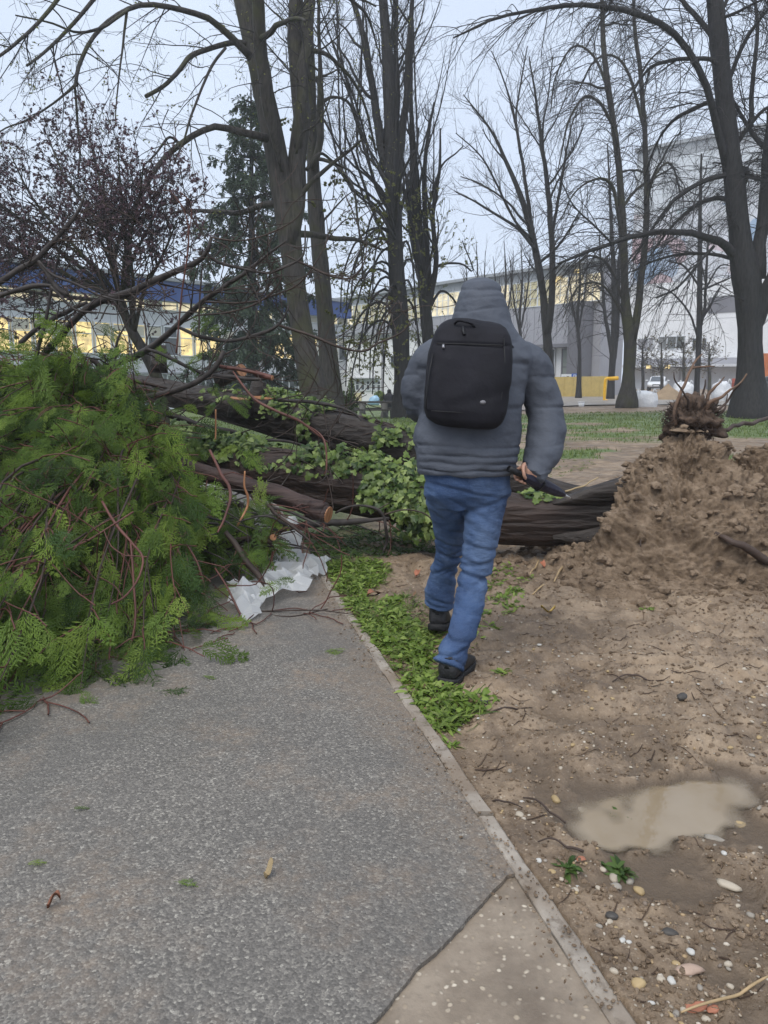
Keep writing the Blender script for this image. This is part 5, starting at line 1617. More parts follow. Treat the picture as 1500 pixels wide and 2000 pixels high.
# ---- bare limbs of the crown, standing up and out to the left
DK, RD = LIMBM, REDT
limbs_ = [
    ([(150, 745, 7.6, 17), (217, 713, 7.2, 16), (290, 682, 6.9, 16), (347, 633, 6.7, 14), (400, 587, 6.5, 13), (483, 530, 6.3, 10), (520, 500, 6.2, 7), (560, 470, 6.1, 4)], DK),
    ([(80, 700, 6.6, 14), (113, 662, 6.5, 17), (143, 625, 6.4, 18), (183, 595, 6.3, 17), (240, 577, 6.2, 17), (293, 553, 6.1, 16), (350, 527, 6.0, 15), (388, 508, 5.95, 14), (404, 490, 5.9, 12), (412, 463, 5.9, 9)], DK),
    ([(40, 670, 6.2, 13), (70, 645, 6.2, 12), (110, 620, 6.15, 12), (140, 603, 6.1, 11), (170, 590, 6.1, 7)], DK),
    ([(-60, 600, 6.2, 12), (0, 577, 6.1, 11), (50, 562, 6.0, 11), (100, 560, 6, 9), (135, 570, 6, 7)], DK),
    ([(-70, 590, 5.8, 15), (0, 548, 5.8, 15), (45, 520, 5.8, 14), (72, 505, 5.8, 13), (110, 465, 5.8, 11), (150, 415, 5.8, 8), (165, 380, 5.8, 5)], DK),
    ([(70, 505, 5.8, 8), (100, 545, 5.8, 10), (125, 570, 5.8, 12), (135, 575, 5.8, 10)], DK),
    ([(75, 510, 5.7, 6), (100, 535, 5.7, 6), (140, 552, 5.7, 6), (190, 575, 5.7, 5), (240, 588, 5.7, 4), (262, 587, 5.7, 3)], DK),
    ([(100, 560, 5.7, 6), (130, 590, 5.7, 6), (150, 606, 5.7, 6), (190, 610, 5.7, 4), (235, 612, 5.7, 3), (262, 588, 5.7, 2)], DK),
    ([(140, 850, 6.3, 22), (210, 800, 6.2, 17), (247, 783, 6.1, 15), (310, 773, 6.0, 14), (367, 753, 5.9, 13), (407, 730, 5.85, 12), (428, 705, 5.8, 11), (436, 684, 5.8, 10)], DK),
    ([(428, 714, 5.85, 9), (470, 722, 5.85, 8), (527, 737, 5.85, 8)], RD),
    ([(287, 682, 6.4, 7), (333, 700, 6.35, 8), (383, 723, 6.3, 8), (413, 732, 6.25, 9), (483, 741, 6.2, 9), (530, 738, 6.2, 6), (547, 732, 6.2, 4)], DK),
    ([(347, 637, 6.3, 8), (393, 657, 6.25, 8), (447, 665, 6.2, 8), (500, 655, 6.15, 8), (543, 635, 6.1, 7), (560, 610, 6.1, 5), (565, 595, 6.1, 4)], DK),
    ([(545, 635, 6.1, 5), (600, 653, 6.05, 6), (660, 678, 6.0, 6), (710, 687, 6.0, 5), (737, 672, 6, 5), (783, 650, 6, 4), (803, 627, 6, 2)], BRNT),
    ([(737, 672, 6, 3), (748, 630, 6, 3), (775, 590, 6, 2)], BRNT),
    ([(400, 490, 6, 7), (420, 508, 6, 7), (467, 523, 6, 7), (520, 533, 6, 6), (560, 520, 6, 6), (592, 500, 6, 5), (596, 440, 6, 3)], DK),
    ([(560, 500, 6, 4), (607, 523, 6, 5), (660, 543, 6, 5), (690, 540, 6, 4), (712, 510, 6, 3), (716, 470, 6, 2)], BRNT),
    ([(400, 590, 6.2, 5), (490, 590, 6.2, 5), (533, 578, 6.2, 4), (577, 560, 6.2, 4), (603, 533, 6.2, 4), (625, 500, 6.2, 3), (640, 465, 6.2, 2), (637, 420, 6.2, 2)], BRNT),
    ([(380, 617, 6.1, 4), (443, 610, 6.1, 4), (500, 593, 6.1, 4), (540, 563, 6.1, 4), (550, 533, 6.1, 3), (540, 505, 6.1, 2)], BRNT),
    ([(345, 690, 5.9, 4), (352, 600, 5.9, 4), (360, 540, 5.9, 4), (368, 480, 5.9, 4), (366, 430, 5.9, 3), (350, 395, 5.9, 3), (330, 371, 5.9, 2), (318, 372, 5.9, 2)], RD),
    ([(405, 470, 5.9, 3), (385, 440, 5.9, 3), (358, 405, 5.9, 3), (340, 385, 5.9, 2)], BRNT),
    ([(362, 470, 5.9, 3), (373, 430, 5.9, 3), (370, 395, 5.9, 3), (352, 375, 5.9, 2)], RD),
    ([(388, 660, 6.0, 4), (390, 590, 6.0, 4), (395, 520, 6.0, 3), (390, 490, 6, 2)], BRNT),
    ([(410, 463, 5.9, 5), (470, 470, 5.9, 4), (530, 455, 5.9, 4), (580, 425, 5.9, 3), (596, 390, 5.9, 2)], BRNT),
    ([(410, 466, 5.9, 4), (440, 480, 5.9, 3), (460, 500, 5.9, 2)], BRNT),
    ([(543, 782, 6.7, 9), (587, 783, 6.6, 9), (653, 793, 6.5, 8), (692, 808, 6.45, 5), (705, 822, 6.4, 3)], DK),
    ([(543, 781, 6.6, 3), (590, 770, 6.55, 3), (640, 760, 6.5, 2)], BRNT),
    ([(455, 725, 5.75, 3), (470, 747, 5.7, 5), (500, 780, 5.65, 6), (540, 803, 5.6, 7), (587, 823, 5.6, 6), (622, 850, 5.6, 4), (640, 864, 5.6, 3)], RD),
    ([(587, 823, 5.6, 4), (622, 845, 5.6, 4), (636, 870, 5.55, 4), (638, 915, 5.5, 4), (632, 928, 5.5, 2)], RD),
    ([(200, 780, 6.9, 14), (253, 790, 6.9, 14), (317, 807, 6.9, 15), (383, 828, 6.9, 14), (450, 842, 6.9, 12), (475, 850, 6.95, 8)], DK),
    ([(180, 700, 6.5, 12), (220, 735, 6.5, 12), (270, 745, 6.4, 10), (325, 758, 6.35, 5)], BRNT),
    ([(440, 850, 6.7, 5), (480, 858, 6.6, 8), (560, 862, 6.5, 7), (620, 880, 6.5, 5), (668, 900, 6.5, 3)], DK),
    ([(60, 780, 5.9, 10), (70, 700, 5.9, 9), (90, 620, 5.9, 8), (105, 545, 5.9, 6), (120, 480, 5.9, 4)], DK),
    ([(215, 800, 5.9, 7), (222, 730, 5.9, 7), (228, 670, 5.9, 6), (242, 640, 5.9, 4), (262, 610, 5.9, 2)], DK),
    ([(320, 905, 5.7, 34), (430, 932, 5.55, 36), (520, 960, 5.42, 36), (590, 985, 5.32, 36), (634, 1003, 5.25, 38)], RED),
    ([(655, 1002, 5.2, 5), (675, 992, 5.15, 5), (700, 987, 5.1, 5), (730, 992, 5.05, 6), (748, 1006, 5.05, 7), (752, 1030, 5.05, 7), (755, 1056, 5.1, 7), (747, 1080, 5.1, 4)], DK),
    ([(748, 1006, 5.05, 4), (790, 996, 5.0, 4), (830, 1004, 5.0, 4), (852, 1025, 5.0, 3), (860, 1038, 5, 2)], BRNT),
    ([(738, 995, 5.05, 3), (760, 983, 5.05, 2)], BRNT),
    ([(490, 967, 5.3, 6), (520, 985, 5.25, 8), (545, 1010, 5.2, 8), (580, 1035, 5.1, 8), (612, 1063, 5.05, 5)], BRNT),
    ([(520, 990, 5.3, 6), (560, 998, 5.25, 7), (600, 1015, 5.2, 6), (640, 1035, 5.1, 4)], DK),
    ([(430, 1035, 5.6, 10), (530, 1038, 5.5, 12), (610, 1025, 5.5, 14), (690, 1018, 5.6, 14), (760, 1012, 5.7, 8)], DK),
    ([(470, 985, 5.5, 16), (490, 1025, 5.4, 16), (520, 1045, 5.3, 15), (560, 1068, 5.2, 8)], DK),
    ([(440, 1060, 5.3, 14), (500, 1055, 5.2, 16), (535, 1058, 5.1, 14)], BRNT),
    ([(440, 1040, 4.9, 12), (480, 1090, 4.8, 18), (505, 1120, 4.7, 14), (520, 1150, 4.6, 8)], BRNT),
    ([(478, 920, 5.1, 4), (477, 950, 5.1, 5), (484, 970, 5.1, 6), (483, 990, 5.1, 5), (470, 1015, 5.05, 5), (458, 1034, 5.05, 4)], SAWN),
    ([(425, 1030, 5.1, 3), (445, 1026, 5.1, 3), (465, 1018, 5.1, 2)], SAWN),
    ([(421, 800, 6.2, 4), (421, 858, 6.2, 4)], SAWN),
    # stems running out under the green foliage to the right foreground
    ([(410, 880, 5.0, 6), (430, 920, 4.8, 7), (450, 960, 4.6, 7), (440, 1010, 4.4, 6), (425, 1040, 4.3, 4)], RD),
    ([(200, 980, 4.3, 6), (230, 1030, 4.1, 7), (258, 1062, 4.0, 6), (279, 1090, 3.9, 6), (270, 1130, 3.8, 5), (245, 1165, 3.7, 5), (218, 1180, 3.6, 4)], RD),
    ([(255, 1060, 4.0, 6), (260, 1130, 3.9, 5), (265, 1200, 3.8, 5), (255, 1260, 3.7, 5), (230, 1290, 3.6, 4), (150, 1310, 3.5, 3)], RD),
    ([(200, 1180, 3.8, 7), (180, 1270, 3.6, 8), (172, 1310, 3.5, 9), (150, 1365, 3.4, 8)], BRNT),
    ([(260, 1000, 4.2, 4), (180, 1050, 4.0, 4), (100, 1085, 3.8, 4), (40, 1100, 3.6, 3)], RD),
    ([(420, 1110, 4.5, 4), (445, 1150, 4.4, 5), (470, 1200, 4.3, 5), (492, 1232, 4.2, 5), (470, 1290, 4.05, 4), (448, 1328, 3.9, 3)], RD),
    ([(350, 1040, 4.5, 4), (390, 1110, 4.4, 5), (400, 1190, 4.3, 5), (385, 1260, 4.1, 4), (340, 1330, 3.9, 3)], RD),
    ([(360, 1190, 4.6, 3), (420, 1195, 4.5, 3), (520, 1193, 4.4, 4), (620, 1192, 4.35, 3), (690, 1200, 4.3, 2)], BRNT),
    ([(480, 1190, 4.5, 3), (560, 1204, 4.3, 3), (640, 1190, 4.45, 3)], BRNT),
    ([(120, 1350, 3.3, 8), (80, 1420, 3.1, 7), (40, 1470, 2.95, 6), (-10, 1500, 2.85, 5)], RD),
    ([(310, 860, 5.6, 8), (250, 905, 5.2, 8), (190, 955, 4.8, 7), (120, 985, 4.4, 5)], RD),
    ([(240, 830, 5.6, 7), (250, 880, 5.3, 8), (245, 930, 5.0, 7), (255, 975, 4.7, 6)], BRNT),
    ([(300, 1230, 4.0, 4), (330, 1240, 3.95, 4), (300, 1270, 3.9, 3)], RD),
]
LP, LR = [], []
for pts, mm in limbs_:
    P, R = path3(pts, 24)
    R = R * (.84 if mm is not RED else 1) * (1 + .16 * fbm(P * 9, 3))
    P = P + np.stack([fbm(P * 5 + q, 2) for q in (0, 9, 19)], 1) * np.minimum(.012, R[:, None] * .5)
    tube_obj('branch', P, R, mm, ft, 10)
    if mm is not SAWN:
        LP.append(resample(P, R, 14)[0])
        LR.append(resample(P, R, 14)[1])
LP, LR = np.array(LP), np.array(LR)
LN = np.linalg.norm(np.diff(LP, axis=1), axis=2).sum(1)
P, R = grow(LP[:33], LR[:33], np.ceil(LN[:33] * 5).astype(int), (.25, .9), (25, 80), (0, 0, .1), n=7, rr=.35, rmax=.008, jit=.35)
P2, R2 = grow(P, R, np.full(len(P), 2), (.1, .4), (25, 70), (0, 0, .0), n=5, rr=.6, jit=.35)
V, Q, T = cat([tubes(P, R, 4)[:3], tubes(P2, R2, 3)[:3]])
props(mk('twigs', V, Q, T, BRNT, ft), kind='stuff')
# tangle of twigs under the sawn limb and along the path edge
k_ = np.array([33, 37, 38, 39, 40, 41, 42] + list(range(46, len(LP))))
P, R = grow(LP[k_ % len(LP)], LR[k_ % len(LP)], np.full(len(k_), 6), (.2, .7), (20, 80), (-.1, -.2, -.2), n=7, rr=.35, rmax=.005, jit=.4)
P[..., 2] = np.maximum(P[..., 2], .02)
V, Q, T, _ = tubes(P, R, 4)
props(mk('twigs', V, Q, T, REDT, ft), kind='stuff')


# sawn faces and stubs
def stub(p, axis, r, L, mat=DARKB, face=True):
    axis = nrm(np.array(axis, float))
    P = np.array([p - axis * .12, p, p + axis * L])
    tube_obj('stub', P, [r * 1.25, r * 1.05, r], mat, ft, 20)
    if face:
        q = p + axis * L
        tube_obj('sawn_face', [q - axis * .004, q + axis * .004], [r * 1.0, r * .99], SAWN, ft, 28, smooth=False)


e = W(634, 1003, 5.25)
stub(e, (1, -.42, -.22), .058, .03, RED)
stub(W(478, 788, 7.25), (.05, -.10, 1), .135, .05)
stub(W(516, 787, 7.15), (.05, -.22, 1), .105, .06)
stub(W(500, 775, 7.2), (.25, 0, 1), .07, .15, face=False)
e = W(445, 735, 6.9)
stub(e, W(488, 716, 6.7) - e, .055, .2, DARKB)
stub(W(531, 1050, 5.1), (.3, -.8, .2), .022, .04, BRNT)
stub(W(310, 705, 8.0), (.05, 0, 1), .075, .16, DARKB, face=False)
e = W(527, 737, 5.85)
stub(e, (1, -.3, -.25), .02, .02, REDT)

# ---- cypress-like sprays of foliage
def spray_mesh(L=.27, nn=8, sub=4, seed=0, wid=.0030):
    r = np.random.default_rng(seed)
    fat, kink = r.uniform(.75, 1.3), r.uniform(-.5, .5)
    V, F = [], []

    def strip(a, b_, w, lift):
        a, b_ = np.array(a), np.array(b_)
        d = b_ - a
        s_ = np.array([-d[1], d[0], 0])
        s_ = s_ / (np.linalg.norm(s_) + 1e-9) * w
        m_ = a + d * .55
        k = len(V)
        V.extend([a, m_ + s_ + (0, 0, lift), b_, m_ - s_ + (0, 0, lift)])
        F.append((k, k + 1, k + 2, k + 3))
    droop = lambda x: -.34 * (x / L) ** 2 * L
    ax_ = [(x, .02 * math.sin(x * 14 + seed) + kink * x * x, droop(x)) for x in np.linspace(0, L, nn + 2)]
    for i in range(len(ax_) - 1):
        strip(ax_[i], ax_[i + 1], wid * .8, 0)
    for i in range(1, nn + 1):
        t = i / (nn + 1)
        for s_ in (-1, 1):
            l = fat * L * (.46 * min(1, t * 5 + .25) * (1 - t) ** .75 + .05) * r.uniform(.55, 1.2)
            an = math.radians(r.uniform(24, 40)) * s_
            o = np.array(ax_[i]) + (0, 0, r.normal() * .004)
            d = np.array([math.cos(an), math.sin(an), 0])
            tip = o + d * l + (0, 0, -.45 * l * l / L - .08 * l)
            strip(o, tip, wid, .002)
            for q in range(1, sub + 1):
                u = q / (sub + .6)
                l2 = l * .42 * (1 - .6 * u) * r.uniform(.7, 1.2) + .006
                for s2 in (-1, 1):
                    a2 = an + s2 * math.radians(r.uniform(30, 48))
                    o2 = o + (tip - o) * u
                    strip(o2, o2 + np.array([math.cos(a2), math.sin(a2), 0]) * l2 + (0, 0, -.1 * l2 + r.normal() * .003), wid * 1.15, .002)
    return np.array(V), np.array(F)


GREENS = [(0.030, 0.056, 0.015), (0.060, 0.106, 0.022), (0.112, 0.180, 0.032), (0.165, 0.240, 0.042), (0.038, 0.072, 0.021), (0.215, 0.290, 0.058), (0.080, 0.136, 0.028), (0.132, 0.200, 0.038), (0.046, 0.086, 0.024)]
CYP_O = leafmat('cypress_spray', GREENS, rough=.5, trans=.3, island=False)
CYP_S = NB('cypress_foliage')
b = CYP_S
at = b.n('Attribute', attribute_name='tint')
cc = b.ramp(at.outputs['Fac'], [((i + .5) / 9, q) for i, q in enumerate(GREENS)])
b.set(Base_Color=cc, Roughness=.55, Specular_IOR_Level=.15)
tr = b.n('BsdfTranslucent')
b.l(b.mix(1.0, cc, (1.25, 1.3, .8), 'MULTIPLY'), tr.inputs[0])
ms = b.n('MixShader')
ms.inputs[0].default_value = .3
b.l(b.b.outputs[0], ms.inputs[1]); b.l(tr.outputs[0], ms.inputs[2]); b.l(ms.outputs[0], b.out.inputs[0])
CYP_S = b.m
SPR = [spray_mesh(.33 - .012 * s_, 10 - s_ % 3, 4, s_, .0031) for s_ in range(10)]
SPRM = [mesh('spray', V, F, mat=CYP_O, smooth=False) for V, F in SPR]

# outline of the green mass in the photograph, used to aim the boughs (each then grows at its own depth)
OUT = np.array([(-260, 690), (0, 650), (90, 632), (200, 655), (270, 720), (260, 790), (215, 840), (260, 880), (310, 915), (365, 965), (390, 1040), (390, 1120), (400, 1190), (390, 1255), (350, 1285), (280, 1300), (205, 1280), (150, 1375), (60, 1385), (-60, 1440), (-260, 1480)], float)


def inside(pt, poly):
    x, y = pt
    c = False
    n = len(poly)
    for i in range(n):
        x1, y1 = poly[i]
        x2, y2 = poly[i - 1]
        if (y1 > y) != (y2 > y) and x < (x2 - x1) * (y - y1) / (y2 - y1) + x1: c = not c
    return c


yk = np.array([600, 650, 750, 850, 1000, 1150, 1300, 1400, 1500])
Yk_ = np.array([5.6, 5.4, 5.0, 4.7, 4.25, 3.8, 3.35, 3.05, 2.8])
boughs = []
while len(boughs) < 280:
    px, py = rng.uniform(-260, 460), rng.uniform(620, 1480)
    if not inside((px, py), OUT): continue
    Yt = np.interp(py, yk, Yk_) + max(0, (px - 150) / 300) * .6 + rng.random() ** 1.5 * 1.3
    tip = W(px, py, Yt)
    if tip[2] < .04:
        tip = G(px, py, .05)
    boughs.append(tip)
tips_ = np.array(boughs)
AX = np.concatenate([PA[70:125], PB[80:118]])
BP, BR = [], []
for tip in tips_:
    k = np.argmin(np.linalg.norm(AX - tip, axis=1) + rng.normal(size=len(AX)) * .35)
    root = AX[k] + np.array([0, -.1, .0])
    d = tip - root
    L = np.linalg.norm(d)
    mid = root + d * .5 + np.array([0, 0, .09 * L]) + rng.normal(size=3) * .1
    P = spline([root, mid, root + d * .8 + (0, 0, .06 * L), tip], 20)
    P[:, 2] = np.maximum(P[:, 2], .03)
    BP.append(P)
    BR.append(np.linspace(.004 + .0028 * L, .002, 20))
BP, BR = np.array(BP), np.array(BR)
for k in range(len(BP)):
    tube_obj('bough', BP[k], BR[k], REDT if k % 3 == 0 else BRNT, ft, 5)
# side shoots, then sprays along shoots and bough ends
P1, R1 = grow(BP, BR, np.full(len(BP), 7), (.25, .6), (25, 65), (0, -.1, -.5), n=8, rr=.6, tmin=.35, rmax=.005, jit=.2)
P1[..., 2] = np.maximum(P1[..., 2], .025)
V, Q, T, _ = tubes(P1, R1, 4)
props(mk('twigs', V, Q, T, REDT, ft), kind='stuff')


def along(PP, cnt, tmin):
    c_ = np.repeat(np.arange(len(PP)), cnt)
    nn = PP.shape[1]
    t = rng.uniform(tmin, 1, len(c_)) * (nn - 1.001)
    i_ = t.astype(int)
    return PP[c_, i_] + (PP[c_, i_ + 1] - PP[c_, i_]) * (t - i_)[:, None], nrm(PP[c_, i_ + 1] - PP[c_, i_])


pa, da = along(BP, 4, .5)
pb, db = along(P1, 2, .25)
pt_, dt_ = BP[:, -1], nrm(BP[:, -1] - BP[:, -3])
pos = np.concatenate([pa, pb, pt_])
dr = np.concatenate([da, db, dt_])
dr = nrm(dr * .8 + .34 * rng.normal(size=dr.shape) + (-.25, -.30, -.62))
zn = nrm(np.array([.1, -.75, .6]) + .42 * rng.normal(size=dr.shape))
scl = rng.uniform(.45, 1.2, len(pos))
# keep sprays off the trunks to the right and above ground
pos[:, 2] = np.maximum(pos[:, 2], .05)
endz = pos[:, 2] + dr[:, 2] * .3 * scl
dr[:, 2] += np.where(endz < .03, .5, 0)
dr = nrm(dr)
MM = frames(pos, dr, zn, scl)
toc = np.linalg.norm(pos - (0, 0, CAMH), axis=1)
# the sprays nearest to us and in the frame show largest: those are parts
pxx = 750 + pos[:, 0] / np.maximum(pos[:, 1], .1) * FPX
order = np.argsort(toc + np.where(pxx < -40, 50, 0))
near_, rest = order[:300], order[300:]
for k in near_:
    link('spray', SPRM[int(k) % 10], ft, Matrix(MM[k].tolist()))
Vs, Fs, tn, o_ = [], [], [], 0
for q in range(10):
    idx = rest[rest % 10 == q]
    X, F = stamp(SPR[q][0], SPR[q][1], MM[idx])
    Vs.append(X)
    Fs.append(F + o_)
    o_ += len(X)
    tn.append(np.repeat(rng.random(len(idx)), len(SPR[q][0])))
fo = mk('foliage', np.concatenate(Vs), np.concatenate(Fs), mat=CYP_S, parent=ft, smooth=False)
a_ = fo.data.attributes.new('tint', 'FLOAT', 'POINT')
a_.data.foreach_set('value', np.concatenate(tn).astype(np.float32))
props(fo, kind='stuff')
# thin separate sprays among the twigs to the right of the mass
extra_s = [(480, 1100, 4.7), (430, 1235, 4.1), (475, 1040, 5.0), (455, 905, 5.3), (480, 890, 5.4), (365, 900, 5.2), (395, 985, 5.0), (520, 1080, 4.8), (410, 640, 6.2), (440, 650, 6.2), (395, 700, 6.2), (430, 800, 6.4), (400, 770, 6.4), (455, 800, 6.5), (360, 720, 6.3), (350, 800, 6.3), (275, 1285, 3.6), (265, 1300, 3.6), (552, 1158, 4.4), (300, 860, 5.6), (230, 700, 6), (200, 640, 6.1), (110, 640, 6)]
for k, (px, py, Y) in enumerate(extra_s):
    for q in range(2):
        p = W(px + rng.normal() * 10, py - 18 + rng.normal() * 8, Y)
        p[2] = max(p[2], .06)
        d = nrm(np.array([[rng.choice([-1, 1]) * rng.uniform(.5, 1), -.2, -.45 if p[2] > .25 else -.05]]))
        M_ = frames(p[None], d, nrm(np.array([[rng.normal() * .5, -.8, .5]])), rng.uniform(.4, .75))[0]
        link('spray', SPRM[(k * 3 + q) % 10], ft, Matrix(M_.tolist()))

# dark tangle between the green mass and the sawn limb
tg = []
for k in range(150):
    x, y = rng.uniform(300, 590), rng.uniform(900, 1075)
    if (x > 560 and y > 1040) or y < 940 + (x - 300) * .26: continue
    Y = rng.uniform(5.0, 6.2)
    p0 = W(x, y, Y)
    a = rng.uniform(-.9, .5)
    L = rng.uniform(.25, .8)
    d = np.array([math.cos(a), rng.normal() * .5, math.sin(a) * .6 - .1])
    d = d * rng.choice([-1, 1])
    q = spline([p0, p0 + d * L * .5 + rng.normal(size=3) * .05, p0 + d * L + rng.normal(size=3) * .08], 9)
    q[:, 2] = np.maximum(q[:, 2], .03)
    tg.append(q)
tr_ = np.array([np.linspace(r_, r_ * .35, 9) for r_ in rng.uniform(.004, .013, len(tg)) ** 1.0])
V, Q, T, _ = tubes(np.array(tg), tr_, 5)
props(mk('twigs', V, Q, T, LIMBM, ft), kind='stuff')
n = 240
x, Y = rng.uniform(285, 520, n), rng.uniform(5.0, 6.0, n)
y = 915 + (x - 300) * .30 + rng.random(n) * 130
p = np.array([W(*q) for q in zip(x, y, Y)])
p[:, 2] = np.maximum(p[:, 2], .06)
M_ = frames(p, nrm(rng.normal(size=(n, 3)) * .6 + (.2, -.2, -.5)), nrm(np.array([0, -.7, .6]) + .5 * rng.normal(size=(n, 3))), rng.uniform(.4, .85, n))
X, F = stamp(SPR[1][0], SPR[1][1], M_)
f2 = mk('foliage', X, F, mat=CYP_S, parent=ft, smooth=False)
a_ = f2.data.attributes.new('tint', 'FLOAT', 'POINT')
a_.data.foreach_set('value', np.repeat(rng.random(n) * .6, len(SPR[1][0])).astype(np.float32))
props(f2, kind='stuff')

# ---- ivy along both stems
IVC = [(0.028, 0.055, 0.014), (0.065, 0.105, 0.024), (0.115, 0.17, 0.038), (0.165, 0.225, 0.06), (0.040, 0.072, 0.020), (0.225, 0.285, 0.09)]
IVY = leafmat('ivy_leaf_green', IVC, rough=.32, trans=.25, island=False, spec=.25)
IVYS = leafmat('ivy_leaves_green', IVC, rough=.32, trans=.25, island=True, spec=.25)
pts2 = [(0, 0), (-.12, .34), (.16, .50), (.36, .32), (.66, .36), (.74, .17), (1.0, 0), (.74, -.17), (.66, -.36), (.36, -.32), (.16, -.50), (-.12, -.34)]
LV = np.array([(.35, 0, .07)] + [(x - 0, y, -.10 * abs(y) - .12 * max(0, x - .5)) for x, y in pts2])
LT = np.array([(0, 1 + i, 1 + (i + 1) % 12) for i in range(12)])
IVM = mesh('ivy_leaf', LV, None, LT, IVY, smooth=False)
ivy = thing('ivy', 'glossy green ivy growing along both lying stems', 'ivy', (-.4, 6.1, .6))


def on_trunk(P, R, x0, x1, n, amin, amax, lift):
    px = 750 + P[:, 0] / (P[:, 1] * CP + (CAMH - P[:, 2]) * SP) * FPX
    ok = np.where((px > x0) & (px < x1))[0]
    k = rng.choice(ok, n)
    a = np.radians(rng.uniform(amin, amax, n))
    t = nrm(np.gradient(P, axis=0))[k]
    side = nrm(np.cross(np.tile([0, 0, 1.0], (n, 1)), t))
    side *= np.where(side[:, 1:2] > 0, -1, 1)           # towards the viewer
    up_ = nrm(np.cross(t, side))
    up_ *= np.where(up_[:, 2:3] < 0, -1, 1)
    o = up_ * np.cos(a)[:, None] + side * np.sin(a)[:, None]
    p = P[k] + o * (R[k] * 1.04 + rng.random(n) ** 2 * lift)[:, None] + t * rng.normal(size=(n, 1)) * .03
    return p, o, t


L1 = [on_trunk(PA, RA, 250, 860, 1500, -70, 45, .10), on_trunk(PA, RA, 330, 680, 800, -50, 40, .12), on_trunk(PB, RB, 500, 700, 350, -50, 60, .11), on_trunk(PA, RA, 720, 870, 560, 20, 115, .07), on_trunk(PA, RA, 400, 700, 130, 35, 70, .06), on_trunk(PB, RB, 520, 815, 1000, -80, 70, .09), on_trunk(PB, RB, 600, 760, 250, 50, 110, .07), on_trunk(PB, RB, 420, 560, 90, -60, 90, .07), on_trunk(PA, RA, 995, 1075, 110, -60, 30, .05), on_trunk(PA, RA, 790, 880, 260, 90, 150, .14)]
p = np.concatenate([q[0] for q in L1])
o = np.concatenate([q[1] for q in L1])
t = np.concatenate([q[2] for q in L1])
keepn = fbm(p * 2.2 + 11, 2) > -.35
p, o, t = p[keepn], o[keepn], t[keepn]
dl = nrm(o * .35 + t * rng.normal(size=(len(p), 1)) * .6 + np.array([0, -.25, -.75]) + .3 * rng.normal(size=o.shape))
zl = nrm(o * .75 + np.array([0, -.35, .55]) + .38 * rng.normal(size=o.shape))
sc_ = rng.uniform(.032, .078, len(p))
IM = frames(p, dl, zl, sc_)
ordr = np.argsort(-(sc_ * (1 + o[:, 2] * .4 - o[:, 1] * .5) / p[:, 1]))
for k in ordr[:300]:
    link('ivy_leaf', IVM, ivy, Matrix(IM[k].tolist()))
X, F = stamp(LV, LT, IM[ordr[300:]])
props(mk('ivy_leaves', X, None, F, IVYS, ivy, smooth=False), kind='stuff')
# creeping stems
st = []
for P, R, a, c_ in ((PA, RA, 250, 870), (PB, RB, 430, 815)):
    px = 750 + P[:, 0] / (P[:, 1] * CP + (CAMH - P[:, 2]) * SP) * FPX
    ok = np.where((px > a) & (px < c_))[0]
    for q in range(9):
        ph, fr = rng.uniform(-60, 70), rng.uniform(2, 5)
        s_ = np.linspace(0, 1, 40)
        kk = ok[(s_ * (len(ok) - 1)).astype(int)]
        an = np.radians(ph + 25 * np.sin(s_ * fr * 3 + q))
        st.append(P[kk] + (R[kk] * 1.05)[:, None] * np.stack([0 * an, -np.sin(an), np.cos(an)], 1))
V, Q, T, _ = tubes(np.array(st), np.full((len(st), 40), .006), 5)
mk('stem', V, Q, T, BRNT, ivy)

# ================================================================== THE WALKING PERSON
JACK = NB('dark_grey_padded_cloth')
b = JACK
b.set(Base_Color=b.ramp(b.noise(6, 4), [(.3, (0.058, 0.066, 0.084)), (.7, (0.084, 0.094, 0.116))]), Roughness=.7, Specular_IOR_Level=.2)
q_ = b.bump(b.noise(11, 6, .6, b.map((1, 1, 1.3))), .45, .025)
b.bump(b.noise(260, 2), .12, .002, q_)
JACK = b.m
DEN = NB('blue_denim')
b = DEN
sx = b.n('SeparateXYZ')
b.l(b.co, sx.inputs[0])
c0 = b.ramp(b.noise(5, 5, .6), [(.3, (0.025, 0.046, 0.104)), (.55, (0.038, 0.072, 0.158)), (.75, (0.064, 0.112, 0.22))])
wv = b.noise(420, 2, .6, b.map((1, 1, .35)))
c0 = b.mix(b.mr(wv, .4, .7, 0, .35), c0, (0.11, 0.16, 0.26))
c0 = b.mix(b.mr(b.noise(3.2, 4, .6, b.map((1.6, 1.6, .7))), .46, .66, 0, .6), c0, (0.125, 0.182, 0.295))
c0 = b.mix(b.mr(b.noise(16, 4, .6, b.map((1, 1, 2))), .56, .70, 0, .4), c0, (0.018, 0.034, 0.08))
b.set(Base_Color=c0, Roughness=.8, Specular_IOR_Level=.2)
q_ = b.bump(b.noise(11, 5, .6, b.map((1, 1, 2.2))), .55, .025)
b.bump(wv, .2, .002, q_)
DEN = b.m
SHOE = plain('black_shoe_leather', (0.018, 0.018, 0.020), .5, .3, 20, .4, 90)
SOLE = plain('black_rubber_sole', (0.012, 0.012, 0.013), .65, .2, 20)
SKIN = plain('skin', (0.42, 0.24, 0.17), .5, .08, 20)
HAIR = plain('dark_hair', (0.03, 0.022, 0.016), .6)
BAGM = NB('black_backpack_cloth')
b = BAGM
b.set(Base_Color=b.ramp(b.noise(7, 4), [(.3, (0.008, 0.008, 0.011)), (.7, (0.014, 0.014, 0.019))]), Roughness=.75, Specular_IOR_Level=.2)
q_ = b.bump(b.noise(9, 4, .6), .4, .02)
b.bump(b.noise(300, 2), .15, .0015, q_)
BAGM = b.m
SEAM = plain('black_piping', (0.008, 0.008, 0.009), .45)


def wp(px, py, Y): return W(px, py, Y)


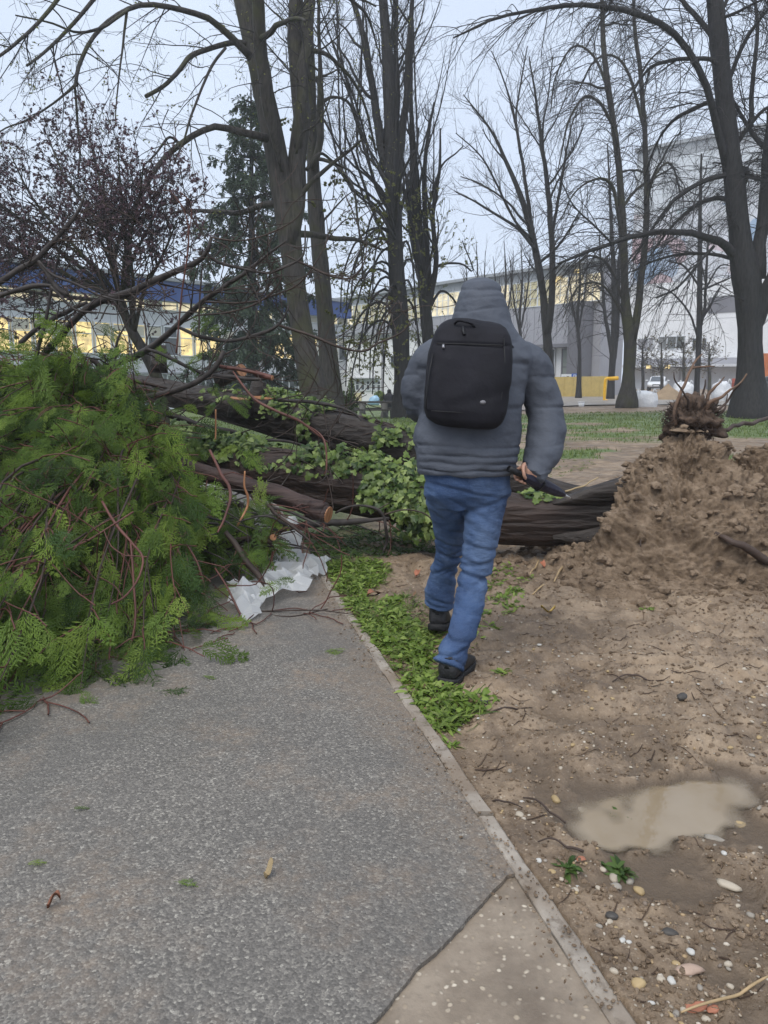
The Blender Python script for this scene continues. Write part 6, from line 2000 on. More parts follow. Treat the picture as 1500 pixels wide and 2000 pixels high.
def ring(px, py, Y, hw, dep, tilt=0.0):
    """ring centre and axes: half width hw px, half depth dep m"""
    c_ = W(px, py, Y)
    s_ = hw * pxm(Y, c_[2])
    return c_, np.array([s_, 0, 0]), np.array([0, dep, dep * tilt])


def loft_rings(rs, n=40, e=2.3):
    return loft([r[0] for r in rs], [r[1] for r in rs], [r[2] for r in rs], n, e)


def arm(pts, n=24, S_=20):
    A = np.array([[*W(x, y, Y), r] for x, y, Y, r in pts])
    A = spline(A, n)
    V, Q, T, _ = tubes(A[:, :3], A[:, 3], S_, True)
    return V, Q, T


RARM = [(992, 700, 3.68, .085), (1030, 712, 3.68, .098), (1056, 770, 3.69, .094), (1067, 820, 3.67, .088), (1065, 862, 3.62, .082), (1053, 900, 3.55, .070), (1038, 934, 3.49, .058)]
LARM = [(880, 690, 3.68, .08), (848, 704, 3.68, .095), (826, 745, 3.69, .095), (820, 780, 3.70, .088), (835, 795, 3.86, .075), (870, 790, 4.02, .06)]
trs = [ring(908, 926, 3.56, 92, .150), ring(908, 915, 3.56, 97, .165), ring(910, 885, 3.57, 101, .175), ring(914, 840, 3.59, 102, .175), ring(920, 790, 3.61, 98, .17), ring(930, 740, 3.64, 98, .165), ring(938, 700, 3.66, 103, .15), ring(940, 678, 3.67, 96, .13), ring(940, 660, 3.68, 76, .12), ring(940, 645, 3.69, 60, .11)]
hood = [ring(940, 690, 3.66, 90, .12), ring(940, 668, 3.67, 80, .14), ring(940, 650, 3.69, 67, .15), ring(940, 630, 3.71, 59, .155), ring(940, 605, 3.73, 52, .15), ring(939, 582, 3.74, 44, .14), ring(939, 566, 3.75, 39, .128), ring(939, 556, 3.75, 34, .11), ring(939, 548, 3.75, 19, .07)]
jm = remesh([loft_rings(trs, 48, 2.5), loft_rings(hood, 40, 2.2), arm(RARM), arm(LARM)], .0068, 6, JACK, 'jacket')
V, N = getco(jm)
ztop = lambda py, Y=3.57: W(908, py, Y)[2]
# quilted bands: closely stitched at the hem, wide above, on hood and sleeves
hem_z = [ztop(q) for q in (928, 912, 897, 882, 866)]
zv = V[:, 2]
head = (np.abs(V[:, 0] - W(940, 610, 3.72)[0]) < .18) & (zv > W(940, 668, 3.7)[2])
armm = (V[:, 0] > W(1024, 800, 3.6)[0]) | (V[:, 0] < W(815, 800, 3.6)[0])
disp = np.zeros(len(V))


def seam(zs, w, depth, mask):
    global disp
    for z_ in zs:
        dd = zv - z_ - .014 * fbm(V * np.array([5, 5, 1.5]) + z_ * 9, 2)
        disp -= mask * depth * np.exp(-(dd / w) ** 2) * (.35 + .65 * ss(-.5, .35, fbm(V * np.array([6, 6, 2]) + z_ * 31, 2)))


tors = (~head) & (~armm)
seam(hem_z[1:], .0055, .012, tors)
seam([ztop(q, 3.6) for q in (800, 715)], .012, .009, tors)
seam([W(940, q, 3.72)[2] for q in (570, 588, 607)], .006, .004, head)
sl = (armm & ~head)
seam([W(1060, q, 3.65)[2] for q in (735, 800, 868)], .008, .007, sl)
seam([W(1040, q, 3.5)[2] for q in (917, 926)], .004, .006, sl)
disp += .012 * fbm(V * np.array([5, 5, 8]) + 2, 3) + (.0022 - .001 * head) * fbm(V * np.array([13, 13, 22]) + np.stack([V[:, 2] * 0, V[:, 2] * 0, V[:, 0] * 12], 1), 3)
V = V + N * disp[:, None]
# neck crease under the hood at the back
crz = W(940, 612, 3.6)[2]
setco(jm, V)
# the opening of the hood, at the front of the face
bm = bmesh.new()
bm.from_mesh(jm)
hc = Vector(W(940, 612, 3.73))
kill = []
for f in bm.faces:
    c_ = f.calc_center_median() - hc
    if c_.y > .085 and abs(c_.x) < .085 and -.12 < c_.z < .10:
        kill.append(f)
bmesh.ops.delete(bm, geom=kill, context='FACES')
bm.to_mesh(jm)
bm.free()

# legs
RLEG = [(952, 925, 3.57, .100), (950, 965, 3.56, .099), (946, 1010, 3.56, .093), (936, 1070, 3.57, .083), (926, 1125, 3.57, .074), (918, 1165, 3.53, .071), (908, 1210, 3.46, .070), (894, 1255, 3.38, .071), (876, 1300, 3.33, .073)]
LLEG = [(868, 925, 3.58, .098), (873, 965, 3.62, .098), (878, 1010, 3.74, .092), (879, 1052, 3.84, .084), (874, 1090, 3.90, .080), (865, 1130, 3.96, .080), (854, 1180, 4.0, .083)]
hip = [ring(909, 905, 3.57, 86, .135), ring(911, 935, 3.57, 86, .14), ring(912, 965, 3.58, 86, .135), ring(912, 992, 3.6, 62, .10)]
jj = remesh([loft_rings(hip, 36, 2.4), arm(RLEG, 30, 24), arm(LLEG, 30, 24)], .0085, 5, DEN, 'jeans')
V, N = getco(jj)
kz = np.exp(-((V[:, 2] - .42) / .13) ** 2) + .8 * np.exp(-((V[:, 2] - .14) / .09) ** 2) + .8 * np.exp(-((V[:, 2] - .78) / .10) ** 2)
qv = V * np.array([3.5, 3.5, 15]) + np.array([V[:, 0] * 0, V[:, 0] * 0, V[:, 0] * 9]).T
disp = (.004 + .009 * kz) * fbm(qv, 3) + .007 * fbm(V * 5 + 20, 2) - .004
for (py_, Yc, sl_, wd_, dp_, xc_, xw_) in ((1122, 3.57, -.25, .010, .020, 926, 60), (1096, 3.57, .20, .009, .010, 930, 50), (1066, 3.57, -.30, .010, .009, 938, 50), (985, 3.56, .35, .010, .010, 945, 60), (1145, 3.53, .35, .009, .010, 922, 50), (1245, 3.40, -.3, .009, .009, 897, 50), (1270, 3.36, .2, .008, .009, 888, 50), (1110, 3.93, .3, .010, .010, 870, 45), (1060, 3.84, -.3, .010, .010, 879, 45), (955, 3.56, -.2, .010, .009, 905, 90)):
    c_ = W(xc_, py_, Yc)
    dd = V[:, 2] - c_[2] - sl_ * (V[:, 0] - c_[0]) - .010 * fbm(V * 9 + py_, 2)
    dp_ *= .8
    disp -= dp_ * np.exp(-(dd / wd_) ** 2) * np.exp(-((V[:, 0] - c_[0]) / (xw_ * pxm(Yc))) ** 4)
    disp += .4 * dp_ * np.exp(-((dd - 2.2 * wd_) / (1.6 * wd_)) ** 2) * np.exp(-((V[:, 0] - c_[0]) / (xw_ * pxm(Yc))) ** 4)
for A in (RLEG, LLEG):
    e_, f_ = W(*A[-1][:3]), W(*A[-2][:3])
    ax_ = nrm(f_ - e_)
    tt_ = (V - e_) @ ax_
    nr2 = np.linalg.norm(V - e_ - tt_[:, None] * ax_, axis=1) < .12
    disp += nr2 * (.006 * np.exp(-((tt_ - .004) / .010) ** 2) - .005 * np.exp(-((tt_ - .026) / .005) ** 2))
V = V + N * disp[:, None]
setco(jj, V)

# shoes: footprint loft, heel towards us
def shoe(px, py, Y, yaw, s_=1.0, pitch=0.0, z0=None):
    base = W(px, py, Y) if z0 is None else np.array([W(px, py, Y)[0], Y, z0])
    Rm = Matrix.Translation(base) @ Matrix.Rotation(yaw, 4, 'Z') @ Matrix.Rotation(pitch, 4, 'X')
    up_st = [(0.0, .030, .030, .085), (.015, .043, .022, .105), (.06, .048, .02, .125), (.11, .050, .02, .115), (.16, .052, .02, .092), (.21, .053, .02, .072), (.255, .047, .02, .055), (.285, .028, .02, .042), (.295, .010, .025, .036)]
    V1, Q1, T1 = loft([(0, y_, (a_ + t_) / 2) for y_, w_, a_, t_ in up_st], [(w_, 0, 0) for y_, w_, a_, t_ in up_st], [(0, 0, (t_ - a_) / 2) for y_, w_, a_, t_ in up_st], 24, 2.8)
    col = arm([], 0) if False else loft([(0, .055, .075), (0, .055, .10), (0, .060, .115), (0, .068, .13)], [(.047, 0, 0), (.047, 0, 0), (.044, 0, 0), (.040, 0, 0)], [(0, .057, 0), (0, .055, 0), (0, .048, 0), (0, .042, 0)], 20, 2.2)
    so_st = [(-.004, .034), (.01, .047), (.06, .050), (.11, .047), (.16, .053), (.21, .056), (.26, .048), (.29, .03), (.302, .012)]
    V2, Q2, T2 = loft([(0, y_, .014) for y_, w_ in so_st], [(w_, 0, 0) for y_, w_ in so_st], [(0, 0, .016)] * 9, 20, 6)
    rt = lambda V: np.asarray(V) @ np.array(Rm.to_3x3()).T * s_ + np.array(Rm.translation)
    return (rt(V1), Q1, T1), (rt(col[0]), col[1], col[2]), (rt(V2), Q2, T2)


shR = shoe(872, 1340, 3.28, math.radians(-24), 1.08, 0.0, z0=.012)
shL = shoe(853, 1229, 3.945, math.radians(-10), 1.08, math.radians(-14), z0=.05)

# the body itself, one continuous skin, under the clothes
def fing(pts, rad):
    A = spline(np.array(pts), 10)
    V, Q, T, _ = tubes(A, np.linspace(rad, rad * .8, 10), 8, True)
    return V, Q, T


u0, u1 = W(1000, 918, 3.42), W(1105, 968, 3.62)
ua = nrm(u1 - u0)
wr = W(1036, 932, 3.485)
hc_ = W(1024, 938, 3.46)                              # centre of the grip on the umbrella
g0 = u0 + ua * float((hc_ - u0) @ ua)
hn = nrm(wr - g0 - ua * float((wr - g0) @ ua))         # from umbrella towards the wrist
hs = np.cross(ua, hn)
bp = [loft_rings([ring(908, 930, 3.57, 74, .11), ring(912, 870, 3.58, 76, .12), ring(918, 790, 3.61, 72, .115), ring(935, 720, 3.65, 84, .105), ring(940, 690, 3.67, 74, .085), ring(940, 672, 3.68, 38, .07), ring(940, 650, 3.70, 26, .062), ring(940, 635, 3.71, 27, .065)], 30),
      loft_rings([ring(940, 652, 3.73, 16, .05), ring(940, 642, 3.74, 25, .08), ring(940, 622, 3.74, 32, .098), ring(940, 600, 3.74, 34, .102), ring(940, 580, 3.73, 32, .098), ring(940, 566, 3.73, 22, .07), ring(940, 562, 3.73, 10, .03)], 30)]
for A in (RARM, LARM):
    bp.append(arm([(x, y, Y, r * .58) for x, y, Y, r in A]))
for A in (RLEG, LLEG):
    bp.append(arm([(x, y, Y, r * .5) for x, y, Y, r in A[:-1]] + [(A[-1][0], A[-1][1], A[-1][2], .042)]))
bp.append(loft([W(878, 1290, 3.33), W(880, 1320, 3.36), W(895, 1322, 3.48), W(902, 1322, 3.54)], [(.035, 0, 0), (.036, 0, 0), (.036, 0, 0), (.02, 0, 0)], [(0, .03, .02), (0, .03, .02), (0, .02, .02), (0, .01, .012)], 16))
bp.append(loft([W(855, 1170, 4.0), W(855, 1208, 4.00), W(860, 1212, 4.10), W(862, 1212, 4.16)], [(.028, 0, 0), (.028, 0, 0), (.028, 0, 0), (.018, 0, 0)], [(0, .022, .016), (0, .022, .016), (0, .016, .016), (0, .01, .012)], 16))
fc0 = W(940, 612, 3.74)
bp.append(loft([fc0 + (0, .085, .02), fc0 + (0, .112, -.012), fc0 + (0, .095, -.022)], [(.008, 0, 0), (.016, 0, 0), (.012, 0, 0)], [(0, .012, 0), (0, .012, .0), (0, .008, 0)], 10))   # nose
for s_ in (-1, 1):
    bp.append(loft([fc0 + (s_ * .078, -.005, -.03), fc0 + (s_ * .086, -.01, 0), fc0 + (s_ * .082, -.012, .03)], [(.008, 0, 0)] * 3, [(0, .014, 0), (0, .022, 0), (0, .016, 0)], 10))       # ears
# right hand closed round the umbrella
palm = loft([wr + hn * .02, wr - hn * .015, g0 + hn * .045, g0 + hn * .022], [ua * .024, ua * .03, ua * .04, ua * .036], [hs * .018, hs * .018, hs * .016, hs * .012], 16)
bp.append(palm)
rr0 = .031
for i_, (o_, ln_) in enumerate(((-.034, .9), (-.012, 1.0), (.011, .95), (.032, .8))):
    pts = []
    for a in np.linspace(-10, -205 * ln_, 7):
        t_ = math.radians(a)
        pts.append(g0 + ua * o_ + (hn * math.cos(t_) + hs * math.sin(t_)) * rr0)
    bp.append(fing([g0 + ua * o_ + hn * .04] + pts, .0095))
pts = [g0 + hn * .05 - ua * .03, g0 + hn * .03 - ua * .05 + hs * .02, g0 - ua * .045 + hs * .035, g0 - ua * .02 - hn * .015 + hs * .032]
bp.append(fing(pts, .0105))
# left hand, half open, in front of the body
lw = W(870, 790, 4.02)
bp.append(loft([lw, lw + (.03, .05, 0), lw + (.06, .09, 0.0)], [(.02, -.01, .0), (.03, -.02, 0), (.033, -.022, 0)], [(0, 0, .02), (0, 0, .017), (0, 0, .014)], 14))
for i_, (o_, ln_) in enumerate(((-.03, .075), (-.01, .085), (.011, .08), (.031, .065))):
    s0 = lw + np.array([.06, .09, 0]) + np.array([.83, -.55, 0]) * o_
    dd = nrm(np.array([.55, .83, 0]))
    bp.append(fing([s0 - dd * .02, s0 + dd * ln_ * .4, s0 + dd * ln_ * .75 - (0, 0, .015), s0 + dd * ln_ * .8 - (0, 0, .04)], .0088))
bp.append(fing([lw + (.02, .03, .01), lw + (-.0, .08, .03), lw + (.02, .12, .02)], .010))
body = remesh(bp, .0062, 2, SKIN, 'person')
per = link('person', body)
props(per, 'person seen from behind in grey hooded padded jacket and jeans, walking away', 'person')
EYE, LIP = plain('eye_white', (0.6, 0.6, 0.58), .2), plain('lip', (0.33, 0.13, 0.11), .5)
for s_ in (-1, 1):
    V, F = ICO2
    e_ = fc0 + (s_ * .032, .083, .018)
    o_ = mk('eye', e_ + V * .0135, None, F, EYE, per)
    mk('iris', e_ + (0, .0085, 0) + V * .0065, None, F, HAIR, o_)
    tube_obj('eyebrow', spline([fc0 + (s_ * .015, .098, .038), fc0 + (s_ * .033, .096, .044), fc0 + (s_ * .052, .082, .036)], 8), np.full(8, .004), HAIR, per, 6)
tube_obj('mouth', spline([fc0 + (-.024, .080, -.052), fc0 + (0, .094, -.05), fc0 + (.024, .080, -.052)], 8), np.array([.002, .005, .006, .006, .006, .006, .005, .002]), LIP, per, 8)
V, F = ICO5
hv_ = fc0 + np.array([0, -.012, .018]) + V * np.array([.086, .106, .112])
kf = (V[F].mean(1)[:, 1] < .45) & (V[F].mean(1)[:, 2] > -.45)
mk('hair', hv_ + .004 * fbm(V * 14, 2)[:, None] * V, None, F[kf], HAIR, per)
link('jacket', jm, per)
link('jeans', jj, per)
for sh_ in (shR, shL):
    up_ = mk('shoe', *cat([sh_[0], sh_[1]]), SHOE, per)
    mk('sole', *sh_[2], SOLE, up_)
    # seam round the heel counter
    v_ = sh_[0][0]
    tube_obj('heel_seam', spline([v_[24 * 3 + 1], v_[24 * 1 + 5] + (0, -.002, .012), v_[24 * 1 + 7] + (0, -.002, .012), v_[24 * 3 + 11]], 14), np.full(14, .003), SEAM, up_, 6)
# ---- backpack
def prow(py, xl_, xr_, Yb, dep):
    c_ = W((xl_ + xr_) / 2, py, Yb)
    s_ = (xr_ - xl_) / 2 * pxm(Yb - dep, c_[2])
    return c_, np.array([s_, 0, -.06 * s_]), np.array([0, dep, 0])


rows = [(836, 872, 955, 3.42, .05), (831, 848, 968, 3.42, .085), (820, 831, 980, 3.42, .105), (800, 824, 988, 3.42, .115), (770, 825, 992, 3.425, .112), (735, 829, 996, 3.43, .105), (700, 835, 1000, 3.44, .10), (670, 843, 1001, 3.45, .092), (650, 850, 998, 3.46, .082), (636, 860, 990, 3.47, .065), (628, 872, 978, 3.475, .045), (624, 890, 960, 3.48, .02)]
pk = thing('backpack', 'black backpack worn over the grey jacket', 'backpack', W(910, 800, 3.45))
me = remesh([loft_rings([prow(*r) for r in rows], 56, 4.2)], .008, 3, BAGM, 'body')
V, N = getco(me)
yb_ = V[:, 1]
back_side = ss(3.40, 3.36, yb_)
pxv = 750 + V[:, 0] / (V[:, 1] * CP + (CAMH - V[:, 2]) * SP) * FPX
dpt = V[:, 1] * CP + (CAMH - V[:, 2]) * SP
pyv = 1000 - FPX * (V[:, 1] * SP + (V[:, 2] - CAMH) * CP) / dpt
disp = .007 * fbm(V * 6 + 5, 3)
# flap seam, pocket fold
disp -= back_side * .009 * np.exp(-((pyv - 672 - .03 * (pxv - 900)) / 3.5) ** 2)
disp -= back_side * .007 * np.exp(-((pyv - (800 - .25 * (pxv - 850))) / 12) ** 2) * ss(835, 880, pxv) * .7
disp += back_side * .006 * np.exp(-((pyv - 745) / 40) ** 2)
setco(me, V + N * disp[:, None])
link('body', me, pk)
# rain flap hem over the zip, zip pull, loop, emblem, side piping, shoulder straps


def onback(px, py, d_=.004):
    """point on the rear face of the pack"""
    r = [q for q in rows]
    ys_ = np.array([q[0] for q in r])[::-1]
    o_ = np.array([q[3] - q[4] for q in r])[::-1]
    xm = np.interp(py, ys_, np.array([(q[1] + q[2]) / 2 for q in r])[::-1])
    hw = np.interp(py, ys_, np.array([(q[2] - q[1]) / 2 for q in r])[::-1])
    e_ = abs((px - xm) / hw)
    Yv = np.interp(py, ys_, o_) + .10 * max(0, e_ - .55) ** 2
    return W(px, py, Yv - d_)


tube_obj('zip', [onback(x, 672 + .03 * (x - 900), .0) for x in np.linspace(852, 985, 24)], np.full(24, .003), SEAM, pk, 6)
tube_obj('zip_pull', [onback(866, 673), onback(866, 680, .008)], [.005, .006], plain('grey_metal', (.35, .35, .37), .35, metallic=.8), pk, 8)
tube_obj('carry_handle', spline([W(888, 632, 3.40), W(895, 626, 3.385), W(908, 628, 3.38), W(920, 632, 3.385), W(928, 640, 3.40)], 14), np.full(14, .006), BAGM, pk, 8)
tube_obj('hanging_loop', spline([onback(904, 640, .006), onback(905, 647, .012), onback(907, 654, .006)], 8), np.full(8, .007), SEAM, pk, 8)
em = onback(943, 786, .0)
V, F = ICO2
mk('emblem', em + V * np.array([.014, .012, .010]), None, F, plain('grey_emblem', (.16, .16, .17), .4), pk)
tube_obj('piping', [onback(x, y, .001) for x, y in ((846, 690), (838, 730), (833, 770), (832, 800))], np.full(4, .003), SEAM, pk, 6)
tube_obj('piping', [onback(x, y, .001) for x, y in ((984, 660), (986, 700), (984, 740), (978, 780), (968, 815))], np.full(5, .003), SEAM, pk, 6)
tube_obj('pocket_seam', [onback(x, 806 + .06 * (x - 900), .0) for x in np.linspace(842, 965, 14)], np.full(14, .0025), SEAM, pk, 6)
for s_, top_, side_ in ((1, (985, 668), (1010, 815)), (-1, (878, 668), (832, 800))):
    P = spline([W(top_[0] - s_ * 8, top_[1] - 8, 3.50), W(top_[0] + s_ * 14, top_[1] + 5, 3.56), W(top_[0] + s_ * 22, top_[1] + 14, 3.68), W(top_[0] + s_ * 20, top_[1] + 45, 3.84), W(top_[0] + s_ * 25, top_[1] + 100, 3.86), W(side_[0], side_[1] - 10, 3.72), W(side_[0] - s_ * 12, side_[1] + 2, 3.60), W(side_[0] - s_ * 32, side_[1] + 8, 3.48)], 30)
    n = len(P)
    tn_ = nrm(np.gradient(P, axis=0))
    V = []
    sd_ = nrm(np.cross(tn_, P - W(930, 740, 3.65)))
    nr_ = np.cross(sd_, tn_)
    for q in range(n):
        w2 = .026 if q < 20 else .014
        V += [P[q] - sd_[q] * w2 - nr_[q] * .005, P[q] + sd_[q] * w2 - nr_[q] * .005, P[q] + sd_[q] * w2 + nr_[q] * .005, P[q] - sd_[q] * w2 + nr_[q] * .005]
    Q = [(q * 4 + j, q * 4 + (j + 1) % 4, q * 4 + 4 + (j + 1) % 4, q * 4 + 4 + j) for q in range(n - 1) for j in range(4)]
    mk('shoulder_strap', V, Q, None, BAGM, pk)

# ---- folded umbrella in the right hand
um = thing('umbrella', 'folded dark navy umbrella held in the right hand pointing right', 'umbrella', g0)
UMB = plain('navy_umbrella_cloth', (0.016, 0.016, 0.030), .5, .3, 20, .5, 50)
s_ = np.linspace(0, 1, 26)
L_ = float(np.linalg.norm(u1 - g0))
P = g0 + ua * ((s_ * 1.0 - .03) * L_)[:, None]
rad = np.interp(s_, [0, .08, .2, .5, .8, .95, 1], [.015, .022, .026, .027, .022, .014, .008])
V, Q, T, uv = tubes(P, rad, 32, True)
th = np.tile(np.arange(32) / 32 * 2 * math.pi, 26)
k = 1 + .14 * np.abs(np.sin(th * 4 + np.repeat(s_, 32) * 2))
C = np.repeat(P, 32, 0)
V[:26 * 32] = C + (V[:26 * 32] - C) * k[:, None]
mk('canopy', V, Q, T, UMB, um)
tube_obj('tip', [u1 - ua * .02, u1 + ua * .035], [.007, .004], plain('pale_metal', (.5, .5, .5), .35, metallic=.6), um, 8)
tube_obj('handle', [u0 - ua * .02, g0 + ua * .03], [.015, .0155], SEAM, um, 14)
tube_obj('strap', spline([g0 + ua * .10 + hs * .035, g0 + ua * .10 + hn * .036, g0 + ua * .10 - hs * .036, g0 + ua * .10 - hn * .036, g0 + ua * .10 + hs * .035], 20), np.full(20, .005), SEAM, um, 6)

# ================================================================== SMALL THINGS ON THE GROUND
# ---- torn white plastic sheet
PLA = NB('milky_plastic_sheet')
b = PLA
b.set(Base_Color=(0.70, 0.72, 0.73), Roughness=.25, Specular_IOR_Level=.5)
q_ = b.bump(b.noise(16, 5, .6), .5, .02)
tr = b.n('BsdfTranslucent')
tr.inputs[0].default_value = (.75, .76, .78, 1)
tp = b.n('BsdfTransparent')
ms = b.n('MixShader'); ms.inputs[0].default_value = .5
b.l(b.b.outputs[0], ms.inputs[1]); b.l(tr.outputs[0], ms.inputs[2])
m2 = b.n('MixShader'); m2.inputs[0].default_value = .15
b.l(ms.outputs[0], m2.inputs[1]); b.l(tp.outputs[0], m2.inputs[2]); b.l(m2.outputs[0], b.out.inputs[0])
PLA = b.m
SH = [(440, 1160), (478, 1146), (505, 1130), (528, 1112), (533, 1085), (552, 1068), (578, 1060), (585, 1082), (592, 1098), (622, 1102), (645, 1116), (632, 1130), (612, 1140), (612, 1162), (598, 1172), (570, 1172), (545, 1182), (520, 1190), (508, 1205), (488, 1224), (470, 1218), (455, 1195)]
from mathutils.geometry import delaunay_2d_cdt
ga = np.array([G(x, y) for x, y in SH])
gp = ga[:, :2]
rim = []
for k in range(len(gp)):
    p0_, p1_ = gp[k], gp[(k + 1) % len(gp)]
    m_ = max(1, int(np.linalg.norm(p1_ - p0_) / .045))
    nn_ = np.array([p1_[1] - p0_[1], p0_[0] - p1_[0]])
    for q in range(m_):
        rim.append(p0_ + (p1_ - p0_) * q / m_ + nn_ * rng.normal() * .05)
lo, hi = gp.min(0), gp.max(0)
inn = []
while len(inn) < 300:
    q = rng.uniform(lo, hi)
    if inside(q, gp): inn.append(q)
nr_ = len(rim)
res = delaunay_2d_cdt([Vector(q) for q in rim + inn], [(k, (k + 1) % nr_) for k in range(nr_)], [], 1, 1e-5)
V = np.array([[v[0], v[1], 0] for v in res[0]])
T = np.array([f for f in res[2] if len(f) == 3])
dmin = np.min(np.linalg.norm(V[:, None, :2] - np.array(rim)[None], axis=2), axis=1)
w1 = V * np.array([4.0, 3.2, 1]) + 1.3
fold = 1 - 2.4 * np.abs(vnoise(w1 + .5 * np.stack([vnoise(V * 6), vnoise(V * 6 + 9), 0 * V[:, 0]], 1)))
fold2 = 1 - 2 * np.abs(vnoise(V * np.array([12, 9, 1]) + 13))
V[:, 2] = .012 + np.clip(.065 + .075 * fold + .026 * fold2 + .010 * rng.normal(size=len(V)), 0, .25) * (.55 + .45 * ss(.0, .08, dmin))
pk_ = G(575, 1085)
V[:, 2] += .20 * np.exp(-(np.linalg.norm(V[:, :2] - pk_[:2], axis=1) / .11) ** 2)
Q = None
props(mk('plastic_sheet', V, None, T, PLA, smooth=False), 'crumpled milky white plastic sheet lying on the asphalt under the twigs', 'plastic sheet')

# ---- broadleaf weeds along the kerb
WEED = leafmat('fresh_weed_leaf', [(0.085, 0.135, 0.024), (0.135, 0.205, 0.038), (0.185, 0.26, 0.052), (0.245, 0.315, 0.085), (0.11, 0.165, 0.032)], rough=.4, trans=.3)


def ribbons(P, w, side):
    """P (N,m,3), half widths (m,), side (N,3) -> leaf ribbons"""
    N, m = P.shape[:2]
    L_ = P - side[:, None] * w[None, :, None]
    R_ = P + side[:, None] * w[None, :, None]
    up = np.zeros(3); up[2] = 1
    V = np.stack([L_, R_], 2).reshape(-1, 3)
    b0 = (np.arange(N) * m * 2)[:, None]
    i = (np.arange(m - 1) * 2)[None]
    return V, np.stack([b0 + i, b0 + i + 1, b0 + i + 3, b0 + i + 2], -1).reshape(-1, 4)


def tufts(centres, per, length, width, spread=.02, lie=.55):
    centres = np.asarray(centres, float)
    N = len(centres) * per
    c = np.repeat(centres, per, 0) + rng.normal(size=(N, 3)) * (spread, spread, 0)
    c[:, 2] = ground_z(c[:, 0], c[:, 1]) - .004
    a = rng.random(N) * 2 * math.pi
    d = np.stack([np.cos(a), np.sin(a), 0 * a], 1)
    L_ = length * rng.uniform(.5, 1.25, N)
    el_ = rng.uniform(.25, 1.2, N)
    t = np.linspace(0, 1, 5)
    P = c[:, None] + d[:, None] * (L_[:, None] * t[None] * np.cos(el_ * .8)[:, None])[..., None]
    P[..., 2] += L_[:, None] * (np.sin(el_)[:, None] * t[None] - lie * t[None] ** 2)
    P[..., 2] = np.maximum(P[..., 2], ground_z(P[..., 0], P[..., 1]) + .004)
    tw = nrm(np.cross(d, [0, 0, 1]) + .5 * rng.normal(size=(N, 3)) * (.3, .3, 1))
    w = width * np.array([.25, .8, 1.0, .75, .05])
    return ribbons(P, w, tw)


def poly_pts(poly, n):
    g_ = np.array([G(x, y) for x, y in poly])[:, :2]
    lo, hi = g_.min(0), g_.max(0)
    o = []
    while len(o) < n:
        q = rng.uniform(lo, hi)
        if inside(q, g_) and q[0] > float(kerb_x(q[1])) - .015: o.append((*q, 0))
    return np.array(o)


pw = [(640, 1105), (700, 1098), (752, 1112), (745, 1145), (705, 1165), (735, 1190), (790, 1172), (842, 1180), (850, 1230), (842, 1300), (845, 1352), (900, 1352), (950, 1372), (945, 1400), (905, 1410), (880, 1432), (845, 1428), (790, 1370), (765, 1330), (720, 1260), (690, 1215)]
V, Q = tufts([q for q in poly_pts(pw, 900) if fbm(np.array([q[0] * 4, q[1] * 4, 0]), 2) > -.30], 5, .085, .0080)
props(mk('weeds', V, Q, mat=WEED), kind='stuff')
# creeping leaves, thin grass and brown litter mixed into the strip
c_ = poly_pts(pw, 420)
c_ = c_[np.array([fbm(np.array([q[0] * 5 + 9, q[1] * 5, 0]), 2) > 0 for q in c_])]
n = len(c_)
c_[:, 2] = ground_z(c_[:, 0], c_[:, 1]) + rng.uniform(.01, .045, n)
X, F = stamp(LV, LT, frames(c_, nrm(rng.normal(size=(n, 3)) * (1, 1, .25)), nrm(np.array([0, -.2, 1]) + .35 * rng.normal(size=(n, 3))), rng.uniform(.018, .042, n)))
props(mk('ground_ivy', X, None, F, WEED, smooth=False), kind='stuff')
V, Q = tufts(poly_pts(pw, 260), 5, .11, .0028, lie=.4)
props(mk('thin_grass', V, Q, mat=GRASS), kind='stuff')
c_ = poly_pts(pw + [], 420)
n = len(c_)
c_[:, 2] = ground_z(c_[:, 0], c_[:, 1]) + .006
X, F = stamp(np.array([(0, 0, 0), (.5, .3, .1), (1, 0, 0), (.5, -.3, .04)]), [[0, 1, 2, 3]], frames(c_, nrm(rng.normal(size=(n, 3)) * (1, 1, .2)), nrm(np.array([0, 0, 1]) + .4 * rng.normal(size=(n, 3))), rng.uniform(.012, .04, n)))
props(mk('leaf_litter', X, F, mat=leafmat('litter_brown', [(0.10, 0.06, 0.035), (0.17, 0.10, 0.055), (0.22, 0.15, 0.08), (0.07, 0.045, 0.03)], trans=.05)), kind='stuff')
V, Q = tufts(poly_pts([(590, 1040), (690, 1030), (850, 1040), (850, 1075), (760, 1088), (660, 1100), (600, 1098)], 420), 6, .085, .007)
DKW = leafmat('shaded_grass_leaf', [(0.035, 0.065, 0.018), (0.055, 0.095, 0.025), (0.08, 0.13, 0.035)], trans=.25)
props(mk('undergrowth_grass', V, Q, mat=DKW), kind='stuff')
V, Q = tufts(poly_pts([(950, 1120), (1000, 1100), (1045, 1140), (1020, 1180), (965, 1215), (930, 1260), (920, 1230)], 70), 5, .06, .008)
props(mk('weeds', V, Q, mat=WEED), kind='stuff')
V, Q = tufts(poly_pts([(690, 830), (860, 815), (1090, 860), (1190, 905), (1090, 930), (1000, 940), (900, 870)], 900), 5, .07, .006)
props(mk('lawn_grass', V, Q, mat=GRASS), kind='stuff')
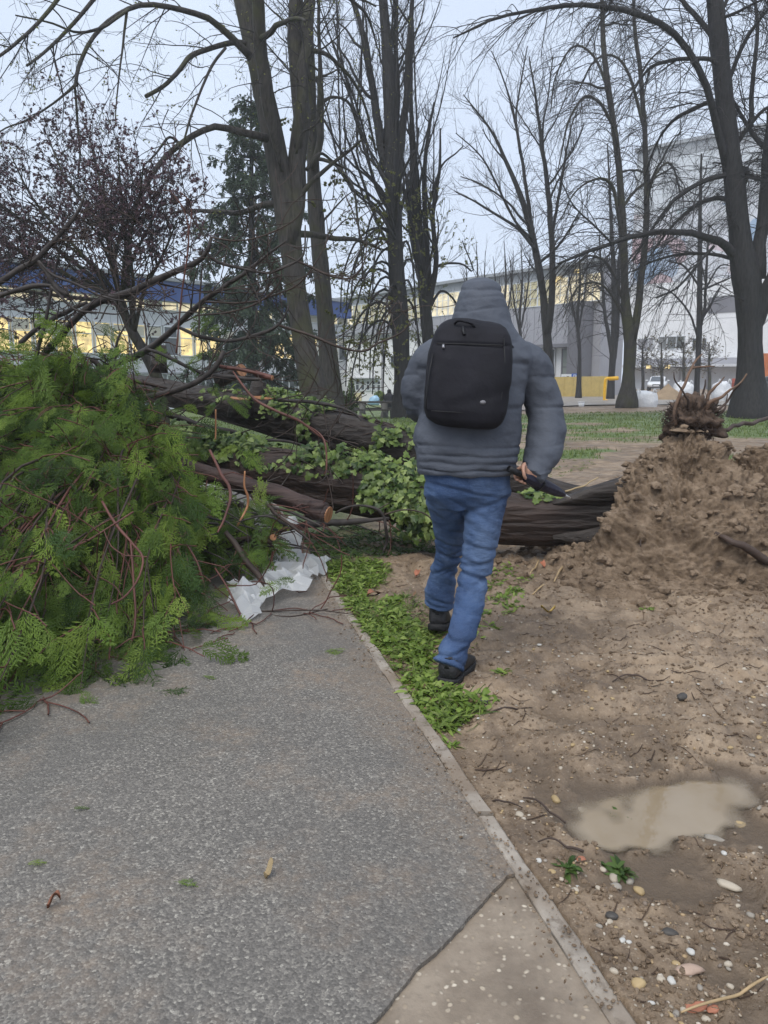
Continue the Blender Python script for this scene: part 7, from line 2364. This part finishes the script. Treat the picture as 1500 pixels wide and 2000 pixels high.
for px, py, r, n_, lab in ((982, 1325, .035, 9, 'small green weed growing in the mud right of the rear shoe'), (1212, 1685, .03, 12, 'dark green weed sprout at the near edge of the puddle'), (1320, 1556, .02, 7, 'small dark green sprout standing in the puddle'), (1205, 1575, .04, 8, 'drowned green grass blades in the puddle'), (1260, 1192, .02, 9, 'small green weed in the mud below the soil heap'), (1010, 1152, .04, 10, 'pale green weed cluster right of the knees'), (880, 1458, .02, 6, 'tiny green sprout beside the kerb near the weeds'), (1110, 1700, .02, 6, 'tiny green sprout between kerb and puddle'), (1135, 1060, .05, 12, 'yellow green weed at the foot of the soil heap')):
    c = G(px, py)
    V, Q = tufts(c[None], n_ * 3, .062, .007, .010)
    o = mk('weed_sprout', V, Q, mat=WEED if py < 1500 else DKW)
    props(o, lab, 'weed')

# ---- cypress scraps on the path
def scrap(px, py, yaw, s_, lab, sm=0):
    c = G(px, py, .022)
    M_ = Matrix.Translation(c) @ Matrix.Rotation(yaw, 4, 'Z') @ Matrix.Rotation(math.radians(-4), 4, 'Y') @ Matrix.Scale(s_, 4)
    o = bpy.data.objects.new('cypress_sprig', SPRM[sm])
    COL.objects.link(o)
    o.matrix_basis = M_
    props(o, lab, 'sprig', 'cypress sprigs dropped on the path')


scrap(682, 1268, math.radians(178), .52, 'flat green cypress sprig on the asphalt beside the kerb weeds', 1)
scrap(338, 1724, math.radians(8), .24, 'small bright green sprig alone in the middle of the asphalt', 2)
scrap(140, 1578, math.radians(20), .18, 'tiny dark green sprig on the asphalt at the left', 3)
scrap(50, 1690, math.radians(40), .16, 'tiny green sprig on the asphalt at the lower left edge', 0)
scrap(300, 1348, math.radians(15), .75, 'dark green sprig lying flat in front of the drooping foliage', 4)
scrap(390, 1320, math.radians(-5), .3, 'short green sprig right of the drooping foliage tips', 2)

# ---- dead leaves and scraps
LEAFB = plain('brown_dead_leaf', (0.20, 0.085, 0.05), .6, .3, 30)
LEAFO = plain('orange_scrap', (0.30, 0.11, 0.06), .6, .25, 20)
LEAFY = plain('yellow_dead_leaf', (0.45, 0.32, 0.10), .6, .2, 20)


def deadleaf(px, py, L_, w, yaw, mat, lab, name='dead_leaf', cat_='leaf', zz=.02):
    c = G(px, py, zz)
    n = 9
    t = np.linspace(0, 1, n)
    wd = w * np.sin(t * math.pi) ** .7 + .002
    V, Q = [], []
    for q in range(n):
        x = (t[q] - .5) * L_
        zc_ = .018 * math.sin(t[q] * 5 + px) + .006
        V += [(x, -wd[q], zc_ + .016), (x, 0, zc_), (x, wd[q], zc_ + .010 + .008 * math.sin(q))]
    for q in range(n - 1):
        for j in range(2): Q.append((q * 3 + j, q * 3 + j + 1, q * 3 + j + 4, q * 3 + j + 3))
    V = np.array(V) @ np.array(Matrix.Rotation(yaw, 3, 'Z')).T + c
    props(mk(name, V, Q, mat=mat), lab, cat_)


deadleaf(735, 1163, .13, .04, .5, LEAFB, 'large curled brown leaf in the weeds left of the shins')
deadleaf(815, 1122, .06, .02, 1.2, LEAFO, 'orange dead leaf on the mud left of the knees')
deadleaf(105, 1765, .035, .012, .3, LEAFB, 'small red brown leaf on the asphalt at the lower left')
deadleaf(525, 1706, .035, .010, .9, plain('tan_leaf', (0.30, 0.23, 0.13), .6), 'pale tan leaf lying on the middle of the asphalt')
deadleaf(1070, 1193, .09, .018, .1, LEAFY, 'pale yellow leaf on the mud right of the shin')
deadleaf(1060, 1105, .05, .018, 2, LEAFO, 'small red orange leaf by the dry stems below the trunk')
# brick crumbs and odd stones
STN = plain('pale_pebble', (0.38, 0.33, 0.26), .5, .25, 9, .2, 90)
STG = plain('grey_pebble', (0.25, 0.225, 0.19), .5, .25, 9, .2, 90)
STO = plain('ochre_pebble', (0.34, 0.25, 0.13), .5, .25, 9, .2, 90)
STW = plain('white_stone', (0.45, 0.44, 0.41), .5, .15, 9, .2, 90)
STD = plain('dark_stone', (0.055, 0.05, 0.045), .5, .25, 9, .2, 90)
BRK = plain('brick_red_crumb', (0.34, 0.14, 0.085), .7, .2, 30, .4, 60)


def stone(px, py, r, mat, lab, name='stone', flat=.55, st=1.0, yaw=None):
    c = G(px, py)
    c[2] = float(ground_z(c[0], c[1])) + r * flat * .35
    V, F = ICO2
    V = V * np.array([st * 1.15, .85, flat]) * r
    V = V * (1 + .30 * fbm(V / r * 1.3 + px, 3))[:, None]
    a = rng.random() * 6.28 if yaw is None else yaw
    V = V @ np.array(Matrix.Rotation(a, 3, 'Z')).T + c
    props(mk(name, V, None, F, mat), lab, name.split('_')[-1])


stone(1421, 1711, .024, STN, 'flat pale slab of stone lying right of the puddle', 'stone', .4, 1.35, -.5)
stone(1360, 1955, .018, BRK, 'flat orange brick fragment at the lower right', 'brick_fragment', .35, 1.7, .2)
stone(1395, 1962, .012, BRK, 'smaller orange brick crumb right of the flat brick fragment', 'brick_fragment', .4, 1.3, .4)
stone(1135, 1676, .015, BRK, 'small orange brick crumb left of the puddle sprout', 'brick_fragment', .5)
stone(1200, 1700, .016, STN, 'tan pebble just below the puddle sprout', 'pebble')
stone(1203, 1728, .016, STG, 'bluish grey stone below the tan pebble by the puddle', 'stone')
stone(1232, 1702, .014, STG, 'grey pebble right of the puddle sprout', 'pebble')
stone(1250, 1722, .016, STO, 'round ochre pebble right of the grey stones by the puddle', 'pebble')
stone(1196, 1794, .016, STD, 'almost black stone in the mud beyond the kerb', 'stone')
stone(1310, 1822, .018, STD, 'dark grey stone in the mud at the lower right', 'stone')
stone(1247, 1920, .018, STO, 'bright ochre pebble at the lower right near the kerb', 'pebble', .7)
stone(1345, 1895, .02, plain('pinkish_stone', (0.36, 0.26, 0.20), .6, .2, 20), 'flat pinkish tan stone at the lower right', 'stone', .4, 1.4, .1)
stone(1447, 1586, .018, STO, 'ochre pebble on the right bank of the puddle', 'pebble')
stone(1398, 1618, .02, STG, 'long grey stone lying on the right bank of the puddle', 'stone', .4, 1.6, -.4)
stone(1140, 1558, .016, STN, 'round cream pebble on the far left bank of the puddle', 'pebble')
stone(1085, 1547, .018, STO, 'ochre pebble left of the puddle', 'pebble')
stone(1015, 1595, .014, STN, 'pale round pebble between kerb and puddle', 'pebble')
stone(1330, 1380, .024, STD, 'black clod on the mud far right of the shoe', 'stone')
stone(945, 1382, .022, STD, 'black clod right of the weeds in front of the shoe', 'stone')

PEB = [mesh('pebble', (lambda V: V * (1 + .2 * fbm(V * 1.4 + s_ * 7, 2))[:, None])(ICO2[0] * np.array([1.2, .85, .6])), None, ICO2[1], mm) for s_, mm in enumerate([STN, STN, STW, STO, STG, STN])]
npb = 0
while npb < 110:
    px, py = rng.uniform(880, 1500), 1250 + 750 * rng.random() ** 1.1
    c = G(px, py)
    if c[0] < float(kerb_x(c[1])) + .03: continue
    c[2] = float(ground_z(c[0], c[1])) + .002
    if c[2] < -.02: continue
    r = rng.uniform(.005, .011) * (1.15 if rng.random() < .15 else 1)
    o = bpy.data.objects.new('pebble', PEB[int(rng.integers(0, 6))])
    COL.objects.link(o)
    o.matrix_basis = Matrix.Translation(c) @ Matrix.Rotation(rng.random() * 6.28, 4, 'Z') @ Matrix.Rotation(rng.normal() * .2, 4, 'X') @ Matrix.Scale(r, 4)
    props(o, 'small rounded pebble pressed into the wet brown mud', 'pebble', 'pebbles strewn over the mud')
    npb += 1

# ---- gravel, crumbs, twig litter on the mud
n = 15000
yy = 1.3 + 5.6 * rng.random(n) ** 1.25
xx = kerb_x(yy) + .02 + rng.random(n) ** .9 * (yy * .55 + .3 - kerb_x(yy))
z_ = ground_z(xx, yy)
k = z_ > -.022
xx, yy, z_ = xx[k], yy[k], z_[k]
n = len(xx)
half = n // 3
sz = .0018 + .0055 * rng.random(n) ** 2
X, F = rocks(np.column_stack([xx, yy, z_ + .001])[:half], sz[:half], ICO1, .6, .2)
props(mk('gravel', X, None, F, leafmat('gravel_mix', [(0.36, 0.30, 0.23), (0.25, 0.22, 0.18), (0.46, 0.41, 0.34), (0.16, 0.13, 0.11), (0.33, 0.24, 0.14)], trans=0.0)), kind='stuff')
X, F = rocks(np.column_stack([xx, yy, z_ + .002])[half:], (sz[half:] * 1.5), ICO1, .7, .45)
props(mk('mud_crumbs', X, None, F, SOIL, smooth=False), kind='stuff')
# soil crumbs washed onto the kerb and the edge of the path
n = 1500
yy = 1.3 + 5 * rng.random(n) ** 1.1
xx = kerb_x(yy) - .03 + rng.normal(size=n) * .035 - .12 * (rng.random(n) < .3) * rng.random(n)
k = fbm(np.stack([yy * 2.2, 0 * yy, 0 * yy], 1), 3) > -.15
X, F = rocks(np.column_stack([xx, yy, 0 * xx + .016])[k], (.0015 + .0045 * rng.random(n) ** 2)[k], ICO1, .6, .4)
props(mk('soil_crumbs', X, None, F, SOIL, smooth=False), kind='stuff')
n = 420
yy = 1.4 + 5.2 * rng.random(n) ** 1.2
xx = kerb_x(yy) + .04 + rng.random(n) * (yy * .52 + .3 - kerb_x(yy))
a = rng.normal(size=n) * .7 + .5
L_ = rng.uniform(.02, .14, n)
t = np.linspace(-.5, .5, 5)
P = np.stack([xx[:, None] + (np.cos(a) * L_)[:, None] * t, yy[:, None] + (np.sin(a) * L_)[:, None] * t + .1 * L_[:, None] * t ** 2 * 4, 0 * xx[:, None] + 0 * t], -1)
P[..., 2] = ground_z(P[..., 0], P[..., 1]) + .004
k = P[:, :, 2].min(1) > -.02
V, Q, T, _ = tubes(P[k], (np.array([.6, 1, 1, .8, .4])[None] * rng.uniform(.001, .0032, n)[:, None])[k], 4)
props(mk('twig_litter', V, Q, T, leafmat('twig_litter_brown', [(0.05, 0.032, 0.022), (0.09, 0.06, 0.04), (0.14, 0.095, 0.06), (0.06, 0.04, 0.03)], trans=0)), kind='stuff')


def stick(pts, mat, lab, name='stick', lift=.008):
    A = []
    for x, y, w in pts:
        p = G(x, y)
        p[2] = float(ground_z(p[0], p[1])) + lift
        A.append([*p, w / 2 * pxm(p[1], 0)])
    A = spline(A, 18)
    A[:, 2] += .012 * np.abs(np.sin(np.linspace(0, 5, 18)))
    props(tube_obj(name, A[:, :3], A[:, 3], mat, None, 8), lab, 'stick')


stick([(1060, 1080, 8), (1100, 1090, 12), (1150, 1100, 14), (1172, 1110, 10)], ROOTD, 'thick dark root lying on the mud in front of the trunk', 'root')
stick([(1105, 1128, 3), (1140, 1105, 4), (1180, 1085, 4), (1200, 1062, 3)], BRNT, 'thin brown twig slanting up to the soil heap')
STRAW = plain('dry_straw_stem', (0.34, 0.245, 0.135), .65, .2, 20)
stick([(1082, 1145, 3), (1098, 1118, 5), (1120, 1095, 4)], STRAW, 'pale dry stem standing out of the mud below the trunk', lift=.03)
stick([(1035, 1130, 3), (1045, 1110, 4), (1052, 1098, 3)], STRAW, 'short pale dry stem left of the other dry stems', lift=.03)
stick([(1040, 1155, 3), (1070, 1142, 4), (1092, 1132, 3)], STRAW, 'pale dry stem lying flat right of the knees')
stick([(1022, 1555, 3), (1060, 1575, 4), (1105, 1598, 4)], ROOTD, 'dark thin stick left of the puddle')
stick([(1050, 1648, 3), (1085, 1650, 4), (1140, 1662, 6)], ROOTD, 'short dark stick below the puddle left of the sprout')
stick([(955, 1400, 3), (1000, 1390, 4), (1040, 1378, 2)], ROOTD, 'thin dark stick on the mud right of the weeds')
stick([(935, 1560, 3), (975, 1572, 4), (1020, 1590, 2)], BRNT, 'brown twig lying beside the kerb')
stick([(1330, 1975, 4), (1400, 1955, 6), (1470, 1925, 6), (1500, 1915, 4)], STRAW, 'long pale stem at the lower right edge')
stick([(1195, 1348, 2), (1235, 1338, 4), (1262, 1345, 3)], ROOTD, 'small dark twig in the middle of the mud')

# ================================================================== THE DAMP AIR
HAZE = True
if HAZE:
    hm = bpy.data.materials.new('damp_air')
    hm.use_nodes = True
    t_ = hm.node_tree
    t_.nodes.clear()
    o_ = t_.nodes.new('ShaderNodeOutputMaterial')
    v_ = t_.nodes.new('ShaderNodeVolumePrincipled')
    v_.inputs['Color'].default_value = (.93, .95, 1, 1)
    v_.inputs['Density'].default_value = 0.0014
    v_.inputs['Anisotropy'].default_value = 0.1
    t_.links.new(v_.outputs[0], o_.inputs['Volume'])
    V, Q, _ = box(-195, 195, -15, 200, -2.2, 40)
    props(mk('haze', V, Q, mat=hm, smooth=False), kind='stuff')
